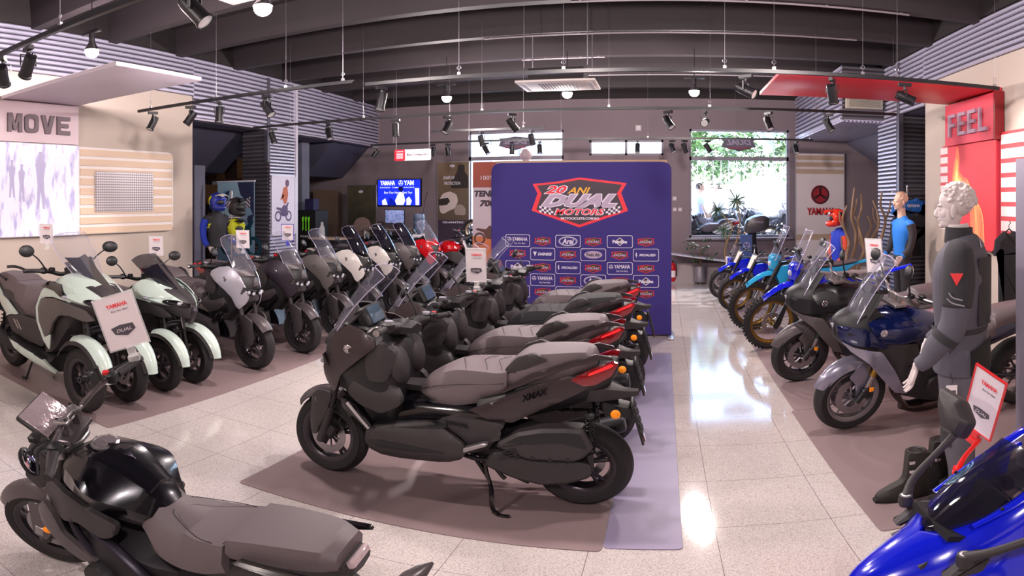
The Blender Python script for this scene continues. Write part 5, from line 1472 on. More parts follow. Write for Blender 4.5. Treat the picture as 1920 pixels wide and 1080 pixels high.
# ---------------- sport tourer
def make_tourer():
 r = empty('sport_touring_motorcycle', (0, 0, 0), cat='motorcycle')
 wheel(r, 1.49, .305, .12, .222, 'front_wheel', M_rims, 10, disc=.15, dbl=True)
 wheel(r, 0, .315, .18, .222, 'rear_wheel', M_rim, 10, disc=.12, discside=-1)
 b = MB(); arc_fender(b, 1.49, .305, .34, 22, 128, .078, drop=.08, taper=(.65, 1))
 b.panel(rnd([(1.56, .50), (1.46, .61), (1.38, .57), (1.36, .47), (1.42, .36), (1.45, .285), (1.485, .30), (1.50, .43)], .02), lambda x, z: .083, t=.012, both=True)
 obj('front_fender', b, M_silvp, r)
 for s in (1, -1):
  b = MB(); b.cyl((1.24, s * .105, .80), (1.375, s * .105, .49), .027); obj('fork_tube', b, M_gold, r)
  b = MB(); b.cyl((1.37, s * .105, .50), (1.44, s * .105, .36), .021); obj('fork_slider', b, M_steel, r)
  b = MB(); b.cyl((1.43, s * .105, .38), (1.50, s * .105, .29), .026); b.box((1.42, s * .11, .36), (.06, .05, .1), rot=(0, .5, 0), bev=.012); obj('brake_calliper', b, M_engine, r)
  b = MB(); b.box((1.40, s * .145, .40), (.035, .01, .035), bev=.004); obj('fork_reflector', b, M_amber, r)
 b = MB()
 b.loft([(1.64, [(0, .80), (.03, .82), (.06, .90), (.03, .94), (0, .95)]), (1.56, [(0, .72), (.10, .75), (.15, .85), (.10, .97), (0, 1.0)]), (1.44, [(0, .66), (.13, .70), (.18, .86), (.12, 1.0), (0, 1.03)]), (1.30, [(0, .60), (.13, .64), (.18, .84), (.10, .98), (0, 1.0)]), (1.2, [(0, .6), (.1, .64), (.15, .84), (.08, .94), (0, .95)])], n=3)
 obj('inner_fairing', b, M_plastd, r, ang=60)
 b = MB(); b.panel(rnd([(1.642, .91), (1.43, .895), (1.33, .80), (1.265, .748), (1.31, .735), (1.40, .757), (1.54, .77), (1.60, .785), (1.628, .835)], .015), lambda x, z: .20 - .10 * clampf((x - 1.46) / .18, 0, 1), t=.02, both=True)
 up = obj('upper_fairing', b, M_navy, r)
 b = MB(); b.panel(rnd([(1.615, .80), (1.53, .755), (1.33, .72), (1.225, .56), (1.12, .345), (1.21, .37), (1.32, .50), (1.43, .64), (1.55, .725)], .012), lambda x, z: .235 - .10 * clampf((x - 1.42) / .2, 0, 1) - .04 * clampf((.5 - z) / .2, 0, 1), t=.02, both=True)
 obj('lower_fairing', b, M_silvp, r)
 b = MB(); b.panel(rnd([(1.43, .94), (1.30, .965), (1.16, .955), (.98, .90), (.94, .84), (1.0, .785), (1.17, .757), (1.32, .78), (1.385, .85)], .03), lambda x, z: .205 - .09 * clampf((z - .86) / .12, 0, 1), t=.03, both=True)
 obj('tank_side', b, M_navy, r)
 for s in (1, -1): tuning_emblem(r, 1.315, s * .208, .862, s, r=.028)
 b = MB(); b.loft([(1.34, [(0, .8), (.08, .81), (.1, .9), (.06, .98), (0, 1.0)]), (1.2, [(0, .76), (.14, .78), (.17, .9), (.11, .99), (0, 1.02)]), (1.0, [(0, .74), (.15, .76), (.18, .88), (.12, .98), (0, 1.01)]), (.84, [(0, .72), (.12, .74), (.15, .84), (.1, .94), (0, .97)]), (.76, [(0, .72), (.08, .74), (.1, .8), (.07, .88), (0, .9)])], n=4); obj('fuel_tank', b, M_navy, r, ang=60)
 b = MB(); b.panel(rnd([(1.30, .76), (1.02, .74), (1.0, .62), (1.10, .36), (1.18, .42), (1.24, .58), (1.34, .72)], .02), lambda x, z: .17, t=.04, both=True)
 obj('radiator_duct', b, M_plast, r)
 # faces of the lamp
 b = MB(); b.grid(lambda u, v: Vector((1.66 - .10 * abs(2 * u - 1) - .03 * v, (2 * u - 1) * .12, lerp(.90, .84, v))), 10, 4, t=.01); obj('headlight', b, M_lens, r)
 # screen
 b = MB(); b.grid(lambda u, v: Vector((lerp(1.57, 1.27, v) + .02 * math.sin(pi * v) - .07 * (2 * u - 1) ** 2, (2 * u - 1) * lerp(.14, .11, v), lerp(.93, 1.42, v) - .05 * abs(2 * u - 1) ** 4 * v)), 14, 12, t=.004)
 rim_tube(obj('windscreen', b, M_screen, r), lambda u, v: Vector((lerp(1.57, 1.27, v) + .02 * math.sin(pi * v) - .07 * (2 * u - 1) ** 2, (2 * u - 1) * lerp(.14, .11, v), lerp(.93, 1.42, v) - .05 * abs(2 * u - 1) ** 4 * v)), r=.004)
 b = MB(); b.grid(lambda u, v: Vector((lerp(1.54, 1.42, v) - .12 * (2 * u - 1) ** 2, (2 * u - 1) * .14, lerp(.95, 1.14, v))), 8, 4, t=.012); b.box((1.36, 0, 1.14), (.05, .14, .1), rot=(0, -.4, 0), bev=.01); obj('instrument_panel', b, M_plastd, r)
 handlebar(r, 1.16, 1.14, .40, rise=.03, back=.12, guards=True)
 mirrors(r, 1.14, 1.15, .24, 1.33, .10, (.025, .07, .05))
 b = MB(); b.loft([(1.12, [(0, .28), (.12, .30), (.15, .42), (.12, .56), (0, .60)]), (.88, [(0, .20), (.16, .24), (.2, .40), (.15, .58), (0, .66)]), (.66, [(0, .22), (.15, .26), (.18, .40), (.13, .54), (0, .6)]), (.5, [(0, .28), (.08, .3), (.1, .4), (.07, .5), (0, .52)])], n=3)
 for s in (1, -1):
  b.lathe([(0, .03), (.085, .03), (.10, .0), (.10, -.03)], c=(.86, s * .19, .38), axis='y', seg=20); b.lathe([(0, .02), (.05, .02), (.06, .0)], c=(1.02, s * .16, .46), axis='y', seg=16)
  for k in range(5):
   b.ell((.80 + k * .07, s * .185, .55 - .03 * (k % 2)), (.02, .02, .02), 8, 6)
 obj('engine', b, M_engine, r)
 b = MB()
 for k in (-1, 0, 1): b.tube([(1.06, k * .07, .46), (1.13, k * .07, .30), (1.04, k * .05, .16), (.9, k * .03, .14)], .022, seg=8)
 b.tube([(1.08, 0, .15), (.92, -.02, .12), (.7, -.05, .13), (.4, -.14, .2), (.2, -.17, .28)], [.03, .06, .06, .06, .05], seg=12)
 obj('exhaust', b, mat('exhaust_steel', 0x4a3f3c, .3, .8), r)
 b = MB()
 for s in (1, -1):
  b.tube([(1.2, s * .08, .86), (.95, s * .17, .72), (.62, s * .16, .56), (.48, s * .13, .38)], .028, seg=8, flat=.7)
  b.tube([(.6, s * .12, .58), (.2, s * .11, .70), (-.15, s * .09, .82)], .016, seg=6)
  b.tube([(.5, s * .12, .42), (.25, s * .13, .36), (0, s * .13, .315)], [.035, .028, .024], seg=8, flat=.6)
 obj('frame', b, MATS['frame_dark'], r)
 b = MB(); b.loft([(.82, [(0, .70), (.09, .71), (.11, .78), (.07, .85), (0, .86)]), (.6, [(0, .68), (.14, .69), (.16, .76), (.12, .83), (0, .84)]), (.36, [(0, .70), (.15, .72), (.16, .79), (.13, .85), (0, .86)]), (.32, [(0, .76), (.14, .78), (.15, .84), (.12, .90), (0, .91)]), (.1, [(0, .80), (.12, .82), (.14, .88), (.11, .93), (0, .94)]), (-.16, [(0, .84), (.09, .86), (.1, .90), (.08, .95), (0, .96)])], n=4); obj('seat', b, M_seat, r, ang=60)
 b = MB(); b.loft([(.5, [(0, .58), (.1, .6), (.14, .66), (.12, .72), (0, .74)]), (.1, [(0, .68), (.1, .7), (.13, .78), (.11, .84), (0, .86)]), (-.24, [(0, .80), (.05, .81), (.07, .85), (.05, .90), (0, .91)])], n=3); obj('tail_body', b, M_navy, r)
 b = MB(); b.box((-.255, 0, .865), (.03, .1, .045), bev=.008); obj('tail_light', b, M_redl, r)
 b = MB(); b.tube([(-.1, 0, .78), (-.28, 0, .62), (-.33, 0, .52)], [.05, .03, .02], seg=8); b.box((-.34, 0, .5), (.01, .2, .18), rot=(0, -.3, 0)); obj('plate_bracket', b, M_plastd, r)
 b = MB(); b.tube([(.60, .12, .26), (.58, .22, .12), (.56, .28, .015)], .012, seg=8); obj('side_stand', b, M_plastd, r)
 steer(r, ('front_wheel', 'front_fender', 'fork_tube', 'fork_slider', 'brake_calliper', 'fork_reflector', 'handlebar'), (1.16, 0, 1.0), (1.58, 0, 0), 14)
 index_children(r)
 return r
# ---------------- off-road bike
def make_enduro(light=False, knob=True, name='dirt_bike'):
 r = empty(name, (0, 0, 0), cat='motorcycle')
 wheel(r, 1.48, .345, .085, .27, 'front_wheel', mat('wire_rim_gold', 0x8a6c34, .3, .8), 5, disc=.125, knob=knob, wire=True)
 wheel(r, 0, .335, .11, .25, 'rear_wheel', MATS['wire_rim_gold'], 5, disc=.11, knob=knob, wire=True)
 b = MB()
 L = []
 for k in range(13):
  f = k / 12
  x = lerp(1.10, 1.60, f); z = .745 + .085 * math.sin(pi * (1 - f) * .62) - .20 * max(0, f - .45) ** 1.5
  w = .062 * (1 - .45 * f) + .012
  L.append([Vector((x, w * u, z - .035 * abs(u) ** 2 + .012 * (1 - abs(u)))) for u in (-1, -.6, -.25, 0, .25, .6, 1)] + [Vector((x, w * u * .95, z - .006 - .035 * abs(u) ** 2)) for u in (1, .5, 0, -.5, -1)])
 b.skin(L)
 obj('front_fender', b, M_blue, r)
 for s in (1, -1):
  b = MB(); b.cyl((1.14, s * .095, .98), (1.30, s * .095, .66), .03); obj('fork_tube', b, M_plastd, r)
  b = MB(); b.cyl((1.29, s * .095, .68), (1.46, s * .095, .34), .022); obj('fork_slider', b, M_alu, r)
  b = MB(); b.prism(rnd([(1.31, .62), (1.36, .60), (1.50, .33), (1.46, .28), (1.40, .36)], .015), s * .115, s * .125, 'xz', bev=.002); obj('fork_guard', b, M_plastd, r)
 # number board or lamp mask
 if light:
  b = MB(); b.loft([(1.26, [(0, .86), (.05, .88), (.07, .95), (.05, 1.03), (0, 1.05)]), (1.20, [(0, .82), (.08, .85), (.11, .95), (.08, 1.06), (0, 1.08)]), (1.12, [(0, .86), (.07, .88), (.09, .96), (.07, 1.04), (0, 1.06)])], n=3); obj('lamp_mask', b, M_blue, r)
  b = MB(); b.ell((1.262, 0, .94), (.02, .05, .04), 12, 8); obj('headlight', b, M_lens, r)
  fs = lambda u, v: Vector((lerp(1.27, 1.07, v) - .05 * (2 * u - 1) ** 2, (2 * u - 1) * lerp(.11, .09, v), lerp(1.0, 1.46, v)))
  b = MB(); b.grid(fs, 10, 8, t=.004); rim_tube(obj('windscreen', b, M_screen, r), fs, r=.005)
  b = MB(); b.box((1.16, 0, 1.16), (.03, .13, .18), rot=(0, .4, 0), bev=.01); obj('rally_tower', b, M_plastd, r)
 else:
  b = MB(); b.grid(lambda u, v: Vector((lerp(1.27, 1.16, v) - .05 * (2 * u - 1) ** 2, (2 * u - 1) * lerp(.065, .10, v), lerp(.83, 1.08, v))), 8, 6, t=.006); obj('number_board', b, M_numb, r)
 handlebar(r, 1.10, 1.16, .39, rise=.09, back=.10, m=M_alu)
 steer(r, ('front_wheel', 'front_fender', 'fork_tube', 'fork_slider', 'fork_guard', 'number_board', 'lamp_mask', 'headlight', 'handlebar', 'windscreen', 'rally_tower'), (1.12, 0, 1.0), (1.56, 0, 0), 12)
 b = MB(); b.panel(rnd([(1.18, .78), (1.12, .92), (.98, .94), (.82, .90), (.80, .86), (.92, .76), (1.02, .62), (1.10, .60)], .02), lambda x, z: .15 - .05 * clampf((.95 - x) / .2, 0, 1), t=.02, both=True); obj('radiator_shroud', b, M_blue, r)
 b = MB(); b.loft([(1.12, [(0, .76), (.06, .78), (.08, .84), (.05, .92), (0, .94)]), (.96, [(0, .74), (.08, .76), (.1, .84), (.06, .94), (0, .96)]), (.80, [(0, .74), (.05, .75), (.06, .82), (.04, .9), (0, .91)])], n=3); obj('fuel_tank', b, M_plastd, r)
 b = MB(); b.loft([(.96, [(0, .90), (.04, .905), (.05, .93), (.03, .955), (0, .96)]), (.7, [(0, .86), (.06, .87), (.075, .90), (.06, .925), (0, .93)]), (.3, [(0, .87), (.07, .88), (.085, .91), (.06, .94), (0, .945)]), (.02, [(0, .92), (.05, .93), (.06, .95), (.04, .965), (0, .97)])], n=4); obj('seat', b, M_seat, r, ang=60)
 b = MB(); b.panel(rnd([(.62, .86), (.30, .88), (.05, .92), (.22, .78), (.36, .66), (.56, .64), (.66, .72)], .02), lambda x, z: .10, t=.015, both=True); obj('side_panel', b, M_blue, r)
 b = MB(); b.grid(lambda u, v: Vector((lerp(.16, -.30, u), (2 * v - 1) * lerp(.085, .055, u), lerp(.90, 1.0, u) - .02 * (2 * v - 1) ** 2)), 8, 6, t=.006); obj('rear_fender', b, M_blue, r)
 b = MB(); b.loft([(.98, [(0, .34), (.09, .36), (.11, .46), (.08, .58), (0, .62)]), (.80, [(0, .32), (.12, .36), (.15, .46), (.1, .60), (0, .72)]), (.62, [(0, .32), (.10, .35), (.12, .44), (.08, .52), (0, .56)])], n=3)
 for s in (1, -1): b.lathe([(0, .02), (.07, .02), (.08, .0)], c=(.74, s * .14, .43), axis='y', seg=18)
 obj('engine', b, M_engine, r)
 b = MB()
 for s in (1, -1):
  b.tube([(1.10, s * .04, .9), (.95, s * .09, .76), (.60, s * .1, .60), (.52, s * .09, .42)], .02, seg=6)
  b.tube([(1.08, s * .03, .82), (1.02, s * .06, .5), (.85, s * .09, .33), (.55, s * .09, .36)], .016, seg=6)
  b.tube([(.55, s * .10, .42), (.3, s * .11, .38), (0, s * .11, .335)], [.03, .024, .02], seg=8, flat=.6)
  b.tube([(.6, s * .07, .66), (.3, s * .07, .78), (.1, s * .05, .88)], .012, seg=6)
 obj('frame', b, mat('frame_blue_grey', 0x3b3d52, .35, .6), r)
 b = MB(); b.tube([(.96, -.06, .55), (1.06, -.09, .42), (.9, -.14, .40), (.6, -.14, .56), (.4, -.13, .70)], .018, seg=8); b.tube([(.42, -.13, .69), (.1, -.13, .82)], [.04, .045], seg=12, smooth=False); obj('exhaust', b, M_alu, r)
 b = MB(); spring(b, (.42, 0, .44), (.50, 0, .74), .035, 7, .007); b.cyl((.42, 0, .40), (.50, 0, .78), .016); obj('rear_shock', b, M_spring, r)
 b = MB(); b.tube([(.62, .1, .36), (.58, .2, .18), (.56, .26, .02)], .01, seg=6); obj('side_stand', b, M_alu, r)
 index_children(r)
 return r
# ---------------- blue sport bike
def make_sport():
 r = empty('sport_motorcycle', (0, 0, 0), cat='motorcycle')
 wheel(r, 1.395, .30, .12, .222, 'front_wheel', M_rim, 10, disc=.15, dbl=True)
 wheel(r, 0, .315, .18, .222, 'rear_wheel', M_rim, 10, disc=.12)
 b = MB(); arc_fender(b, 1.395, .30, .335, 25, 150, .075, drop=.07); obj('front_fender', b, M_blue, r)
 b = MB()
 for s in (1, -1): b.cyl((1.10, s * .1, .92), (1.39, s * .1, .3), .028)
 obj('fork_leg', b, M_gold, r)
 # upper cowl: a shell with an opening for the screen
 cs = [(1.64, .02, .80, .87), (1.60, .075, .74, .935), (1.54, .12, .68, .99), (1.46, .165, .62, 1.045), (1.38, .20, .60, 1.09), (1.28, .225, .60, 1.14), (1.18, .235, .62, 1.19), (1.08, .235, .66, 1.235), (.98, .225, .72, 1.27)]
 def cow(s):
  b = MB()
  L = []
  for i, (x, w, zb, zt) in enumerate(splf([list(c) for c in cs], 3)):
   # the rim of the screen opening runs from the nose up and back
   open_w = clampf((1.40 - x) / .20, 0, 1) ** .6 * .118
   pts = []
   n = 9
   for k in range(n):
    a = k / (n - 1)
    yy = lerp(open_w, w, math.sin(a * pi / 2))
    zz = lerp(zt, lerp(zb, zt, .45), 1 - math.cos(a * pi / 2)) if a < 1 else lerp(zb, zt, .45)
    pts.append((yy, zz))
   pts += [(w * .98, lerp(zb, zt, .25)), (w * .8, zb)]
   sec = [Vector((x - .0 - .10 * (y_ / .24) ** 2 * 0, s * y_, z_)) for y_, z_ in pts] + [Vector((x - .004, s * max(0.0, y_ - .008), z_ - .006)) for y_, z_ in reversed(pts)]
   L.append(sec)
  b.skin(L)
  return b
 for s in (1, -1):
  obj('front_cowl', cow(s), M_blue, r, ang=60)
 b = MB()
 b.grid(lambda u, v: Vector((lerp(1.395, 1.05, v), (2 * u - 1) * lerp(.02, .128, clampf(v * 2.6, 0, 1) ** .6), lerp(1.085, 1.30, v) + .035 * math.cos((2 * u - 1) * pi / 2) * math.sin(pi * (.12 + .8 * v)))), 16, 14, t=.004)
 obj('windscreen', b, M_smoke, r)
 for s in (1, -1):
  b = MB(); b.tube([(1.30, s * .125, 1.14), (1.15, s * .14, 1.21), (.98, s * .13, 1.30), (.94, s * .115, 1.315)], [.012, .02, .022, .012], seg=8, flat=.5); fr = obj('screen_rim', b, M_blue, r)
  b = MB()
  b.b.free()
  for t_ in (.25, .55, .85): b = MB(); b.ell((lerp(1.30, .96, t_), s * .142, lerp(1.15, 1.315, t_)), (.007, .004, .007), 8, 6); obj('rim_screw', b, M_plastd, fr)
  b = MB(); b.panel(rnd([(1.58, .84), (1.40, .86), (1.20, .80), (1.0, .62), (.92, .40), (1.08, .34), (1.30, .46), (1.48, .66)], .03), lambda x, z: .225 - .15 * clampf((x - 1.3) / .35, 0, 1) + .01, t=.02, side=s); obj('side_fairing', b, M_blue, r)
  # mirrors
  b = MB()
  b.prism(rnd([(1.42, 1.0), (1.33, 1.075), (1.27, 1.07), (1.30, 1.0)], .015), s * .15, s * .2, 'xz', bev=.01)
  b.lathe([(0, .026), (.022, .024), (.026, 0), (.022, -.02), (0, -.02)], c=(1.365, s * .20, 1.075), seg=18)
  b.tube([(1.365, s * .20, 1.085), (1.31, s * .26, 1.13), (1.19, s * .32, 1.19), (1.12, s * .35, 1.225)], [.019, .014, .013, .016], seg=10)
  mo = obj('mirror', b, M_plast, r)
  b = MB()
  q = Matrix.Rotation(s * -.25, 3, 'Z') @ Matrix.Rotation(-.35, 3, 'Y')
  L = []
  for (xx, k) in ((.038, .30), (.03, .7), (.012, .95), (-.012, 1.0), (-.022, .95)):
   L.append([Vector((1.08, s * .40, 1.285)) + q @ Vector((xx * 1.3, s * y_ * k * 1.25, z_ * k * 1.3)) for y_, z_ in rnd([(-.05, -.062), (.03, -.055), (.085, .02), (.098, .07), (-.01, .055), (-.07, .0)], .014)])
  b.skin(L)
  obj('mirror_housing', b, M_plast, mo, ang=30)
  b = MB(); b.skin([[Vector((1.08, s * .40, 1.285)) + q @ Vector((xx * 1.3, s * y_ * 1.08, z_ * 1.1)) for y_, z_ in rnd([(-.05, -.062), (.03, -.055), (.085, .02), (.098, .07), (-.01, .055), (-.07, .0)], .014)] for xx in (-.018, -.026)]); obj('mirror_glass', b, M_mirror, mo)
  b = MB(); b.lathe([(0, .004), (.015, .003), (.016, 0)], c=(1.365, s * .20, 1.098), seg=16); obj('pivot_cap', b, M_alu, mo)
 b = MB(); b.box((1.18, 0, 1.14), (.03, .17, .1), rot=(0, -.5, 0), bev=.01); b.box((1.28, 0, 1.08), (.2, .24, .02), rot=(0, -.3, 0)); b.tube([(1.45, -.1, 1.0), (1.25, -.08, 1.1), (1.1, -.1, 1.1)], .01, seg=6); b.tube([(1.45, .1, 1.0), (1.25, .08, 1.1), (1.1, .1, 1.1)], .01, seg=6); obj('instrument_panel', b, M_plastd, r)
 b = MB(); b.ell((1.60, 0, .80), (.05, .06, .05), 14, 8); obj('headlight', b, M_lens, r)
 handlebar(r, 1.06, 1.08, .33, rise=.0, back=.10, m=M_plastd)
 b = MB(); b.tube([(1.06, -.26, 1.08), (1.12, -.30, 1.08), (1.10, -.36, 1.08)], [.018, .016, .01], seg=8); b.tube([(1.10, -.34, 1.08), (1.06, -.36, 1.12), (.99, -.38, 1.17)], [.012, .01, .009], seg=8); b.cyl((1.02, -.28, 1.08), (1.0, -.33, 1.08), .027); obj('lever_clamp', b, mat('gloss_red_plastic', 0xe81c1c, .2, coat=.5), r)
 b = MB(); b.loft([(1.08, [(0, .8), (.08, .82), (.1, .9), (.06, .98), (0, 1.0)]), (.86, [(0, .76), (.16, .78), (.19, .9), (.12, 1.0), (0, 1.03)]), (.62, [(0, .74), (.12, .76), (.14, .82), (.1, .9), (0, .93)]), (.54, [(0, .74), (.08, .76), (.1, .8), (.06, .84), (0, .86)])], n=4); obj('fuel_tank', b, M_blue, r, ang=60)
 b = MB(); b.loft([(.58, [(0, .72), (.1, .73), (.12, .77), (.08, .80), (0, .81)]), (.25, [(0, .74), (.14, .75), (.15, .79), (.1, .81), (0, .82)]), (.1, [(0, .80), (.1, .82), (.11, .86), (.08, .88), (0, .89)]), (-.2, [(0, .88), (.05, .89), (.06, .93), (.04, .95), (0, .96)])], n=3); obj('seat', b, M_seatb, r)
 b = MB(); b.loft([(1.0, [(0, .25), (.14, .28), (.18, .42), (.14, .6), (0, .66)]), (.55, [(0, .25), (.12, .28), (.15, .42), (.12, .56), (0, .62)])], n=2); b.tube([(1.05, 0, .5), (1.1, 0, .3), (.8, 0, .17), (.4, -.1, .2), (.2, -.16, .3)], [.03, .03, .05, .06, .05], seg=10)
 for s in (1, -1): b.tube([(1.1, s * .08, .88), (.6, s * .15, .54), (.5, s * .12, .38), (0, s * .12, .315)], .026, seg=8)
 obj('engine', b, M_engine, r)
 b = MB(); b.tube([(.62, .12, .26), (.60, .22, .12), (.58, .28, .015)], .012, seg=8); obj('side_stand', b, M_plastd, r)
 index_children(r)
 return r
# ------------------------------------------------------------------ place the vehicles
R_ = math.radians
def at(o, x, y, rz, lean=0., z=.006, sc=1., label=None, group=None):
 o.location = (x, y, z); o.rotation_euler = (R_(lean), 0, R_(rz)); o.scale = (sc, sc, sc)
 if label: o['label'] = label
 if group: o['group'] = group
 return o
GM = 'dark maxi scooters in the middle row'
at(sc1, -.435, 3.29, 181.6, -3, label='dark brown maxi scooter at the front of the middle row, fully in view', group=GM)
for y, lb, x, sw in ((4.18, 'dark maxi scooter directly behind the front one, grey seat and carded handlebar', -.46, {}),
                     (5.15, 'dark maxi scooter third in the middle row, with a black textured seat', -.43, {'seat_vinyl': M_seatb}),
                     (6.02, 'dark maxi scooter last in the middle row, closest to the blue backdrop', -.42, {})):
 c = copy_tree(sc1, (x, y, .006), (R_(-3), 0, R_(181.6)), lb, GM, swap=sw)
tw = at(make_three_wheeler(True), -5.67, 3.08, 0, 0, label='large mint three wheeled scooter with clear screen, at the left edge', group='three wheelers by the left wall')
t2 = at(make_three_wheeler(False), -4.09 - 1.44, 3.95, 0, 0, sc=.9, label='small mint three wheeled scooter with smoked screen, second in the left row', group='three wheelers by the left wall')
GL = 'scooters in the left row'
lrow = [
 (4.92, 0, -3.95, {'matt_brown_paint': M_silver, 'matt_nose_paint': M_greyp}, 'silver sided maxi scooter with matt grey nose, third in the left row'),
 (5.78, -2, -3.93, {'matt_brown_paint': M_darkp, 'matt_nose_paint': M_greyp}, 'dark plum maxi scooter, fourth in the left row'),
 (6.62, -2, -3.95, {'matt_brown_paint': M_khaki, 'matt_nose_paint': M_khaki}, 'matt khaki maxi scooter, fifth in the left row'),
 (7.45, -6, -3.95, {'matt_brown_paint': M_whitep, 'matt_nose_paint': M_gloss, 'clear_screen': M_smoke}, 'white maxi scooter with tall smoked screen, nearest of the two white ones'),
 (8.25, -6, -3.9, {'matt_brown_paint': M_whitep, 'matt_nose_paint': M_gloss, 'clear_screen': M_smoke}, 'white maxi scooter with tall smoked screen, farther of the two white ones'),
 (9.05, -6, -3.9, {'matt_brown_paint': M_greyp, 'matt_nose_paint': M_greyp, 'clear_screen': M_smoke}, 'grey maxi scooter with smoked screen beyond the white ones'),
 (9.9, -10, -3.85, {'matt_brown_paint': M_redpaint, 'matt_nose_paint': M_redpaint}, 'red maxi scooter at the far end of the left row')]
for y, a, x, sw, lb in lrow:
 copy_tree(sc1, (x - 1.55 * math.cos(R_(a)), y - 1.55 * math.sin(R_(a)), .006), (R_(-3), 0, R_(a)), lb, GL, swap=sw)
mt = at(make_naked(), -1.016, 1.537, math.degrees(3.193), -11, z=0., sc=.872, label='black naked motorcycle at the bottom left with dark satin tank and grey seat')
tr = at(make_tourer(), 2.87, 4.36, 180, -6, label='navy and silver sport touring motorcycle beside the jacket mannequin')
copy_tree(tr, (2.80, 5.72, .006), (R_(-6), 0, R_(180)), 'matt black sport touring motorcycle behind the navy one', swap={'navy_blue': M_bkp, 'lilac_silver_paint': M_greyp, 'gold_anodised': M_plastd, 'rim_grey': M_rim})
GE = 'dirt bikes in the right row'
e1 = at(make_enduro(True), 2.75, 7.1, 180, -4, label='blue enduro motorcycle with knobby tyres and gold rims behind the black tourer', group=GE)
copy_tree(e1, (2.70, 8.2, .006), (R_(-4), 0, R_(180)), 'sky blue dirt bike with sky blue lamp mask and gold rims', GE, swap={'racing_blue': M_cyan})
e2 = at(make_enduro(False, False), 2.42, 9.6, 180, -4, sc=.86, label='blue junior dirt bike with white number board, nearest of the pair', group=GE)
copy_tree(e2, (2.30, 10.85, .0), (R_(-4), 0, R_(180)), 'blue junior dirt bike with white number board, farther of the pair', GE, swap={'wire_rim_gold': M_rims}, sc=.82)
copy_tree(e1, (1.10 + .95, 11.95, .0), (R_(-4), 0, R_(180)), 'tiny blue childrens dirt bike with black wheels beside the potted ficus', GE, swap={'wire_rim_gold': M_rim, 'number_board_white': M_blue}, sc=.62)
sp = at(make_sport(), 1.81, 1.41, 180, -3, z=0., sc=.85, label='glossy blue sport motorcycle with smoked screen in the bottom right corner')
# upright bikes behind the left row, seen between the scooters
n2 = copy_tree(mt, (-6.78, 11.5, 0), (R_(-4), 0, R_(-4)), 'black naked motorcycle before the camouflage helmet poster', 'naked bikes at the back', swap={'seat_vinyl': M_seatb, 'crinkled_film': M_lcd}, sc=1.)
copy_tree(mt, (-4.75, 11.5, 0), (R_(-4), 0, R_(-4)), 'black naked motorcycle in front of the water cooler', 'naked bikes at the back', swap={'seat_vinyl': M_seatb, 'crinkled_film': M_lcd}, sc=1.)
copy_tree(mt, (-4.8, 10.72, 0), (R_(-4), 0, R_(-2)), 'red tanked naked motorcycle beyond the red scooter', 'naked bikes at the back', swap={'seat_vinyl': M_seatb, 'satin_dark_tank': M_redpaint, 'crinkled_film': M_lcd}, sc=1.)
# ------------------------------------------------------------------ lighting tracks and spotlights
TZ = 3.0
M_track = mat('track_black', 0x17161b, .4)
M_wire = mat('steel_wire', 0xb5b2bc, .3, .9)
M_spotlens = mat('spot_lens_lit', 0xffe8d0, .2, emit=(1, .87, .74), es=9)
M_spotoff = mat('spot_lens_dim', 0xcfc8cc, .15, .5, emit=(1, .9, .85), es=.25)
def track(x0, x1, y, label, wires):
 t = empty('lighting_track', ((x0 + x1) / 2, y, TZ), label=label, cat='track', group='black lighting tracks')
 h = (x1 - x0) / 2
 b = MB(); b.box((0, 0, 0), (2 * h, .035, .035)); obj('rail', b, M_track, t, smooth=False)
 for w in wires:
  b = MB(); b.cyl((w - (x0 + x1) / 2, 0, .01), (w - (x0 + x1) / 2, 0, ZC - TZ + .38), .0018, seg=5)
  b.lathe([(.017, -.002), (.021, 0), (.017, .002)], c=(w - (x0 + x1) / 2, 0, .09), axis='y', seg=14)
  b.box((w - (x0 + x1) / 2, 0, .03), (.03, .02, .03))
  obj('hanging_wire', b, M_wire, t)
 return t
track(-4.6, -1.3, 2.19, 'black lighting track crossing the top left corner', [-3.4, -2.6, -1.6])
track(-6.15, -2.93, 5.2, 'black lighting track in front of the left column, sloping up in view', [-5.9, -4.75, -3.75, -3.05])
track(-2.9, 3.35, 5.4, 'black lighting track running before the red canopy', [-1.9, -.9, .55, 1.0, 1.85, 2.2, 3.3])
track(-6.25, 3.15, 7.75, 'long black lighting track across the middle of the hall', [-5.5, -4.2, -2.4, -.7, .6, 2.0, 3.1])
track(-3.95, -1.95, 9.75, 'short black lighting track before the left window', [-3.6, -2.3])
track(-6.15, 2.95, 11.7, 'long black lighting track nearest the far wall', [-5.6, -3.9, -2.0, -.3, 1.4, 2.9])
def make_spot():
 t = empty('track_spotlight', (0, 0, 0), cat='spotlight')
 b = MB(); b.box((0, 0, -.035), (.13, .04, .035), bev=.004); b.cyl((0, 0, -.05), (0, 0, -.085), .012); obj('adapter', b, M_track, t)
 b = MB()
 b.box((0, 0, -.085), (.016, .125, .006))
 for s in (1, -1): b.box((0, s * .06, -.125), (.016, .005, .085))
 obj('yoke', b, M_track, t)
 b = MB()
 b.lathe([(0, .085), (.03, .085), (.044, .078), (.047, .06), (.047, -.08), (.052, -.085), (.052, -.10), (.046, -.10), (.044, -.088)], seg=24)
 for k in range(12):
  a = k * pi / 6; b.box((.04 * math.cos(a), .04 * math.sin(a), .08), (.004, .012, .02), rot=(0, 0, a))
 h = obj('lamp_housing', b, M_black, t, loc=(0, 0, -.165))
 b = MB(); b.lathe([(0, -.094), (.045, -.092)], seg=24); obj('lens', b, M_spotlens, h)
 index_children(t)
 return t
spot0 = make_spot(); spot_first = True
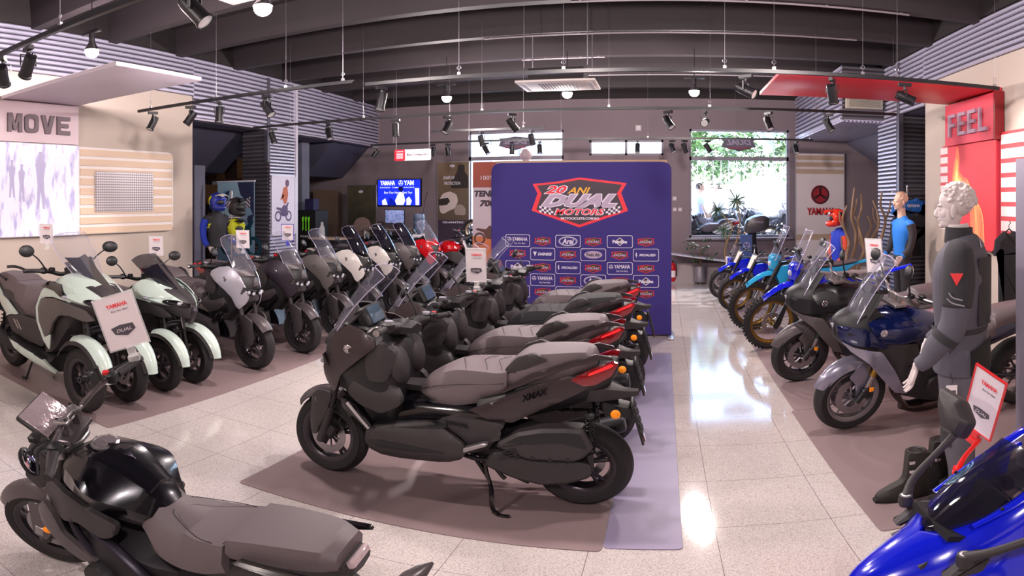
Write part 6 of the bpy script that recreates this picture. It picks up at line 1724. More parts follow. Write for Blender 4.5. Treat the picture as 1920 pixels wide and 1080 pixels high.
def spot(x, y, aim, label, on=True, power=0):
 """aim: direction the lamp points at"""
 global spot_first
 if spot_first: t = spot0; spot_first = False; t['label'] = label; t['group'] = 'track spotlights'
 else: t = copy_tree(spot0, label=label, group='track spotlights', swap=None)
 t.location = (x, y, TZ - .018)
 d = Vector(aim).normalized()
 az = math.atan2(d.y, d.x)
 t.rotation_euler = (0, 0, az)
 hs = [o for o in bpy.data.objects if o.parent is t and o.name.startswith('lamp_housing')][0]
 tilt = math.acos(max(-1, min(1, -d.z)))
 hs.rotation_euler = (0, -tilt, 0)
 if not on:
  for o in bpy.data.objects:
   if o.parent is hs and o.name.startswith('lens'):
    o.material_slots[0].link = 'OBJECT'; o.material_slots[0].material = M_spotoff
 if power:
  l = bpy.data.lights.new('spot_beam', 'SPOT'); l.energy = power; l.color = (1, .86, .8); l.spot_size = math.radians(62); l.spot_blend = .6; l.shadow_soft_size = .05
  lo = bpy.data.objects.new('spot_beam', l); COL.objects.link(lo); lo.parent = t
  lo.location = (math.sin(tilt) * .12, 0, -.165 - math.cos(tilt) * .12)
  lo.rotation_euler = (0, -tilt, 0)
 return t
SP = [
 (-4.23, 2.19, (-.6, .5, -.7), 'black track spotlight cut by the left edge of the photo', 0, 0),
 (-3.83, 2.19, (-.7, .1, -.7), 'black track spotlight second from the left edge, aimed down left', 0, 90),
 (-2.15, 2.19, (.75, .2, -.9), 'largest black track spotlight, at the top left, aimed down right', 1, 160),
 (-5.86, 5.2, (-.2, -.4, -.9), 'first spotlight on the track in front of the left wall end', 0, 0),
 (-5.17, 5.2, (-.5, -.3, -.8), 'second spotlight on the track in front of the left wall end', 0, 90),
 (-4.70, 5.2, (.05, -.1, -1), 'third spotlight on the track in front of the left wall end', 0, 0),
 (-4.0, 5.2, (.6, .0, -.8), 'spotlight aimed right in front of the left steel post', 1, 120),
 (-2.72, 5.4, (-.12, -.25, -1), 'lit spotlight hanging alone left of the large star lamp', 1, 150),
 (.74, 5.4, (.8, -.5, -.5), 'lit spotlight left of the red canopy, aimed toward the right front', 1, 150),
 (1.55, 5.4, (.3, .5, -.9), 'black spotlight in front of the red canopy middle', 0, 0),
 (2.28, 5.4, (.9, -.1, -.35), 'lit spotlight aimed right at the FEEL wall', 1, 120),
 (-5.85, 7.75, (.3, .1, -.9), 'small dark spotlight below the steel post on the left', 0, 0),
 (-4.79, 7.75, (.35, -.2, -.9), 'dark spotlight before the ribbed band, between post and far wall', 0, 0),
 (-3.68, 7.75, (.05, .0, -1), 'dark spotlight left of the far star lamp', 0, 0),
 (-2.89, 7.75, (-.3, -.4, -.8), 'lit spotlight below the far left star lamp', 1, 150),
 (-1.98, 7.75, (.5, .5, -.8), 'dark spotlight above the left window', 0, 0),
 (.06, 7.75, (.5, -.4, -.8), 'lit spotlight between the far windows, aimed down right', 1, 150),
 (.54, 7.75, (-.2, -.9, -.25), 'lit spotlight facing the lens below the right star lamp', 1, 120),
 (1.36, 7.75, (.25, -.4, -.9), 'lit spotlight above the right window', 1, 150),
 (2.17, 7.75, (.5, -.3, -.9), 'lit spotlight before the ribbed box on the right', 1, 130),
 (-3.03, 9.75, (.1, .5, -.9), 'small dark spotlight at the left end of the short track', 0, 0),
 (-2.16, 9.75, (.1, .5, -.9), 'small dark spotlight at the right end of the short track', 0, 0),
 (-6.04, 11.7, (-.5, -.3, -.8), 'small dark spotlight over the camouflage helmet poster', 0, 0),
 (-4.68, 11.7, (-.3, .1, -.9), 'small lit spotlight beside the hanging configurator sign', 1, 90),
 (-4.36, 11.7, (.1, .2, -1), 'small dark spotlight over the white helmet poster', 0, 0),
 (-3.54, 11.7, (.5, -.1, -.8), 'small spotlight before the left edge of the left window', 0, 0),
 (-2.99, 11.7, (-.1, .1, -1), 'small spotlight below the window sticker on the left', 1, 0),
 (-2.43, 11.7, (.1, -.2, -1), 'small spotlight before the right half of the left window', 0, 0),
 (-.5, 11.7, (.0, -.3, -1), 'small spotlight in front of the narrow window', 1, 90),
 (.17, 11.7, (.4, -.3, -.9), 'small lit spotlight right of the narrow window', 1, 90),
 (.41, 11.7, (.4, .3, -.9), 'small dark spotlight just left of the right window', 0, 0),
 (.86, 11.7, (.6, .2, -.8), 'small spotlight in front of the right window corner', 0, 0),
 (2.61, 11.7, (.1, -.4, -.9), 'small lit spotlight at the right end of the far track', 1, 90)]
for x, y, aim, lb, on, pw in SP: spot(x, y, aim, lb, bool(on), pw)
# air conditioning cassettes
def cassette(x, y, z, label, w=1.0):
 t = empty('air_conditioner', (x, y, z), label=label, cat='air conditioner')
 b = MB(); b.box((0, 0, 0), (w, .68, .03), bev=.006); obj('casing', b, mat('ac_white', 0xcfc6c4, .5), t)
 b = MB(); b.box((0, 0, .1), (w * .7, .5, .17)); obj('body', b, M_dark, t, smooth=False)
 b = MB()
 for k in range(12): b.box((-.22 + k * .04, 0, -.018), (.022, .4, .006))
 obj('intake_grille', b, M_farwall, t, smooth=False)
 for s in (1, -1):
  b = MB(); b.box((s * w * .42, 0, -.018), (.05, .5, .01)); obj('air_flap', b, mat('ac_flap', 0xb9b0b4, .5), t, smooth=False)
 for dx, dy in ((-1, -1), (1, -1), (-1, 1), (1, 1)):
  b = MB(); b.cyl((dx * w * .4, dy * .25, .2), (dx * w * .4, dy * .25, ZC + .42 - z), .008, seg=6); obj('hanger_rod', b, M_wire, t)
cassette(-1.33, 7.62, 3.3, 'white cassette air conditioner hanging before the middle of the far wall')
cassette(-3.35, 3.95, 3.72, 'white cassette air conditioner behind the round lamp at the top left', .7)
cassette(-1.75, 4.2, 3.72, 'white cassette air conditioner at the top edge of the photo', .6)
# conduits under the beams
for i, (y, x0, x1, z) in enumerate([(7.85, -2.4, 2.6, ZC - .012), (9.25, -2.2, -.9, ZC - .012), (10.65, -1.4, 3.0, ZC - .012), (6.5, -1.0, 2.8, ZC - .012)]):
 b = MB(); b.cyl((x0, y, z), (x1, y, z), .013, seg=8)
 for k in range(5): b.box((lerp(x0 + .1, x1 - .1, k / 4), y, z + .02), (.03, .04, .05))
 o = obj('cable_conduit', b, mat('conduit_grey', 0x8d868e, .5), smooth=False)
 tag(o, ['thin grey conduit under the ceiling above the air conditioner', 'short thin grey conduit left of the air conditioner', 'long thin grey conduit under the beams near the far wall', 'thin grey conduit under the beams above the right aisle'][i], 'conduit')
# ------------------------------------------------------------------ event backdrop
M_bd = mat('backdrop_fabric', 0x362a7c, .75, bump=(600, .05))
M_pr = mat('print_bright_red', 0xee2a3e, .5)
M_pw = mat('print_white', 0xeae4f4, .5)
M_pd = mat('print_dark', 0x3a2a3c, .5)
M_py = mat('print_gold', 0xf2b426, .5)
M_ps = mat('print_silver', 0xb9a6c2, .5)
SHIELD = [(-.94, .60), (-.47, .68), (.0, .84), (.93, .62), (.82, .26), (.955, -.42), (0, -1.05), (-.96, -.42), (-.84, .24)]
def logo_mesh(b, cx, cz, w, y, fine=True):
 k = w / 2; kz = k * .52
 T = lambda pts, f=1.: [(cx + p[0] * k * f, cz + p[1] * kz * f) for p in pts]
 b.mi = 0; b.prism(T(SHIELD), y, y - .002, 'xz')
 b.mi = 1; b.prism(T(SHIELD, .90), y - .002, y - .004, 'xz')
 b.mi = 0
 b.txt('20', .3 * k, cx - .47 * k, cz + .38 * kz, y - .006, 0, width=.44 * k, height=.30 * kz, shear=.4, bold=.01 * k)
 b.txt('ANI', .3 * k, cx - .01 * k, cz + .35 * kz, y - .006, 3, width=.46 * k, height=.24 * kz, shear=.4, bold=.006 * k)
 b.txt('DUAL', .3 * k, cx - .02 * k, cz - .04 * kz, y - .006, 4, width=1.50 * k, height=.48 * kz, shear=.45, bold=.016 * k)
 b.txt('MOTORS', .3 * k, cx + .0 * k, cz - .46 * kz, y - .006, 0, width=.98 * k, height=.22 * kz, shear=.3, bold=.008 * k)
 if fine:
  b.txt('DUAL', .3 * k, cx - .02 * k, cz - .04 * kz, y - .005, 2, width=1.56 * k, height=.53 * kz, shear=.45, bold=.03 * k)
  b.txt('20', .3 * k, cx - .47 * k, cz + .38 * kz, y - .005, 2, width=.49 * k, height=.35 * kz, shear=.4, bold=.022 * k)
  b.txt('MOTORS', .3 * k, cx, cz - .46 * kz, y - .005, 2, width=1.03 * k, height=.26 * kz, shear=.3, bold=.02 * k)
  b.txt('MOTOCICLETE.COM.RO', .1 * k, cx + .01 * k, cz - .71 * kz, y - .006, 2, width=.76 * k, height=.09 * kz, bold=.004 * k)
  for s in (-1, 1):
   for i in range(6):
    for j in range(3):
     b.mi = 2 if (i + j) % 2 else 1
     x0 = cx + s * (.52 + i * .047) * k; z0 = cz + (-.60 + j * .08 + i * .02) * kz
     b.prism([(x0, z0), (x0 + s * .047 * k, z0 + .02 * kz), (x0 + s * .047 * k, z0 + .10 * kz), (x0, z0 + .08 * kz)], y - .0045, y - .0055, 'xz')
 b.mi = 0
LM = [M_pr, M_pd, M_pw, M_py, M_ps]
bd = empty('press_backdrop', (-1.10, 7.87, 0), label='large purple press backdrop with shield logo behind the middle scooters', cat='backdrop')
b = MB(); b.prism(rnd([(-1.205, .02, .01), (1.205, .02, .01), (1.205, 2.31), (-1.205, 2.31)], .13, 8), 0, .04, 'xz', bev=.006); obj('fabric_face', b, M_bd, bd)
b = MB(); b.box((0, .09, 1.16), (2.3, .05, 2.36)); obj('plywood_back', b, mat('plywood', 0xc0a287, .6), bd, smooth=False)
b = MB()
for s in (1, -1): b.box((s * 1.19, .02, .012), (.08, .5, .02), bev=.004)
obj('foot', b, M_alu, bd)
b = MB(); logo_mesh(b, .0, 1.815, 1.34, -.001, True); obj('printed_main_logo', b, LM, bd, smooth=False)
def ring(b, cx, cz, w, h, y, t=.006, mi=0, r=.02):
 o_ = rnd([(cx - w / 2, cz - h / 2), (cx + w / 2, cz - h / 2), (cx + w / 2, cz + h / 2), (cx - w / 2, cz + h / 2)], r, 4)
 i_ = [(cx + (p[0] - cx) * (1 - 2 * t / w), cz + (p[1] - cz) * (1 - 2 * t / h)) for p in o_]
 n = len(o_); b.mi = mi
 vo = [b.v((p[0], y, p[1])) for p in o_]; vi = [b.v((p[0], y, p[1])) for p in i_]
 for k in range(n):
  b._f([vo[k], vo[(k + 1) % n], vi[(k + 1) % n], vi[k]])
def ellring(b, cx, cz, w, h, y, t, mi=0, fill=False):
 n = 28; b.mi = mi
 vo = [b.v((cx + w / 2 * math.cos(2 * pi * k / n), y, cz + h / 2 * math.sin(2 * pi * k / n))) for k in range(n)]
 if fill: b._f(vo); return
 vi = [b.v((cx + (w / 2 - t) * math.cos(2 * pi * k / n), y, cz + (h / 2 - t) * math.sin(2 * pi * k / n))) for k in range(n)]
 for k in range(n): b._f([vo[k], vo[(k + 1) % n], vi[(k + 1) % n], vi[k]])
def fork_mark(b, cx, cz, r, y, mi=0):
 ellring(b, cx, cz, 2 * r, 2 * r, y, r * .16, mi)
 for k in range(3):
  a = pi / 2 + k * 2 * pi / 3
  for d in (-.18, 0, .18):
   b.mi = mi; n_ = Vector((-math.sin(a + d), math.cos(a + d))) * r * .05; e = Vector((math.cos(a + d), math.sin(a + d))) * r * .85
   b.prism([(cx + n_.x, cz + n_.y), (cx - n_.x, cz - n_.y), (cx + e.x - n_.x, cz + e.y - n_.y), (cx + e.x + n_.x, cz + e.y + n_.y)], y, y - .0008, 'xz')
b = MB(); b.ell((0, 0, .075), (.085, .085, .085), 18, 12); b.cyl((0, 0, -.01), (0, 0, .02), .05); tag(obj('globe', b, mat('globe_pale', 0xb8aab4, .4), loc=(-1.85, 7.98, 2.35)), 'pale round globe on the plywood edge above the backdrop', 'globe')
XC = [-1.935, -1.593, -1.253, -.918, -.568, -.227]; ZR = [1.265, 1.09, .913, .743, .579]
cells = {(0, 0): 'Y', (0, 1): 'L', (0, 2): 'A', (0, 3): 'L', (0, 4): 'P', (0, 5): 'L', (1, 0): 'L', (1, 1): 'D', (1, 2): 'L', (1, 3): 'T', (1, 4): 'L', (1, 5): 'S',
         (2, 0): 'P', (2, 1): 'L', (2, 2): 'S', (2, 3): 'L', (2, 4): 'Y', (2, 5): 'L', (3, 0): 'L', (3, 1): 'Y', (3, 2): 'L', (3, 3): 'A', (3, 4): 'L', (3, 5): 'P',
         (4, 0): 'A', (4, 1): 'L', (4, 2): 'P', (4, 3): 'L', (4, 4): 'D', (4, 5): 'L'}
first_logo = None
for (r_, c_), k in cells.items():
 cx = XC[c_] + 1.10; cz = ZR[r_] if r_ < 5 else .41
 if k == 'L':
  if first_logo is None:
   b = MB(); logo_mesh(b, 0, 0, .235, 0, False); first_logo = obj('printed_small_logo', b, LM, bd, smooth=False, loc=(cx, -.001, cz))
  else:
   o = first_logo.copy(); COL.objects.link(o); o.parent = bd; o.location = (cx, -.001, cz)
  continue
 b = MB(); w, h = .335, .165; y = 0
 ring(b, 0, 0, w, h, y, .006, 2, .025)
 if k == 'Y':
  fork_mark(b, -.115, .02, .027, y, 2); b.txt('YAMAHA', .06, .03, .022, y, 2, width=.21, height=.05, bold=.001); b.txt('Revs Your Heart', .03, .03, -.035, y, 2, width=.15, height=.025, shear=.3)
 elif k == 'A':
  ellring(b, 0, 0, .25, .125, y, .008, 2); ellring(b, 0, 0, .22, .10, y, .003, 2); b.txt('Arai', .09, 0, 0, y, 2, width=.155, height=.07, shear=.2, bold=.003)
 elif k == 'P':
  b.mi = 2; b.prism([(-.07, 0), (0, .055), (.07, 0), (0, -.055)], y, y - .0008, 'xz'); b.mi = 1; b.prism([(-.058, 0), (0, .045), (.058, 0), (0, -.045)], y - .001, y - .0015, 'xz'); b.txt('Putoline', .05, 0, 0, y - .002, 2, width=.19, height=.045, bold=.002)
 elif k == 'D':
  b.mi = 2; b.prism([(-.13, .03), (-.08, .03), (-.105, -.03)], y, y - .0008, 'xz'); b.txt('DAINESE', .05, .03, 0, y, 2, width=.19, height=.04, shear=.3, bold=.002)
 elif k == 'T':
  ellring(b, 0, 0, .24, .10, y, .01, 4, True); b.txt('Twin Air', .05, 0, 0, y - .002, 1, width=.19, height=.045, shear=.2, bold=.002)
 else:
  b.mi = 2; b.prism([(-.128, .035), (-.118, .03), (-.122, .0), (-.11, -.002), (-.13, -.04), (-.126, -.008), (-.138, -.006)], y, y - .0008, 'xz'); b.txt('SPECIALIZED', .05, .02, 0, y, 2, width=.215, height=.03, shear=.2, bold=.0015)
 obj('printed_sponsor_box', b, LM, bd, smooth=False, loc=(cx, -.002, cz))
# ------------------------------------------------------------------ signs, posters, screens, furniture
def board(name, x0, x1, z0, z1, y, m, label, cat, th=.03, frame=None, rz=0.):
 t = empty(name, ((x0 + x1) / 2, y, (z0 + z1) / 2), (0, 0, rz), label=label, cat=cat)
 b = MB(); b.box((0, th / 2, 0), (x1 - x0, th, z1 - z0)); obj('panel', b, m, t, smooth=False)
 if frame:
  b = MB(); w, h = (x1 - x0) / 2, (z1 - z0) / 2
  for s in (1, -1): b.box((s * w, th / 2, 0), (.02, th + .01, 2 * h + .02)); b.box((0, th / 2, s * h), (2 * w, th + .01, .02))
  obj('frame', b, frame, t, smooth=False)
 return t
def grad_mat(name, c0, c1, z0, z1, rough=.5, noise=.0, sc=4, axis=2, emit=0.):
 """two printed colours blended along a local axis, broken up by noise (a print)"""
 m = bpy.data.materials.new(name); m.use_nodes = True
 n = m.node_tree; b = n.nodes['Principled BSDF']; L = n.links
 tc = n.nodes.new('ShaderNodeTexCoord'); sx = n.nodes.new('ShaderNodeSeparateXYZ'); L.new(tc.outputs['Object'], sx.inputs[0])
 nz = n.nodes.new('ShaderNodeTexNoise'); nz.inputs['Scale'].default_value = sc; nz.inputs['Detail'].default_value = 5; L.new(tc.outputs['Object'], nz.inputs['Vector'])
 mr = n.nodes.new('ShaderNodeMapRange'); mr.inputs[1].default_value = z0; mr.inputs[2].default_value = z1; L.new(sx.outputs[axis], mr.inputs[0])
 ma = n.nodes.new('ShaderNodeMath'); ma.operation = 'MULTIPLY_ADD'; ma.inputs[1].default_value = noise * 2; L.new(nz.outputs['Fac'], ma.inputs[0])
 s2 = n.nodes.new('ShaderNodeMath'); s2.operation = 'SUBTRACT'; s2.inputs[1].default_value = noise; L.new(mr.outputs[0], s2.inputs[0]); L.new(s2.outputs[0], ma.inputs[2])
 mx = n.nodes.new('ShaderNodeMix'); mx.data_type = 'RGBA'; mx.clamp_factor = True
 mx.inputs[6].default_value = (*hexc(c0), 1); mx.inputs[7].default_value = (*hexc(c1), 1); L.new(ma.outputs[0], mx.inputs[0])
 L.new(mx.outputs[2], b.inputs['Base Color']); b.inputs['Roughness'].default_value = rough
 if emit: L.new(mx.outputs[2], b.inputs['Emission Color']); b.inputs['Emission Strength'].default_value = emit
 return m
# far wall brand board
yb = board('brand_board', 2.92, 4.05, .45, 2.84, 13.12, mat('board_white', 0xd9cfd3, .5), 'tall white board with red fork emblem and YAMAHA letters beside the right window', 'sign', frame=M_silver)
b = MB()
for k in range(3): b.box((0, -.003, 1.10 - k * .155), (1.11, .004, .10))
b.box((0, -.003, -.68), (1.11, .004, .13))
obj('tan_stripes', b, mat('stripe_tan', 0xb7a08c, .5), yb, smooth=False)
b = MB(); b.lathe([(0, -.012), (.205, -.012), (.215, 0)], axis='y', seg=36); obj('emblem_disc', b, mat('emblem_red', 0x9c2430, .4), yb, loc=(0, 0, .27))
b = MB(); fork_mark(b, 0, 0, .2, -.016, 0); obj('emblem_forks', b, mat('emblem_dark', 0x3a2228, .4), yb, loc=(0, 0, .27), smooth=False)
b = MB(); b.txt('YAMAHA', .2, 0, 0, 0, 0, width=.66, height=.16, bold=.006, ext=.012); obj('letters', b, mat('letters_red', 0xb02430, .4), yb, loc=(.02, -.014, -.10), smooth=False)
# white helmet poster
p1 = board('poster', -5.16, -4.39, .55, 2.68, 13.16, grad_mat('poster_brown', 0x3f3632, 0x7a6650, -.9, 1.0, .5, .25, 3), 'tall poster of a white helmet, SHAPE OF PROTECTION, left of the left window', 'poster', frame=M_alu)
b = MB()
b.mi = 0; ellring(b, -.02, .97, .13, .06, -.004, .0, 0, True)
b.txt('SHAPE OF', .1, -.10, .70, -.004, 0, width=.28, height=.075, shear=.15, bold=.002); b.txt('PROTECTION', .1, -.02, .57, -.004, 0, width=.40, height=.075, shear=.15, bold=.002)
b.txt('QUANTIC', .1, 0, -.34, -.006, 0, width=.52, height=.05, bold=.003)
obj('printed_words', b, M_pw, p1, smooth=False)
b = MB(); b.txt('Arai', .05, -.02, .97, -.0055, 0, width=.09, height=.04); b.box((0, -.003, -.34), (.75, .003, .11)); b.box((0, -.003, -.70), (.75, .003, .62)); obj('printed_dark_band', b, M_pd, p1, smooth=False)
def helmet_print(b, cx, cz, r, y):
 b.prism([(cx + r * p[0], cz + r * p[1]) for p in rnd([(-.95, -.5), (-1.0, .2), (-.6, .85), (.1, 1.05), (.75, .75), (.9, .1), (.55, -.55), (.0, -.75), (-.5, -1.05), (-.85, -.95)], .2, 4)], y, y - .004, 'xz')
b = MB(); b.prism(rnd([(.04, -.16), (.30, -.17), (.31, -.02), (.22, .08), (.10, .08), (.03, -.02)], .05, 3), -.001, -.003, 'xz'); obj('printed_small_helmet', b, mat('print_taupe', 0x9c8c86, .4), p1, smooth=False)
b = MB(); helmet_print(b, -.10, .12, .25, -.004); obj('printed_helmet', b, mat('print_helmet', 0xcfc0bc, .4), p1, smooth=False)
b = MB(); b.prism([(-.10 + .26 * p[0], .12 + .26 * p[1]) for p in rnd([(-1.0, .30), (-.1, .45), (.12, .12), (-.2, -.22), (-.98, -.28)], .08)], -.008, -.009, 'xz'); b.prism(rnd([(.12, 1.0), (.10, .82), (-.04, .66), (-.06, .45), (.37, .45), (.37, .72), (.28, .84), (.28, 1.0)], .05), -.001, -.003, 'xz'); obj('printed_rider', b, mat('print_rider', 0x2c2625, .4), p1, smooth=False)
# camouflage helmet poster
p2 = board('poster', -7.18, -6.41, .2, 2.14, 12.45, grad_mat('poster_forest', 0x26231f, 0x514c3c, -1.0, 1.6, .5, .7, 5), 'dark forest poster with a pink camouflage helmet, left of the television', 'poster', frame=M_alu)
b = MB(); helmet_print(b, .02, -.04, .26, -.003); obj('printed_helmet', b, mat('print_camo', 0x9c8580, .5, var=(20, .4)), p2, smooth=False)
b = MB(); ellring(b, -.02, .82, .13, .06, -.004, 0, 0, True); b.txt('Arai', .04, -.02, .82, -.006, 1, width=.09, height=.04); b.box((.1, -.003, -.80), (.5, .003, .3)); obj('printed_badge', b, [M_pw, M_pd], p2, smooth=False)
# television
tv = board('television', -6.72, -5.57, 1.65, 2.30, 13.13, M_black, 'wall television showing a blue racing pit wall with YAMAHA lettering', 'television', th=.06)
M_tvb = mat('screen_blue', 0x1626c8, .2, emit=0x1c2ee6, es=1.6)
M_tvw = mat('screen_white', 0xdfe6ff, .2, emit=0xdfe6ff, es=1.6)
M_tvd = mat('screen_dark', 0x0a0e38, .2, emit=0x0a1048, es=.8)
b = MB(); b.box((0, -.002, 0), (1.11, .004, .61)); obj('screen', b, M_tvb, tv, smooth=False)
b = MB(); b.txt('YAMAHA', .1, -.30, .23, -.005, 0, width=.40, height=.11, bold=.004); fork_mark(b, .05, .23, .06, -.005, 0); b.txt('YAM', .1, .26, .23, -.005, 0, width=.26, height=.11, bold=.004)
b.txt('RACING  YAMAHA RACING', .1, -.05, .12, -.005, 0, width=.9, height=.03, bold=.001); b.txt("Revs Your Heart    Revs Your", .1, -.02, 0, -.005, 0, width=.75, height=.06, shear=.2)
b.prism([(.42, .1), (.53, .1), (.53, -.3), (.44, -.3)], -.004, -.005, 'xz'); b.prism([(-.03, -.05), (.05, .02), (.13, -.04), (.17, -.2), (.12, -.3), (-.06, -.3), (-.1, -.2)], -.007, -.008, 'xz'); b.prism([(-.45, -.2), (-.36, -.14), (-.3, -.3), (-.44, -.3)], -.005, -.006, 'xz'); b.prism([(.2, -.15), (.27, -.1), (.34, -.2), (.3, -.3), (.2, -.3)], -.005, -.006, 'xz')
obj('screen_lettering', b, M_tvw, tv, smooth=False)
b = MB(); b.prism(rnd([(-.02, .08), (.0, .14), (.1, .14), (.12, .06), (.05, .0)], .03), -.006, -.0085, 'xz'); b.prism([(-.3, -.3), (-.25, -.12), (-.1, -.2), (-.08, -.3)], -.003, -.004, 'xz'); obj('screen_shapes', b, M_tvd, tv, smooth=False)
# fan above the cooler, table, monitor
b = MB(); b.tube([(-5.43, 13.19, 1.98), (-5.42, 12.98, 1.7), (-5.25, 12.5, 1.46)], .006, seg=5); obj_ = obj('hanging_cable', b, M_black); tag(obj_, 'black cable hanging beside the television above the water cooler', 'cable')
tb = empty('desk', (-6.0, 12.5, 0), label='light desk under the small monitor at the far wall', cat='desk')
b = MB(); b.box((0, 0, 1.12), (1.3, .6, .03), bev=.005); obj('desk_top', b, mat('desk_wood', 0x8d7c70, .5), tb)
for dx in (-.6, .6):
 b = MB(); b.box((dx, 0, .55), (.05, .5, 1.1)); obj('desk_leg', b, M_white, tb, smooth=False)
b = MB(); b.box((.1, -.05, .85), (.8, .4, .25), bev=.02); obj('drawer_box', b, M_plastd, tb)
mo = empty('monitor', (-5.95, 12.5, 1.135), label='small monitor with a blue grey picture on the desk', cat='monitor')
b = MB(); b.box((0, 0, .28), (.50, .03, .32), bev=.006); b.box((0, .03, .08), (.06, .02, .15)); b.box((0, 0, .008), (.22, .16, .015)); obj('monitor_case', b, M_black, mo)
b = MB(); b.box((0, -.017, .28), (.47, .003, .29)); obj('screen', b, grad_mat('monitor_picture', 0x20305c, 0x98a4d8, -.3, .8, .3, .8, 14, emit=1.1), mo, smooth=False)
b = MB(); b.box((0, 0, .02), (.24, .2, .04), bev=.004); o = obj('paper_stack', b, M_paper, loc=(-6.42, 12.45, 1.136)); tag(o, 'white paper stack on the desk left of the monitor', 'paper')
# water cooler
wc = empty('water_cooler', (-5.2, 12.15, 0), label='white water cooler with blue grey bottle before the far wall', cat='water cooler')
b = MB(); b.box((0, 0, .52), (.31, .31, 1.04), bev=.03); obj('body', b, mat('cooler_white', 0xd6d2d8, .4), wc)
b = MB(); b.lathe([(.03, 1.03), (.05, 1.08), (.13, 1.15), (.135, 1.2), (.128, 1.22), (.135, 1.24), (.135, 1.33), (.128, 1.35), (.135, 1.37), (.135, 1.45), (.12, 1.49), (0, 1.50)], seg=24); obj('bottle', b, mat('bottle_blue', 0x5c6c86, .1, coat=.6), wc)
b = MB(); b.cyl((.05, -.155, .88), (.05, -.19, .88), .014); b.cyl((-.05, -.155, .88), (-.05, -.19, .88), .014); obj('tap', b, M_blue, wc)
# configurator sign
cs_ = empty('hanging_sign', (-4.32, 9.8, 2.605), label='hanging white sign reading Bike Configurator with a red end', cat='sign')
b = MB(); b.prism(rnd([(-.35, -.10), (.35, -.10), (.35, .10), (-.35, .10)], .03, 4), -.01, .01, 'xz'); obj('panel', b, M_pw, cs_)
b = MB(); b.prism(rnd([(-.35, -.10), (-.14, -.10), (-.14, .10), (-.35, .10)], .03, 4), -.012, -.0105, 'xz'); obj('red_end', b, M_pr, cs_, smooth=False)
b = MB(); b.txt('YAMAHA', .04, -.245, .065, -.013, 0, width=.15, height=.03, bold=.001)
for k in range(3): b.box((-.245, -.013, .02 - k * .035), (.13, .002, .02))
b.txt('Bike Configurator', .06, .105, 0, -.012, 1, width=.42, height=.05, bold=.001); obj('letters', b, [M_pw, M_pd], cs_, smooth=False)
for s in (1, -1):
 b = MB(); b.cyl((s * .32, 0, .1), (s * .32, 0, ZC + .4 - 2.6), .0025, seg=5); obj('hanging_wire', b, M_wire, cs_)
# window stickers
for x, z, lb in ((-3.33, 3.08, 'grey shield sticker at the top of the left window'), (1.67, 3.03, 'grey shield sticker at the top of the right window')):
 t = empty('window_sticker', (x, 13.28, z), label=lb, cat='sticker')
 k = .40
 b = MB(); b.prism([(k * p[0], k * .42 * p[1] + .02) for p in SHIELD], 0, .003, 'xz'); obj('sticker_sheet', b, mat('sticker_grey', 0x5c5568, .6), t, smooth=False)
 b = MB(); b.txt('DUAL', .1, 0, .05, -.001, 0, width=-.56, height=.13, shear=.3, bold=.004); b.txt('MOTORS', .1, 0, -.08, -.001, 1, width=-.5, height=.06, shear=.3, bold=.004); obj('sticker_letters', b, [mat('sticker_light', 0x958ba4, .6), mat('sticker_red', 0x9c4a60, .6)], t, smooth=False)
# switches and wall plates
for x, z, w, lb, cat in ((.247, 1.83, .09, 'single light switch plate right of the backdrop', 'switch'), (.25, 1.59, .085, 'left of the two lower switch plates on the far wall', 'switch'), (.365, 1.59, .085, 'right of the two lower switch plates on the far wall', 'switch'), (-.546, 3.38, .13, 'square grey plate high on the far wall above the narrow window', 'wall plate')):
 t = empty('wall_plate' if cat == 'wall plate' else 'switch_plate', (x, 13.19, z), label=lb, cat=cat)
 b = MB(); b.box((0, 0, 0), (w, .012, w), bev=.004); obj('plate', b, mat('plate_white', 0xb9aeb4, .5), t)
 b = MB(); b.box((0, -.008, 0), (w * .55, .006, w * .6), bev=.002); obj('rocker', b, mat('plate_rocker', 0xd0c6cc, .4), t)
# fire extinguisher
fe_ = empty('fire_extinguisher', (.20, 12.95, 0), label='red fire extinguisher on the floor right of the backdrop', cat='fire extinguisher')
b = MB(); b.lathe([(0, 0), (.07, .0), (.075, .02), (.075, .36), (.06, .41), (.025, .44), (.02, .47), (0, .47)], seg=20); obj('cylinder', b, M_redpaint, fe_)
b = MB(); b.box((0, -.02, .49), (.03, .1, .03), bev=.005); b.tube([(0, .03, .48), (.07, .04, .42), (.085, .02, .2), (.08, 0, .12)], .009, seg=6); obj('valve_hose', b, M_black, fe_)
b = MB(); b.lathe([(.0755, .14), (.0755, .28)], seg=20, a0=-2.4, a1=-.7); obj('label', b, M_paper, fe_)
# roll-up banner with blue facets
rb = empty('roll_up_banner', (-7.32, 8.55, 0), label='blue faceted roll-up banner with oval chequered logo, left alcove', cat='banner')
b = MB(); b.box((0, 0, 1.14), (.90, .006, 2.0)); obj('printed_sheet', b, grad_mat('banner_blue', 0x2e5c86, 0xa9cfe6, -.2, 2.2, .5, .5, 2.2), rb, smooth=False)
b = MB(); b.box((0, 0, 2.15), (.93, .03, .025)); b.box((0, 0, .07), (.95, .2, .1), bev=.02); obj('rail', b, M_pw, rb)
random.seed(3)
b = MB()
for k in range(16):
 x = random.uniform(-.42, .30); z = random.uniform(1.0, 2.08)
 b.mi = k % 3
 pts = [(x, z), (x + .16, z + random.uniform(-.04, .06)), (x + random.uniform(.02, .1), z - random.uniform(.1, .2))]
 b.prism([(clampf(p[0], -.44, .44), clampf(p[1], .2, 2.12)) for p in pts], -.0035 - k * .0001, -.004 - k * .0001, 'xz')
b.mi = 2; b.prism([(.05, 2.13), (.44, 2.13), (.44, 1.5), (.3, 1.75), (.12, 1.9)], -.0042, -.0052, 'xz')
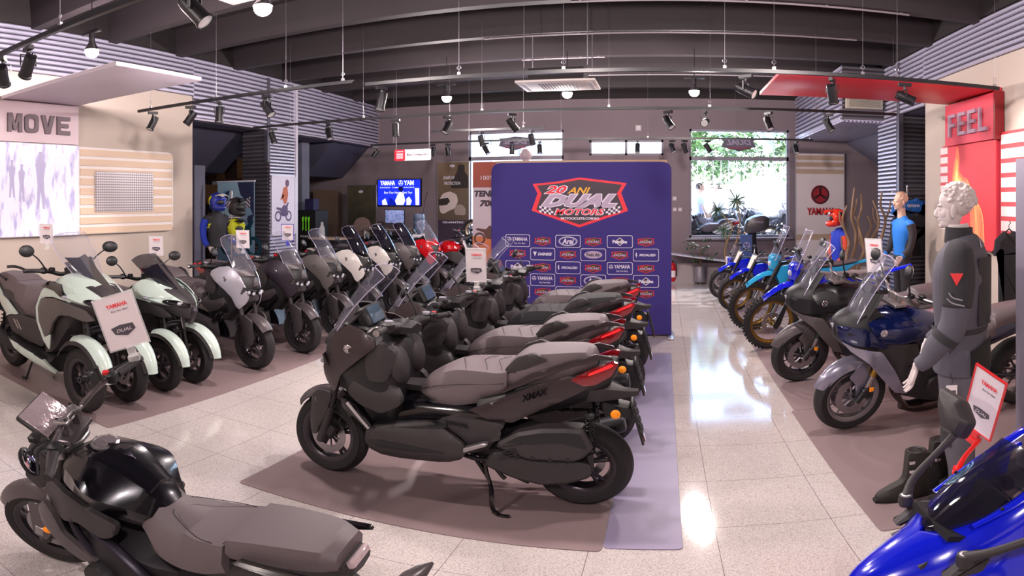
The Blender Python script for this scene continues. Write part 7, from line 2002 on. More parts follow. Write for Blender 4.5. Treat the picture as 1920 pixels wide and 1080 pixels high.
obj('printed_facets', b, [mat('facet_light', 0xbfe0f0, .5), mat('facet_mid', 0x5f9cc4, .5), mat('facet_dark', 0x343a5c, .5)], rb, smooth=False)
b = MB()
ellring(b, .03, 1.72, .42, .22, -.007, .012, 2, True); ellring(b, .03, 1.72, .38, .19, -.008, .01, 0, True)
b.txt('DUAL', .1, .03, 1.76, -.009, 1, width=.22, height=.07, bold=.003); b.txt('MOTORS', .1, .03, 1.68, -.009, 1, width=.27, height=.06, bold=.003)
for s in (-1, 1):
 for i in range(4):
  for j in range(5):
   b.mi = 0 if (i + j) % 2 else 2
   x0 = .03 + s * (.21 + i * .03); z0 = 1.64 + j * .035 + i * .012
   b.prism([(x0, z0), (x0 + s * .03, z0 + .012), (x0 + s * .03, z0 + .047), (x0, z0 + .035)], -.0085, -.009, 'xz')
obj('printed_logo', b, [M_pw, mat('print_deep_red', 0xc42434, .5), M_pd], rb, smooth=False)
def bike_print(b, cx, cz, s, y, mi=0):
 b.mi = mi
 for dx in (-.33, .33):
  n = 20; R1, R2 = .2, .13
  vo = [b.v((cx + s * (dx + R1 * math.cos(2 * pi * k / n)), y, cz + s * (R1 * math.sin(2 * pi * k / n)))) for k in range(n)]
  vi = [b.v((cx + s * (dx + R2 * math.cos(2 * pi * k / n)), y, cz + s * (R2 * math.sin(2 * pi * k / n)))) for k in range(n)]
  for k in range(n): b._f([vo[k], vo[(k + 1) % n], vi[(k + 1) % n], vi[k]])
 b.prism([(cx + s * p[0], cz + s * p[1]) for p in [(-.45, .28), (-.2, .2), (-.1, .0), (.15, -.02), (.3, .05), (.26, .35), (.34, .5), (.28, .52), (.16, .4), (.0, .42), (-.12, .3), (-.42, .34)]], y - .001, y - .002, 'xz')
b = MB(); bike_print(b, .12, .95, .95, -.009); obj('printed_motorcycle', b, mat('print_teal', 0x1c4a5e, .5), rb, smooth=False)
# poster of a rider on the column
cp_ = empty('poster', (WL + .06, 9.2, 1.70), (0, 0, pi / 2), label='white poster of an orange dirt rider on the ribbed column', cat='poster')
b = MB(); b.box((0, 0, 0), (.70, .02, 1.08)); obj('panel', b, mat('poster_white', 0xd9d3e6, .4), cp_, smooth=False)
b = MB(); bike_print(b, -.02, -.2, .5, -.013, 1)
b.mi = 0; b.prism([(.02, .02), (-.08, .15), (-.02, .34), (.1, .36), (.13, .2), (.08, .05)], -.014, -.016, 'xz'); b.prism([(-.02, .22), (-.12, .12), (-.1, .1), (.0, .18)], -.014, -.016, 'xz'); b.mi = 2; b.ell((.1, -.015, .42), (.06, .003, .07), 12, 8)
obj('printed_rider', b, [mat('print_orange', 0xc06848, .5), mat('print_bike_purple', 0x5b4a72, .5), mat('print_helmet_purple', 0x6a4a6e, .5)], cp_, smooth=False)
b = MB()
for s in (1, -1): b.box((s * .37, 0, 0), (.03, .03, 1.12)); b.box((0, 0, s * .55), (.74, .03, .02))
obj('frame', b, MATS['column_edge'], cp_, smooth=False)
# alcove shelving with boxes
sh = empty('shelf_rack', (-8.9, 10.2, 0), label='open shelf rack of cartons in the dark left alcove', cat='shelf')
for z in (.5, 1.1, 1.7, 2.25):
 b = MB(); b.box((0, 0, z), (1.7, .6, .03)); obj('shelf_board', b, mat('rack_brown', 0x5b4238, .6), sh, smooth=False)
for dx in (-.84, .84):
 b = MB(); b.box((dx, 0, 1.3), (.04, .6, 2.6)); obj('upright', b, M_plastd, sh, smooth=False)
random.seed(11)
M_carton = mat('carton', 0x8c6748, .7)
M_cartw = mat('carton_white', 0xb5a8b8, .6)
cols = [M_carton, M_cartw, mat('carton_dark', 0x4a3434, .7)]
n_ = 0
for z, zn in ((.515, 'lowest'), (1.115, 'second'), (1.715, 'third'), (2.265, 'top')):
 x = -9.68
 j = 0
 while x < -8.2:
  w = random.uniform(.24, .4); h = random.uniform(.28, .46)
  k = random.choice((0, 0, 1, 2))
  b = MB(); b.box((0, 0, h / 2), (w, .4, h), bev=.006); b.box((0, -.203, h * .5), (w * .3, .002, h * .3))
  o = obj('carton', b, cols[k], loc=(x + w / 2, 10.12, z))
  tag(o, f"{['brown', 'pale', 'dark brown'][k]} carton on the {zn} shelf of the alcove rack, {['first', 'second', 'third', 'fourth', 'fifth', 'sixth'][j]} from the left", 'box', 'cartons on the alcove rack')
  x += w + .02; j += 1
# fridge and bottles beyond the column
fr_ = empty('drinks_fridge', (-7.2, 10.95, 0), label='black drinks fridge with green claw mark beyond the column', cat='fridge')
b = MB(); b.box((0, 0, 1.13), (.52, .5, .9), bev=.01); b.box((0, 0, .35), (.7, .55, .68)); obj('cabinet', b, M_plastd, fr_)
b = MB()
for k in range(3):
 x = -.09 + k * .075; b.prism([(x, 1.42), (x + .05, 1.45), (x + .035, 1.3), (x + .04, 1.18 - (.04 if k == 1 else 0)), (x + .015, 1.14), (x + .02, 1.32)], -.255, -.258, 'xz')
obj('green_claws', b, mat('claw_green', 0x63b81e, .4, emit=0x63b81e, es=.5), fr_, smooth=False)
b = MB(); b.txt('MONSTER', .1, 0, 1.02, -.256, 0, width=.26, height=.045); obj('cabinet_letters', b, M_pw, fr_, smooth=False)
b = MB(); b.box((0, 0, .12), (.22, .22, .24), bev=.003); o = obj('gift_box', b, mat('box_indigo', 0x2c2850, .5), loc=(-7.2, 10.95, 1.582)); tag(o, 'small dark blue box standing on the drinks fridge', 'box')
b = MB(); b.lathe([(0, 0), (.06, 0), (.065, .03), (.06, .2), (.03, .26), (.03, .32), (0, .32)], seg=14); o = obj('bottle', b, M_acr, loc=(-6.72, 10.6, 1.02)); tag(o, 'clear bottle on the counter right of the drinks fridge', 'bottle')
ct = empty('counter', (-6.6, 10.75, 0), label='low wood counter right of the drinks fridge', cat='counter')
b = MB(); b.box((0, 0, 1.0), (.72, .6, .035), bev=.004); obj('worktop', b, mat('counter_wood', 0xb39a86, .5), ct)
b = MB(); b.box((0, 0, .5), (.66, .54, .98)); obj('cabinet', b, M_plastd, ct, smooth=False)
# orange adventure roll-up behind the backdrop
ob = empty('roll_up_banner', (-2.45, 8.35, 0), label='orange and white motorcycle roll-up behind the left edge of the backdrop', cat='banner')
b = MB(); b.box((0, 0, 1.9), (.55, .008, .92)); obj('printed_top', b, grad_mat('banner_rust', 0x8a3c30, 0xa04a38, 1.4, 2.4, .5, .2), ob, smooth=False)
b = MB(); b.box((0, -.003, 1.62), (.55, .006, .74)); obj('printed_sky', b, mat('banner_sky', 0xc9bccb, .5), ob, smooth=False)
b = MB(); b.box((0, -.004, .78), (.55, .008, 1.0)); b.box((0, 0, .06), (.62, .2, .1), bev=.02); obj('printed_sand', b, mat('banner_sand', 0xd07a4e, .5), ob, smooth=False)
b = MB(); b.txt('TENERE', .1, -.02, 1.90, -.012, 0, width=.46, height=.09, bold=.006, shear=.2); b.txt('700', .1, -.05, 1.76, -.012, 0, width=.24, height=.1, bold=.006, shear=.2); bike_print(b, -.02, 1.25, .45, -.012, 1); b.txt('100%', .05, -.05, 2.13, -.012, 2, width=.2, height=.06)
obj('printed_words', b, [M_pd, mat('print_brown', 0x5c3a38, .5), M_pw], ob, smooth=False)
# bicycle style display wheel in the window
dw = empty('wheel_display', (-4.1, 12.6, 0), label='spoked motorcycle wheel standing on a white plinth by the left window', cat='wheel')
wheel(dw, 0, .24, .075, .17, 'rim', mat('rim_cream', 0xb9ab96, .3, .6), disc=.1, wire=True, z=1.14)
b = MB(); b.box((0, 0, .45), (.7, .4, .9), bev=.01); obj('plinth', b, M_white, dw)
# metallic planter with ficus
pl = empty('potted_ficus', (.785, 12.85, 0), label='small ficus in a brushed metal pot on castors below the right window', cat='plant')
b = MB(); b.lathe([(0, .05), (.15, .05), (.155, .07), (.155, .36), (.17, .365), (.17, .385), (.145, .385), (.145, .33), (0, .33)], seg=28)
for a in range(4): b.ell((.11 * math.cos(a * pi / 2), .11 * math.sin(a * pi / 2), .028), (.022, .022, .026), 8, 6)
obj('pot', b, mat('brushed_pot', 0xb4b0b8, .28, .9), pl)
def leaf(b, p, d, L, w):
 d = Vector(d).normalized(); p = Vector(p)
 s = d.cross(Vector((0, 0, 1)))
 if s.length < .1: s = Vector((1, 0, 0))
 s.normalize(); up = s.cross(d)
 pts = [(0, 0), (.3, 1), (.6, .85), (1, 0)]
 l = [p + d * L * t + s * w * q for t, q in pts]; r = [p + d * L * t - s * w * q for t, q in pts[1:3]]
 mid = [p + d * L * t + up * -.12 * w for t in (.3, .6)]
 V = [b.v(q) for q in (l[0], l[1], l[2], l[3], r[1], r[0], mid[0], mid[1])]
 for f in ((0, 1, 6), (1, 2, 7, 6), (2, 3, 7), (0, 6, 5), (6, 7, 4, 5), (7, 3, 4)): b._f([V[i] for i in f])
random.seed(5)
b = MB(); lf = MB()
b.tube([(0, 0, .32), (.01, 0, .5), (.0, .02, .72), (-.02, 0, .98)], [.012, .01, .008, .004], seg=6)
for k in range(16):
 z = random.uniform(.45, .98); a = random.uniform(0, 2 * pi) if k % 3 else pi + random.uniform(-.5, .5)
 L = random.uniform(.14, .40) * (1.3 if z < .7 else 1)
 e = Vector((L * math.cos(a), .5 * L * math.sin(a), z + random.uniform(-.02, .14)))
 s0 = Vector((0, 0, z))
 b.tube([s0, s0.lerp(e, .5) + Vector((0, 0, .03)), e], [.004, .003, .002], seg=4)
 for q in range(8):
  t = .3 + .7 * q / 7; pp = s0.lerp(e, t)
  leaf(lf, pp, (random.uniform(-1, 1), random.uniform(-1, 1), random.uniform(-1.2, .1)), random.uniform(.05, .085), .018)
obj('stem', b, mat('stem_brown', 0x6a5236, .7), pl); o = obj('foliage', lf, mat('leaf_green', 0x2f5c2e, .45), pl, smooth=False); o['kind'] = 'stuff'
# yucca with two bent trunks
yc = empty('potted_yucca', (1.36, 12.72, 0), label='yucca with thin bent trunks and spiky tufts before the right window', cat='plant')
b = MB(); b.tube([(0, 0, .3), (-.06, 0, .7), (.02, 0, 1.0), (.10, 0, 1.25), (-.08, 0, 1.45), (-.20, 0, 1.58)], [.022, .02, .018, .016, .014, .012], seg=8); b.tube([(.03, 0, .3), (.05, 0, .62), (.20, 0, .95), (.26, 0, 1.4), (.20, .0, 1.75)], [.022, .02, .018, .014, .012], seg=8); b.tube([(-.02, 0, .85), (-.06, 0, 1.1)], [.014, .01], seg=6, smooth=False); obj('trunk', b, mat('yucca_bark', 0x9a7c54, .7), yc)
b = MB()
for (cx, cz, n, L) in ((-.22, 1.60, 42, .30), (.18, 1.80, 42, .34), (-.08, 1.18, 34, .28)):
 for k in range(n):
  a = random.uniform(0, 2 * pi); e = random.uniform(-1.3, 1.1)
  d = Vector((math.cos(a) * math.cos(e), .8 * math.sin(a) * math.cos(e), math.sin(e)))
  p0 = Vector((cx, 0, cz)); p1 = p0 + d * L * random.uniform(.7, 1.1) + Vector((0, 0, -.04 * random.random()))
  s_ = d.cross(Vector((0, 1, .2))).normalized() * .009
  V = [b.v(p0 - s_), b.v(p0 + s_), b.v(p0.lerp(p1, .6) + s_ * .8), b.v(p1), b.v(p0.lerp(p1, .6) - s_ * .8)]
  b._f(V)
o = obj('foliage', b, mat('yucca_green', 0x4d6a52, .45), yc, smooth=False); o['kind'] = 'stuff'
b = MB(); b.lathe([(0, .0), (.14, 0), (.18, .3), (.19, .32), (.17, .32), (.16, .28), (0, .28)], seg=24); obj('pot', b, mat('pot_dark', 0x4a4448, .5), yc)
# outboard motor on its stand
om = empty('outboard_motor', (1.90, 12.5, 0), label='grey outboard motor on a blue stand before the right window', cat='outboard motor')
b = MB()
b.loft([(-.30, [(0, 1.24), (.08, 1.25), (.10, 1.32), (.08, 1.42), (0, 1.45)]), (-.18, [(0, 1.14), (.13, 1.16), (.16, 1.32), (.13, 1.47), (0, 1.50)]), (.02, [(0, 1.10), (.14, 1.12), (.17, 1.3), (.14, 1.44), (0, 1.48)]), (.16, [(0, 1.10), (.11, 1.12), (.14, 1.26), (.11, 1.36), (0, 1.40)]), (.21, [(0, 1.14), (.07, 1.15), (.08, 1.24), (.06, 1.3), (0, 1.32)])], n=4)
b.xf(Matrix.Rotation(pi, 4, 'Z')); oc = obj('cowling', b, mat('outboard_grey', 0x4c4a4e, .3, .3, coat=.4), om)
b = MB(); b.txt('YAMAHA', .05, .08, 1.34, -.172, 0, width=.17, height=.035); obj('cowling_letters', b, M_ps, oc, smooth=False)
b = MB(); b.tube([(-.05, 0, 1.12), (-.02, 0, .8), (.06, 0, .5), (.1, 0, .38)], [.09, .07, .06, .05], seg=12, flat=.7); obj('leg', b, M_plastd, om)
b = MB(); b.prism([(-.32, 1.08), (-.08, 1.08), (-.05, .2), (-.34, .2)], -.16, -.14, 'xz'); b.box((-.1, .0, .12), (.6, .4, .04)); st_ = obj('stand_board', b, mat('stand_blue', 0x40568c, .4), om, smooth=False)
b = MB(); fork_mark(b, -.19, .86, .07, -.165, 0); obj('stand_emblem', b, M_ps, st_, smooth=False)
# driftwood branches in a white pot
dr = empty('branch_arrangement', (3.12, 9.05, 0), label='bare twisted driftwood branches in a pale pot before the right column', cat='decoration')
random.seed(21)
for k in range(6):
 b = MB()
 x = -.22 + k * .09; pts = []
 H_ = [1.72, 2.0, 1.9, 1.55, 1.8, 1.95][k]
 for q in range(8):
  t = q / 7
  pts.append((x * (1 + .5 * t) + .05 * math.sin(q * 1.9 + k), .05 * math.cos(q * 1.4 + 2 * k), .35 + (H_ - .35) * t))
 b.tube(pts, [.035, .033, .03, .028, .026, .022, .02, .014], seg=8, n=4)
 for q in (3, 5):
  p = Vector(pts[q]); b.tube([p, p + Vector((.07 * (-1) ** (q + k), .02, .14)), p + Vector((.09 * (-1) ** (q + k), .0, .30))], [.02, .015, .01], seg=6)
 obj('branch', b, mat('driftwood', 0x8d735c, .75, bump=(40, .4)), dr)
b = MB(); b.lathe([(0, 0), (.24, 0), (.26, .7), (.27, .72), (.23, .72), (.22, .66), (0, .66)], seg=24); obj('pot', b, mat('pot_white', 0xc9bdb6, .5), dr)
# totem and its base at the right edge
tt = empty('display_totem', (2.13, 3.12, 0), label='grey metal display totem at the right edge of the photo', cat='stand')
b = MB(); b.box((.06, 0, 1.06), (.20, .10, 2.04), bev=.006); obj('column', b, mat('totem_grey', 0x9690a0, .35, .4), tt)
b = MB(); b.box((.05, -.05, .012), (.50, .46, .024), bev=.004); obj('base_plate', b, mat('totem_base', 0x57545a, .4, .4), tt)
# clothes rail in the right recess
cr = empty('clothes_rail', (4.15, 8.55, 0), label='chrome clothes rail in the recess behind the blue shirted mannequin', cat='clothes rail')
b = MB()
for dx in (-.5, .5): b.cyl((dx, 0, .02), (dx, 0, 2.02), .014)
b.cyl((-.5, 0, 2.02), (.5, 0, 2.02), .014); b.cyl((-.75, 0, 1.93), (.5, 0, 1.93), .012)
for dx in (-.5, .5): b.box((dx, 0, .01), (.05, .5, .02))
obj('rail_frame', b, M_steel, cr)
def shirt(b, w, z0, z1, d=.05):
 b.prism(rnd([(-w, z0), (w, z0), (w * 1.02, z1 - .2), (w * 1.5, z1 - .26), (w * 1.35, z1 - .09), (w * .45, z1), (w * .25, z1 - .03), (-w * .25, z1 - .03), (-w * .45, z1), (-w * 1.35, z1 - .09), (-w * 1.5, z1 - .26), (-w * 1.02, z1 - .2)], .02), -d, d, 'xz', bev=.03)
def hung(x, y, z1, w, h, m, label, txt=None):
 t = empty('hanging_shirt', (x, y, 0), label=label, cat='shirt')
 b = MB(); shirt(b, w, z1 - h, z1); obj('fabric', b, m, t)
 b = MB(); b.tube([(-w * .7, 0, z1 - .05), (0, 0, z1 + .02), (w * .7, 0, z1 - .05)], .008, seg=6, smooth=False); b.tube([(0, 0, z1 + .02), (0, 0, z1 + .06), (.02, 0, z1 + .08), (0, 0, z1 + .1)], .004, seg=5); obj('hanger', b, M_plastd, t)
 if txt:
  b = MB(); fork_mark(b, -.13, z1 - .12, .025, -.055, 0); b.txt(txt, .05, .03, z1 - .12, -.055, 0, width=.22, height=.045, bold=.001); obj('printed_word', b, M_pw, t, smooth=False)
hung(3.68, 8.5, 1.84, .21, .6, mat('shirt_blue', 0x1f63b8, .8), 'royal blue YAMAHA shirt hanging on the clothes rail', 'YAMAHA')
hung(3.60, 8.3, 1.62, .22, .66, mat('shirt_black', 0x1b1a20, .85), 'black shirt hanging in front of the blue one on the clothes rail')
hung(4.1, 8.5, 1.84, .2, .7, mat('shirt_dark_blue', 0x1c2f6c, .85), 'dark blue shirt at the right of the clothes rail')
# a black garment hanging by the slatted panel at the right edge
hung(3.35, 5.2, 1.50, .12, .75, MATS['shirt_black'], 'black garment hanging beside the grey totem at the right edge')
# black ankle boots on the floor by the mannequin
bt = None
for i, (x, y) in enumerate(((1.36, 3.12), (1.56, 3.22))):
 if bt is None:
  bt = empty('riding_boot', (x, y, .006), (0, 0, pi), label='black riding boot on the floor, nearer to the aisle', cat='boot', group='pair of black riding boots')
  b = MB()
  b.loft([(-.10, [(0, .02), (.03, .02), (.038, .10), (.045, .30), (0, .30)]), (-.06, [(0, .0), (.042, .01), (.05, .08), (.06, .31), (0, .31)]), (.0, [(0, .0), (.045, .01), (.05, .08), (.055, .31), (0, .31)]), (.03, [(0, .0), (.045, .01), (.05, .08), (.03, .30), (0, .30)]), (.05, [(0, .0), (.046, .01), (.05, .06), (.03, .14), (0, .15)]), (.12, [(0, .0), (.05, .01), (.052, .05), (.03, .095), (0, .10)]), (.19, [(0, .0), (.04, .01), (.04, .04), (.02, .065), (0, .07)]), (.215, [(0, .01), (.02, .015), (.02, .03), (.01, .045), (0, .05)])], n=3)
  obj('boot_shell', b, mat('boot_black', 0x26231f, .6), bt)
  b = MB(); b.loft([(-.11, [(0, .0), (.035, .0), (.038, .02), (0, .022)]), (.0, [(0, .0), (.047, .0), (.05, .02), (0, .022)]), (.12, [(0, .0), (.053, .0), (.056, .02), (0, .022)]), (.225, [(0, .0), (.02, .0), (.024, .02), (0, .022)])], n=3); obj('sole', b, M_tyre, bt)
  b = MB(); b.box((.02, .055, .2), (.03, .012, .02)); b.box((.02, .055, .26), (.03, .012, .02)); obj('buckle', b, M_steel, bt, smooth=False)
  b = MB(); b.lathe([(.0, .311), (.044, .311), (.054, .30), (.058, .315), (.05, .318), (.04, .312)], c=(-.03, 0, 0), seg=18); obj('boot_collar', b, M_plastd, bt)
  index_children(bt)
 else:
  copy_tree(bt, (x, y, .006), (0, 0, pi + .1), 'black riding boot on the floor, nearer to the mannequin', 'pair of black riding boots')
# helmets on a stand in the left opening
def helmet(loc, rz, label, m1, m2, m3, peak=True, group=None):
 t = empty('helmet', loc, (0, 0, rz), label=label, cat='helmet', group=group)
 b = MB()
 b.loft([(-.135, [(0, .06), (.05, .07), (.07, .13), (.05, .19), (0, .21)]), (-.10, [(0, .0), (.09, .02), (.115, .13), (.085, .225), (0, .25)]), (-.02, [(0, -.02), (.10, .0), (.13, .13), (.10, .24), (0, .27)]), (.06, [(0, -.02), (.09, .0), (.12, .13), (.09, .23), (0, .255)]), (.10, [(0, .15), (.05, .155), (.10, .17), (.07, .21), (0, .225)])], n=4)
 b.loft([(.04, [(0, -.03), (.08, -.02), (.115, .03), (.11, .07), (0, .075)]), (.12, [(0, -.03), (.05, -.025), (.085, .02), (.075, .065), (0, .07)]), (.175, [(0, -.01), (.025, -.005), (.04, .02), (.03, .045), (0, .05)])], n=4)
 obj('helmet_shell', b, m1, t, ang=70)
 b = MB(); b.ell((.055, 0, .11), (.062, .092, .052), 14, 8); obj('goggle_opening', b, M_plastd, t)
 if peak:
  b = MB(); b.grid(lambda u, v: Vector((lerp(.04, .24, u), (2 * v - 1) * lerp(.10, .06, u), lerp(.235, .225, u) + .02 * math.sin(pi * u) - .03 * (2 * v - 1) ** 2)), 8, 6, t=.008); obj('peak', b, m2, t)
 b = MB()
 for s in (1, -1): b.panel(rnd([(-.12, .12), (-.08, .19), (.0, .22), (-.02, .17), (-.07, .06)], .01), lambda x, z: .118 * math.sqrt(max(.1, 1 - ((z - .13) / .16) ** 2 - ((x + .01) / .17) ** 2)) + .014, t=.01, side=s, g=.02)
 obj('side_stripe', b, m3, t)
 return t
hs = empty('helmet_stand', (-6.12, 7.08, 0), label='chrome pole stand carrying the two left helmets', cat='stand')
b = MB(); b.cyl((-.02, 0, 0), (-.02, 0, 1.95), .014); b.lathe([(0, 0), (.16, 0), (.16, .015), (0, .02)], seg=24); obj('pole', b, M_steel, hs)
for z in (1.24, 1.56):
 b = MB(); b.box((.1, 0, z - .02), (.24, .16, .015), bev=.003); obj('arm', b, M_steel, hs)
helmet((-6.03, 7.08, 1.585), -.3, 'black peaked helmet on the upper arm of the left helmet stand', M_plastd, M_gloss, M_silver)
helmet((-6.05, 7.08, 1.265), -.3, 'yellow and black helmet on the lower arm of the left helmet stand', mat('helmet_yellow', 0xc4cc1c, .3, coat=.5), M_plastd, M_plastd)
# ------------------------------------------------------------------ price cards
card_holder((-5.50, 3.38, 1.30), .55, 'price card clipped to the far grip of the large three wheeler')
card_holder((-4.92, 4.42, 1.16), .6, 'price card above the small three wheeler')
card_holder((-4.55, 5.45, 1.20), .5, 'price card on the silver sided maxi scooter')
card_holder((-4.55, 6.35, 1.24), .5, 'price card in a blue frame on the plum maxi scooter', edge=M_blue)
card_holder((-1.41, 4.42, 1.14), .1, 'price card on the bar of the second scooter in the middle row', h=.26)
def grip_at(root, idx, dz=.03):
 bpy.context.view_layer.update()
 g = []
 for hb in bpy.data.objects:
  if hb.parent is root and hb.name.startswith('handlebar'):
   for q in bpy.data.objects:
    if q.parent is hb and q.name.startswith('grip'):
     c = sum((Vector(v.co) for v in q.data.vertices), Vector()) / len(q.data.vertices)
     g.append(q.matrix_world @ c)
 g.sort(key=lambda v: v.y)
 p = g[idx]; return (p.x, p.y, p.z + dz)
tc_ = card_holder(grip_at(mt, -1), .35, 'large tilted price card on the bar of the black naked motorcycle', w=.17, h=.235, tilt=.12)
card_holder((1.72, 4.68, 1.17), -.9, 'price card standing on the navy sport tourer', h=.28)
card_holder((1.30, 12.0, .42), -.3, 'price card on the tiny blue childrens dirt bike', h=.2, w=.1)
rc_ = card_holder((1.09, 1.93, .90), -1.15, 'red framed price card behind the blue sport motorcycle mirror', edge=M_redsw, w=.13, h=.30, tilt=.1)
rc_.rotation_euler = (.25, .42, -1.15)
tc_.rotation_euler = (.12, -.32, .75)
# ------------------------------------------------------------------ mannequins and people
def etube(b, pts, seg=18, n=5, side=(0, 1, 0), caps=True):
 """limb with elliptical sections: pts of (x, y, z, half width along side, half depth)"""
 P = spl([tuple(p) for p in pts], n)
 L = []
 for i, p in enumerate(P):
  pos = Vector(p[:3]); a = Vector(P[max(i - 1, 0)][:3]); c = Vector(P[min(i + 1, len(P) - 1)][:3])
  t = (c - a).normalized(); s = Vector(side); s = (s - t * s.dot(t)).normalized(); u = t.cross(s)
  L.append([pos + s * p[3] * math.cos(2 * pi * k / seg) + u * p[4] * math.sin(2 * pi * k / seg) for k in range(seg)])
 b.skin(L, caps=caps)
def fuse(o, vox, smooth=4):
 md = o.modifiers.new('fuse', 'REMESH'); md.mode = 'VOXEL'; md.voxel_size = vox; md.use_smooth_shade = True
 sm = o.modifiers.new('smooth', 'SMOOTH'); sm.factor = .5; sm.iterations = smooth
 return o
def head_mesh(b, hair=True):
 """head facing +x, chin near z = 0, crown at z = .235"""
 etube(b, [(-.03, 0, -.12, .062, .065), (-.025, 0, -.05, .056, .060), (-.015, 0, .02, .055, .062)], side=(0, 1, 0))
 b.ell((-.012, 0, .150), (.098, .077, .090), 22, 16)
 b.ell((.022, 0, .085), (.066, .060, .085), 20, 14)
 b.ell((.030, 0, .030), (.052, .044, .034), 16, 10)
 b.ell((.072, 0, .014), (.018, .022, .016), 12, 8)
 etube(b, [(.080, 0, .118, .008, .010), (.096, 0, .092, .011, .014), (.103, 0, .072, .016, .014), (.085, 0, .062, .015, .008)], seg=10, side=(0, 1, 0))
 b.ell((.084, 0, .046), (.012, .024, .007), 12, 8); b.ell((.082, 0, .036), (.012, .021, .007), 12, 8)
 for s in (1, -1):
  b.ell((.078, s * .030, .122), (.012, .026, .008), 12, 8)
  b.ell((.070, s * .030, .104), (.012, .015, .009), 12, 8)
  b.ell((.046, s * .042, .078), (.024, .018, .024), 12, 8)
  b.ell((-.010, s * .078, .095), (.018, .010, .032), 12, 8, rot=(0, -.2, s * .5))
  b.ell((-.008, s * .080, .068), (.010, .008, .012), 8, 6)
 if hair:
  random.seed(2)
  for k in range(150):
   a = random.uniform(0, 2 * pi); e = random.uniform(-.35, 1.5)
   d = Vector((math.cos(a) * math.cos(e), math.sin(a) * math.cos(e), math.sin(e)))
   if d.x > .55 and d.z < .75: continue
   p = Vector((-.014, 0, .150)) + Vector((d.x * .101, d.y * .080, d.z * .094))
   if p.z < .07 and p.x > -.05: continue
   b.ell(p, (.017, .013, .009), 8, 6, rot=(random.uniform(-1, 1), random.uniform(-1, 1), random.uniform(0, 3)))
def hand_mesh(b, M):
 """relaxed hand hanging along -z, palm facing +y, fingers down; origin at the wrist"""
 def T(p): return M @ Vector(p[:3])
 pts = [(0, 0, .01, .026, .018), (0, 0, -.03, .034, .016), (0, .003, -.07, .040, .015), (0, .006, -.095, .038, .012)]
 P = [(*T(p), p[3], p[4]) for p in pts]
 sd = (M.to_3x3() @ Vector((1, 0, 0)))
 etube(b, P, seg=14, side=sd)
 for k, (x, L) in enumerate(((-.030, .062), (-.010, .074), (.011, .078), (.031, .070))):
  c = [(x, .004, -.085), (x * 1.08, .008, -.085 - L * .42), (x * 1.1, .020, -.085 - L * .75), (x * 1.1, .036, -.085 - L)]
  b.tube([T(p) for p in c], [.0098, .0088, .0082, .0066], seg=8, n=4)
 c = [(.028, .004, -.02), (.047, .012, -.045), (.054, .020, -.072), (.052, .028, -.094)]
 b.tube([T(p) for p in c], [.013, .0115, .0102, .008], seg=8, n=4)
M_mann = mat('mannequin_white', 0xcfc4c4, .45)
M_jack = mat('jacket_grey', 0x55535e, .8, bump=(500, .15))
M_jackd = mat('jacket_black', 0x2f2e33, .8, bump=(500, .15))
M_pant = mat('trouser_grey', 0x5d5a63, .85, bump=(400, .15))
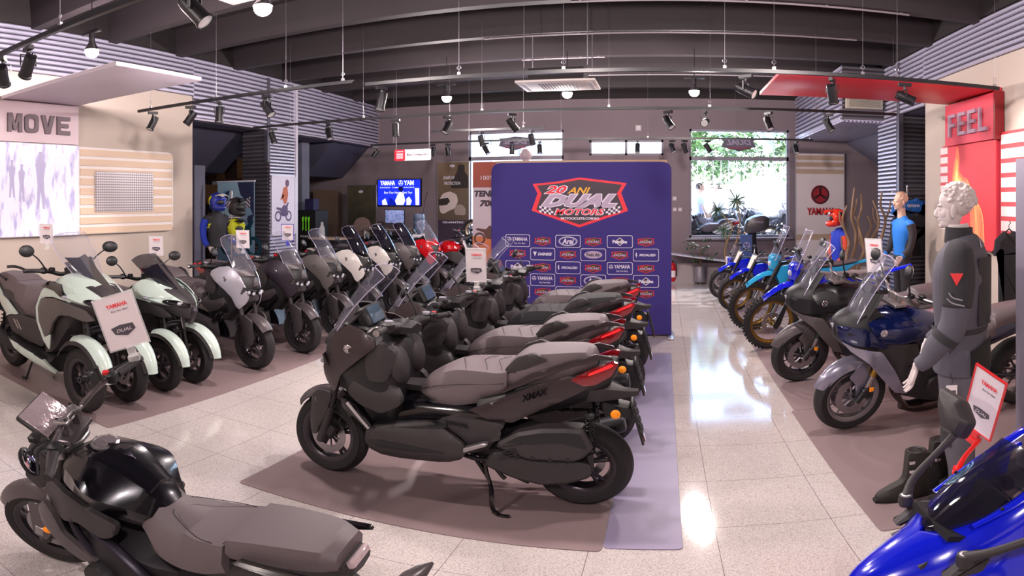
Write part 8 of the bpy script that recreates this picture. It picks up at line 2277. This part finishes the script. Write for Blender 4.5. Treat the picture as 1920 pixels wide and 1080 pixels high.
def jacket_mannequin():
 # faces local +x; root placed facing the aisle
 r = empty('mannequin', (1.62, 3.03, .006), (0, 0, math.radians(146)), label='white mannequin in a grey and black riding jacket standing at the right', cat='mannequin')
 b = MB(); head_mesh(b); b.xf(Matrix.Translation((.03, 0, 1.655)) @ Matrix.Rotation(math.radians(-5), 4, 'Z') @ Matrix.Scale(1.05, 4)); fuse(obj('body', b, M_mann, r), .0035, 2)
 # hands
 for s in (1, -1):
  b = MB()
  M = Matrix.Translation((.235 if s < 0 else .20, s * .30, .925)) @ Matrix.Rotation(-s * .25, 4, 'X') @ Matrix.Rotation(-.25, 4, 'Y') @ Matrix.Rotation(-s * pi / 2 + s * .4, 4, 'Z')
  if s > 0: M = M @ Matrix.Scale(-1, 4, (1, 0, 0))
  M = M @ Matrix.Rotation(pi if False else 0, 4, 'Z')
  hand_mesh(b, M); fuse(obj('hand', b, M_mann, r), .003, 2)
 # jacket
 b = MB()
 etube(b, [(-.01, 0, .83, .215, .165), (-.01, 0, .95, .22, .165), (-.005, 0, 1.10, .20, .15), (-.005, 0, 1.25, .22, .16), (-.01, 0, 1.40, .24, .165), (-.015, 0, 1.50, .23, .145), (-.012, 0, 1.56, .18, .115), (-.0, 0, 1.605, .10, .085)], seg=28)
 for s in (1, -1):
  etube(b, [(-.01, s * .14, 1.53, .075, .07), (-.015, s * .21, 1.495, .085, .08), (-.02, s * .265, 1.37, .076, .085), (-.01, s * .285, 1.22, .068, .078), (.02, s * .30, 1.12, .066, .074), (.09, s * .305, 1.04, .062, .066), (.175 if s < 0 else .14, s * .305, .965, .050, .050), (.225 if s < 0 else .19, s * .302, .925, .044, .043)], seg=18, side=(0, 1, 0))
 o = fuse(obj('jacket', b, M_jack, r), .011, 3)
 # collar
 b = MB(); b.lathe([(.085, 1.575), (.083, 1.61), (.078, 1.66), (.070, 1.662), (.068, 1.58)], c=(.006, 0, 0), seg=26, closed=True); obj('collar', b, M_jackd, r)
 # black shoulder, sleeve and side panels lie on the jacket
 def W(x, z):
  t = clampf((z - .84) / .7, 0, 1)
  hw = lerp(.195, .21, t); hd = lerp(.135, .138, t)
  q = max(0, 1 - ((x + .005) / (hd + .004)) ** 2)
  return hw * math.sqrt(q) + .006
 for s in (1, -1):
  b = MB(); etube(b, [(-.012, s * .15, 1.54, .079, .072), (-.016, s * .213, 1.503, .090, .085), (-.02, s * .268, 1.38, .082, .090), (-.012, s * .288, 1.25, .075, .083)], seg=18); fuse(obj('sleeve_panel', b, M_jackd, r), .009, 3)
  b = MB(); etube(b, [(.035, s * .304, 1.105, .0705, .076), (.06, s * .307, 1.07, .069, .072)], seg=16, caps=False); obj('elbow_seam', b, M_jackd, r)
  b = MB(); b.tube([(-.05, s * .358, 1.30), (-.0, s * .362, 1.315), (.02, s * .360, 1.34)], .004, seg=5); b.tube([(-.06, s * .358, 1.27), (-.0, s * .362, 1.285), (.03, s * .360, 1.31)], .004, seg=5); obj('reflective_piping', b, M_silver, r)
  b = MB(); b.tube([(-.115, s * .05, 1.59), (-.13, s * .12, 1.555)], .004, seg=5, smooth=False); obj('shoulder_piping', b, M_silver, r)
 b = MB()
 b.prism([(-.035, .03), (.035, .03), (.0, -.035)], 0, .004, 'xz', bev=.001)
 b.xf(Matrix.Translation((-.02, .358, 1.41)) @ Matrix.Rotation(.1, 4, 'X')); obj('red_badge', b, M_redsw, r)
 # back panel, belt, hem patches
 b = MB(); b.grid(lambda u, v: Vector((-(lerp(.162, .165, v) + .010) * math.cos((2 * u - 1) * .85) - .005, (.235 + .008) * math.sin((2 * u - 1) * .85) * lerp(.85, 1, v), lerp(1.12, 1.50, v))), 12, 10, t=.006); bp_ = obj('back_panel', b, M_jackd, r)
 b = MB(); b.txt('DAINESE', .05, 0, 0, 0, 0, width=.17, height=.028, shear=.2); obj('back_letters', b, M_silver, bp_, loc=(-.178, .04, 1.16), rot=(0, 0, -pi / 2 + .0), smooth=False)
 b = MB(); b.lathe([(1.0, 1.075), (1.03, 1.09), (1.0, 1.105)], seg=30); b.xf(Matrix.Diagonal((.156, .207, 1, 1))); obj('waist_strap', b, M_jackd, r)
 b = MB(); b.grid(lambda u, v: Vector((-(.168 + .008) * math.cos(lerp(.3, 1.15, u)) - .01, (.22 + .008) * math.sin(lerp(.3, 1.15, u)), lerp(.845, 1.05 - .06 * u, v))), 8, 6, t=.005); b2 = b
 obj('hem_patch', b, mat('patch_black', 0x111114, .8), r)
 b = MB(); b.prism(rnd([(-.02, .0), (.07, .03), (.07, .12), (-.05, .09)], .01), 0, .012, 'xz', bev=.003); obj('side_pocket', b, M_jack, r, loc=(-.03, .198, .90))
 # trousers
 b = MB()
 etube(b, [(-.01, 0, .98, .16, .11), (-.01, 0, .88, .165, .115), (-.01, 0, .80, .16, .11)], seg=24)
 for s in (1, -1):
  etube(b, [(-.01, s * .09, .88, .105, .13), (-.01, s * .10, .72, .098, .118), (.0, s * .105, .52, .082, .098), (.0, s * .105, .42, .078, .088), (-.01, s * .10, .25, .062, .07), (-.015, s * .10, .08, .058, .066)], seg=18)
 fuse(obj('trousers', b, M_pant, r), .011, 3)
 for s in (1, -1):
  b = MB(); b.grid(lambda u, v: Vector((.093 * math.cos((2 * u - 1) * 1.3) + .006, s * .105 + .082 * math.sin((2 * u - 1) * 1.3), lerp(.40, .55, v))), 8, 5, t=.006); obj('knee_patch', b, M_jackd, r)
  b = MB(); b.loft([(-.09, [(0, .0), (.03, .0), (.035, .06), (.03, .10), (0, .10)]), (.0, [(0, .0), (.042, .0), (.045, .05), (.04, .11), (0, .12)]), (.08, [(0, .0), (.045, .0), (.046, .03), (.03, .07), (0, .08)]), (.16, [(0, .0), (.03, .0), (.03, .02), (.02, .04), (0, .045)])], n=3); b.xf(Matrix.Translation((0, s * .10, 0))); obj('foot', b, M_plastd, r)
 # swing tag
 b = MB(); b.box((0, 0, -.075), (.06, .003, .15)); tgo = obj('price_tag', b, M_paper, r, loc=(.02, .235, .80), rot=(0, 0, pi + .3), smooth=False)
 b = MB(); b.box((0, -.002, -.04), (.045, .001, .02)); b.box((0, -.002, -.085), (.045, .001, .004)); b.box((0, -.002, -.095), (.035, .001, .004)); b.box((.005, -.002, -.11), (.04, .001, .01)); obj('tag_print', b, M_txtgrey, tgo, smooth=False)
 b = MB(); b.box((.012, -.002, -.138), (.028, .001, .012)); obj('tag_sticker', b, M_yellow, tgo, smooth=False)
 b = MB(); b.tube([(0, 0, 0), (.003, 0, .03), (-.005, 0, .07)], .0015, seg=4); obj('tag_cord', b, M_plastd, tgo)
 b = MB(); b.lathe([(0, 0), (.17, 0), (.17, .008), (0, .012)], seg=28); b.cyl((-.06, 0, .0), (-.06, 0, .3), .008); obj('base_plate', b, M_steel, r)
 return r
jacket_mannequin()
def bust(name, loc, rz, label, cat, body_m, sleeve_m, head=True, legs=None, pole=True, vest=None, arms=True, h=0., hair=True):
 """a dressed mannequin; local +x is its front, z measured from the floor"""
 r = empty(name, loc, (0, 0, rz), label=label, cat=cat)
 if head:
  b = MB(); head_mesh(b, hair); b.xf(Matrix.Translation((.03, 0, 1.655 + h))); fuse(obj('body', b, mat('mannequin_skin', 0xc9ad98, .5), r), .006, 2)
 b = MB()
 etube(b, [(-.0, 0, 1.0 + h, .15, .10), (-.0, 0, 1.12 + h, .15, .105), (.0, 0, 1.25 + h, .17, .115), (-.005, 0, 1.38 + h, .19, .12), (-.01, 0, 1.47 + h, .17, .10), (-.01, 0, 1.53 + h, .10, .075), (-.005, 0, 1.57 + h, .06, .06)], seg=24)
 if arms:
  for s in (1, -1):
   etube(b, [(-.01, s * .13, 1.47 + h, .06, .06), (-.015, s * .20, 1.44 + h, .062, .062), (-.02, s * .235, 1.34 + h, .052, .055), (-.0, s * .25, 1.22 + h, .046, .05), (.05, s * .25, 1.10 + h, .042, .045), (.14, s * .23, 1.02 + h, .036, .036)], seg=14)
 fuse(obj('top', b, body_m, r), .012, 2)
 if arms:
  for s in (1, -1):
   b = MB(); etube(b, [(-.015, s * .205, 1.445 + h, .066, .066), (-.02, s * .237, 1.34 + h, .057, .06), (-.0, s * .252, 1.22 + h, .051, .055), (.05, s * .252, 1.10 + h, .047, .05), (.12, s * .235, 1.035 + h, .041, .042)], seg=14, caps=False); obj('sleeve', b, sleeve_m, r)
   b = MB(); hand_mesh(b, Matrix.Translation((.15, s * .23, 1.01 + h)) @ Matrix.Rotation(-.9, 4, 'Y')); fuse(obj('hand', b, M_mann, r), .005, 1)
 if legs:
  b = MB()
  etube(b, [(0, 0, 1.04 + h, .15, .10), (0, 0, .9 + h, .16, .11)], seg=20)
  for s in (1, -1): etube(b, [(0, s * .08, .92 + h, .08, .09), (0, s * .09, .55 + h, .06, .065), (0, s * .09, .3, .055, .06), (0, s * .09, .07, .045, .05)], seg=14)
  fuse(obj('trousers', b, legs, r), .014, 2)
  b = MB()
  for s in (1, -1): b.ell((.04, s * .09, .04), (.11, .04, .04), 12, 8)
  obj('foot', b, M_plastd, r)
 if pole:
  b = MB(); b.cyl((0, 0, .01), (0, 0, 1.1 + h), .016); b.lathe([(0, 0), (.18, 0), (.18, .012), (0, .018)], seg=24); obj('pole', b, M_steel, r)
 return r
M_jb = mat('jersey_blue', 0x1c38b8, .7)
M_jo = mat('jersey_orange', 0xd8482a, .7)
m2 = bust('mannequin', (3.25, 7.8, .0), math.radians(190), 'mannequin in a bright blue shirt before the ribbed column on the right', 'mannequin', mat('shirt_bright_blue', 0x1f78d8, .7), M_jackd, legs=M_jackd, pole=False, h=.02)
b = MB(); etube(b, [(-.02, .0, 1.0, .158, .10), (-.025, 0, 1.25, .18, .11), (-.03, 0, 1.45, .17, .10)], seg=24, caps=False); o = obj('open_vest', b, M_jackd, m2)
m3 = bust('jersey_torso', (2.82, 9.45, 0), math.radians(190), 'torso stand in a blue and orange jersey under the orange helmet', 'mannequin', M_jb, M_jo, head=False, h=-.22)
helmet((2.78, 9.45, 1.40), math.radians(190), 'bright orange and black peaked helmet on the right torso stand', mat('helmet_orange', 0xe8381e, .25, coat=.6), MATS['helmet_orange'], M_plastd)
m4 = bust('jersey_torso', (-6.52, 7.15, 0), math.radians(-15), 'torso in a blue and black jersey with yellow badge at the left opening', 'mannequin', M_jackd, M_jb, head=False, h=.05)
b = MB(); b.txt('FLY', .1, 0, 0, 0, 0, width=.14, height=.07, bold=.006, shear=.2); obj('yellow_badge', b, mat('badge_yellow', 0xd8e020, .5), m4, loc=(.02, -.19, 1.40), rot=(0, 0, .6), smooth=False)
helmet((-6.50, 7.15, 1.66), math.radians(-15), 'blue white and yellow peaked helmet on the left torso stand', mat('helmet_blue', 0x24349c, .25, coat=.6), M_whitep, M_yellow)
def outside_person(x, y, z, rz, label, shirt, trouser, hair):
 r = empty('person', (x, y, z), (0, 0, rz), label=label, cat='person')
 b = MB()
 head_mesh(b, False); b.xf(Matrix.Translation((.02, 0, 1.52)))
 for s in (1, -1):
  etube(b, [(-.015, s * .235, 1.20, .036, .038), (.03, s * .24, 1.08, .034, .035), (.10, s * .22, .95, .028, .028)], seg=12)
  hand_mesh(b, Matrix.Translation((.11, s * .22, .94)) @ Matrix.Rotation(-.4, 4, 'Y'))
 fuse(obj('body', b, mat('skin', 0xb98d74, .6), r), .007, 2)
 b = MB(); b.ell((-.012, 0, 1.685), (.104, .084, .075), 16, 10); b.ell((-.05, 0, 1.64), (.065, .078, .075), 14, 10); obj('hair', b, hair, r)
 b = MB()
 etube(b, [(0, 0, .92, .16, .11), (0, 0, 1.1, .15, .11), (0, 0, 1.25, .17, .115), (-.005, 0, 1.36, .18, .11), (-.01, 0, 1.43, .12, .085), (0, 0, 1.47, .06, .06)], seg=20)
 for s in (1, -1): etube(b, [(-.01, s * .13, 1.38, .06, .06), (-.015, s * .19, 1.35, .06, .06), (-.02, s * .225, 1.25, .052, .055), (-.01, s * .235, 1.16, .048, .05)], seg=12)
 fuse(obj('shirt', b, shirt, r), .014, 2)
 b = MB(); etube(b, [(0, 0, .98, .155, .10), (0, 0, .86, .16, .11)], seg=18)
 for s in (1, -1): etube(b, [(.03 * s, s * .08, .88, .085, .09), (.06 * s, s * .09, .5, .062, .066), (.04 * s, s * .09, .08, .05, .052)], seg=14)
 fuse(obj('trousers', b, trouser, r), .014, 2)
 b = MB()
 for s in (1, -1): b.ell((.05 + .04 * s, s * .09, .035), (.12, .045, .04), 12, 8)
 obj('shoe', b, M_plastd, r)
outside_person(.98, 16.2, .50, math.radians(10), 'person in a light shirt standing outside, left in the right window', mat('shirt_pale', 0xaab6e0, .8), mat('trouser_dark', 0x1c2030, .8), mat('hair_dark', 0x2a2228, .8))
outside_person(1.52, 16.6, .50, math.radians(150), 'person in a white shirt outside, turned to the other person', mat('shirt_white', 0xe4e6f4, .8), MATS['trouser_dark'], MATS['hair_dark'])
# ------------------------------------------------------------------ outside the windows
b = MB(); b.box((0, 44, .25), (120, 61, .5)); o = obj('ground_outside', b, mat('pavement', 0xc9c4c4, .8, var=(.6, .15)), smooth=False); o['kind'] = 'structure'
b = MB(); b.box((9, 23, 1.35), (34, .4, 1.75)); o = obj('retaining_wall', b, mat('pale_render', 0xdcd6d0, .8), smooth=False); tag(o, 'pale boundary wall across the street outside', 'wall')
fz = empty('street_fence', (2, 23, 0), label='grey railing fence on the boundary wall outside', cat='fence')
b = MB()
for z in (2.3, 3.35): b.box((0, 0, z), (20, .05, .05))
obj('fence_rail', b, M_frame, fz, smooth=False)
b = MB()
for k in range(66): b.box((-10 + k * .3, 0, 2.83), (.03, .03, 1.1))
o = obj('fence_bars', b, M_frame, fz, smooth=False); o['kind'] = 'stuff'
random.seed(9)
def bush(x, y, z, rx, rz_, n, label):
 t = empty('tree', (x, y, 0), label=label, cat='tree', group='trees beyond the fence')
 b = MB()
 for k in range(n):
  a = random.uniform(0, 2 * pi); e = random.uniform(-.9, 1.5); q = random.uniform(.5, 1)
  p = Vector((rx * q * math.cos(a) * math.cos(e), rx * .6 * q * math.sin(a) * math.cos(e), z + rz_ * q * math.sin(e)))
  leaf(b, p, (random.uniform(-1, 1), random.uniform(-1, 1), random.uniform(-1, .6)), random.uniform(.22, .4), random.uniform(.08, .14))
 o = obj('crown', b, mat('hedge_leaf', 0x6f8f5a, .6), t, smooth=False); o['kind'] = 'stuff'
 b = MB(); b.tube([(0, 0, .4), (.1, 0, z * .6), (0, .1, z)], [.14, .1, .05], seg=8); obj('trunk', b, mat('bark', 0x6a5a4c, .8), t)
for i, (x, y, z, rx, rz_) in enumerate(((2.0, 26, 3.9, 1.5, 1.9), (4.6, 28, 4.3, 1.6, 2.2), (7.4, 26, 4.0, 1.6, 2.0))):
 bush(x, y, z, rx, rz_, 1400, ['leafy tree beyond the fence at the left of the right window', 'leafy tree beyond the fence in the middle of the right window', 'leafy tree beyond the fence at the right of the right window'][i])
def block(x, y, w, h, d, label):
 t = empty('apartment_building', (x, y, .4), label=label, cat='building')
 b = MB(); b.box((0, 0, h / 2), (w, d, h)); obj('wall', b, mat('building_white', 0xd8d6d8, .8), t, smooth=False)
 nx, nz = int(w / 2.4), int(h / 2.7)
 for j in range(nz):
  b = MB(); b.box((0, -d / 2 - .4, 1.0 + j * 2.7), (w * .9, .8, .15)); b.box((0, -d / 2 - .8, 1.5 + j * 2.7), (w * .9, .06, .9)); obj('balcony', b, mat('balcony_grey', 0xb4b4bc, .7), t, smooth=False)
 for i in range(nx):
  for j in range(nz):
   b = MB(); b.box((-w / 2 + (i + .5) * w / nx, -d / 2 - .02, 2.0 + j * 2.7), (w / nx * .5, .08, 1.4)); obj('window', b, mat('building_glass', 0x5c6678, .2), t, smooth=False)
block(-22, 62, 12, 13, 10, 'pale apartment block seen through the left window')
block(-11, 70, 9, 9, 10, 'pale apartment block seen at the left of the narrow window')
block(-1.2, 74, 7, 8, 10, 'pale apartment block seen at the right of the narrow window')
# a second naked bike stands almost under the lens: only a mirror reaches into the frame
c = copy_tree(mt, (mt.location.x + 1.50, mt.location.y - 1.2, 0), tuple(mt.rotation_euler), 'grey pointed mirror of a naked motorcycle peeking in at the bottom edge', swap={'crinkled_film': M_lcd})
bpy.context.view_layer.update()
b = MB()
P0, P1 = Vector((-.445, .945, 1.045)), Vector((-.395, .985, 1.100))
for_ = [(0, .030, .018), (.35, .040, .02), (.7, .028, .014), (.92, .010, .007), (1., .003, .003)]
q = (P1 - P0).to_track_quat('X', 'Z')
b.skin([[P0.lerp(P1, t) + q @ Vector((0, w * .55 * math.cos(a * pi / 5), h_ * math.sin(a * pi / 5))) for a in range(10)] for t, w, h_ in for_])
b.tube([P0, (-.48, .85, 1.02), (-.45, .60, 1.02), (-.32, .35, 1.02)], .009, seg=6)
o = obj('mirror', b, M_greyp, None); o.parent = c; o.matrix_parent_inverse = c.matrix_world.inverted()
# bikes parked outside the right window
GO = 'motorcycles parked outside'
copy_tree(mt, (.75, 15.2, .5), (R_(-8), 0, R_(12)), 'dark motorcycle parked outside behind the yucca tufts', GO, swap={'crinkled_film': M_lcd}, sc=.98)
copy_tree(mt, (3.3, 16.6, .5), (R_(-8), 0, R_(176)), 'dark motorcycle parked outside behind the outboard motor', GO, swap={'crinkled_film': M_lcd, 'seat_vinyl': M_seatb}, sc=.98)
copy_tree(e1, (4.1, 14.7, .5), (R_(-6), 0, R_(176)), 'tall dirt bike parked outside at the right of the right window', GO, swap={'racing_blue': M_greyp})
copy_tree(sc1, (1.6, 14.1, .5), (R_(-4), 0, R_(184)), 'white scooter parked outside at the left of the right window', GO, swap={'matt_brown_paint': M_whitep, 'matt_nose_paint': M_whitep}, sc=.85)
# ------------------------------------------------------------------ ceiling lamps
M_bulb = mat('lamp_bulb', 0xfff0dc, .3, emit=(1, .86, .72), es=60)
M_chrome = mat('chrome', 0xd8d8dc, .12, 1.)
def lamp(x, y, z, label, energy, r=.075):
 t = empty('ceiling_lamp', (x, y, z), label=label, cat='lamp', group='big ceiling lamps')
 b = MB(); b.ell((0, 0, 0), (r, r, r * .95), 16, 10); obj('bulb', b, M_bulb, t)
 b = MB(); b.lathe([(.03, .16), (.035, .1), (r * .8, .05), (r * 1.12, .02), (r * 1.12, .012), (r * .8, .03), (.02, .09)], seg=24); obj('reflector', b, M_chrome, t)
 b = MB(); b.cyl((0, 0, .1), (0, 0, .2), .032); b.box((0, 0, .215), (.3, .05, .03)); b.cyl((0, 0, .22), (0, 0, ZC + .0 - z), .006, seg=6); obj('fitting', b, M_black, t)
 l = bpy.data.lights.new('lamp_light', 'POINT'); l.energy = energy; l.color = (1, .87, .85); l.shadow_soft_size = .09
 lo = bpy.data.objects.new('lamp_light', l); COL.objects.link(lo); lo.parent = t; lo.location = (0, 0, -r - .1)
for x, y, z, e, lb in [
 (-3.28, 8.75, 3.4, 230, 'bright ceiling lamp left of the air conditioner over the far aisle'),
 (-1.42, 8.85, 3.4, 200, 'bright ceiling lamp beside the air conditioner, above the backdrop'),
 (.45, 8.8, 3.4, 230, 'bright ceiling lamp above the right aisle before the far window'),
 (-5.13, 3.7, 3.4, 190, 'ceiling lamp glowing above the white canopy at the left'),
 (-2.96, 3.79, 3.4, 230, 'large round ceiling lamp near the top left, over the front scooter'),
 (-.9, 3.8, 3.5, 230, 'ceiling lamp over the middle of the front scooters, above the frame'),
 (1.3, 3.8, 3.5, 230, 'ceiling lamp over the front of the right aisle, above the frame'),
 (-3.4, -1.0, 3.5, 280, 'added fill lamp, unseen behind the viewpoint at the left'),  # this lamp and the next are unseen, added as fill light
 (.4, -1.0, 3.5, 280, 'added fill lamp, unseen behind the viewpoint at the right')]:
 lamp(x, y, z, lb, e)
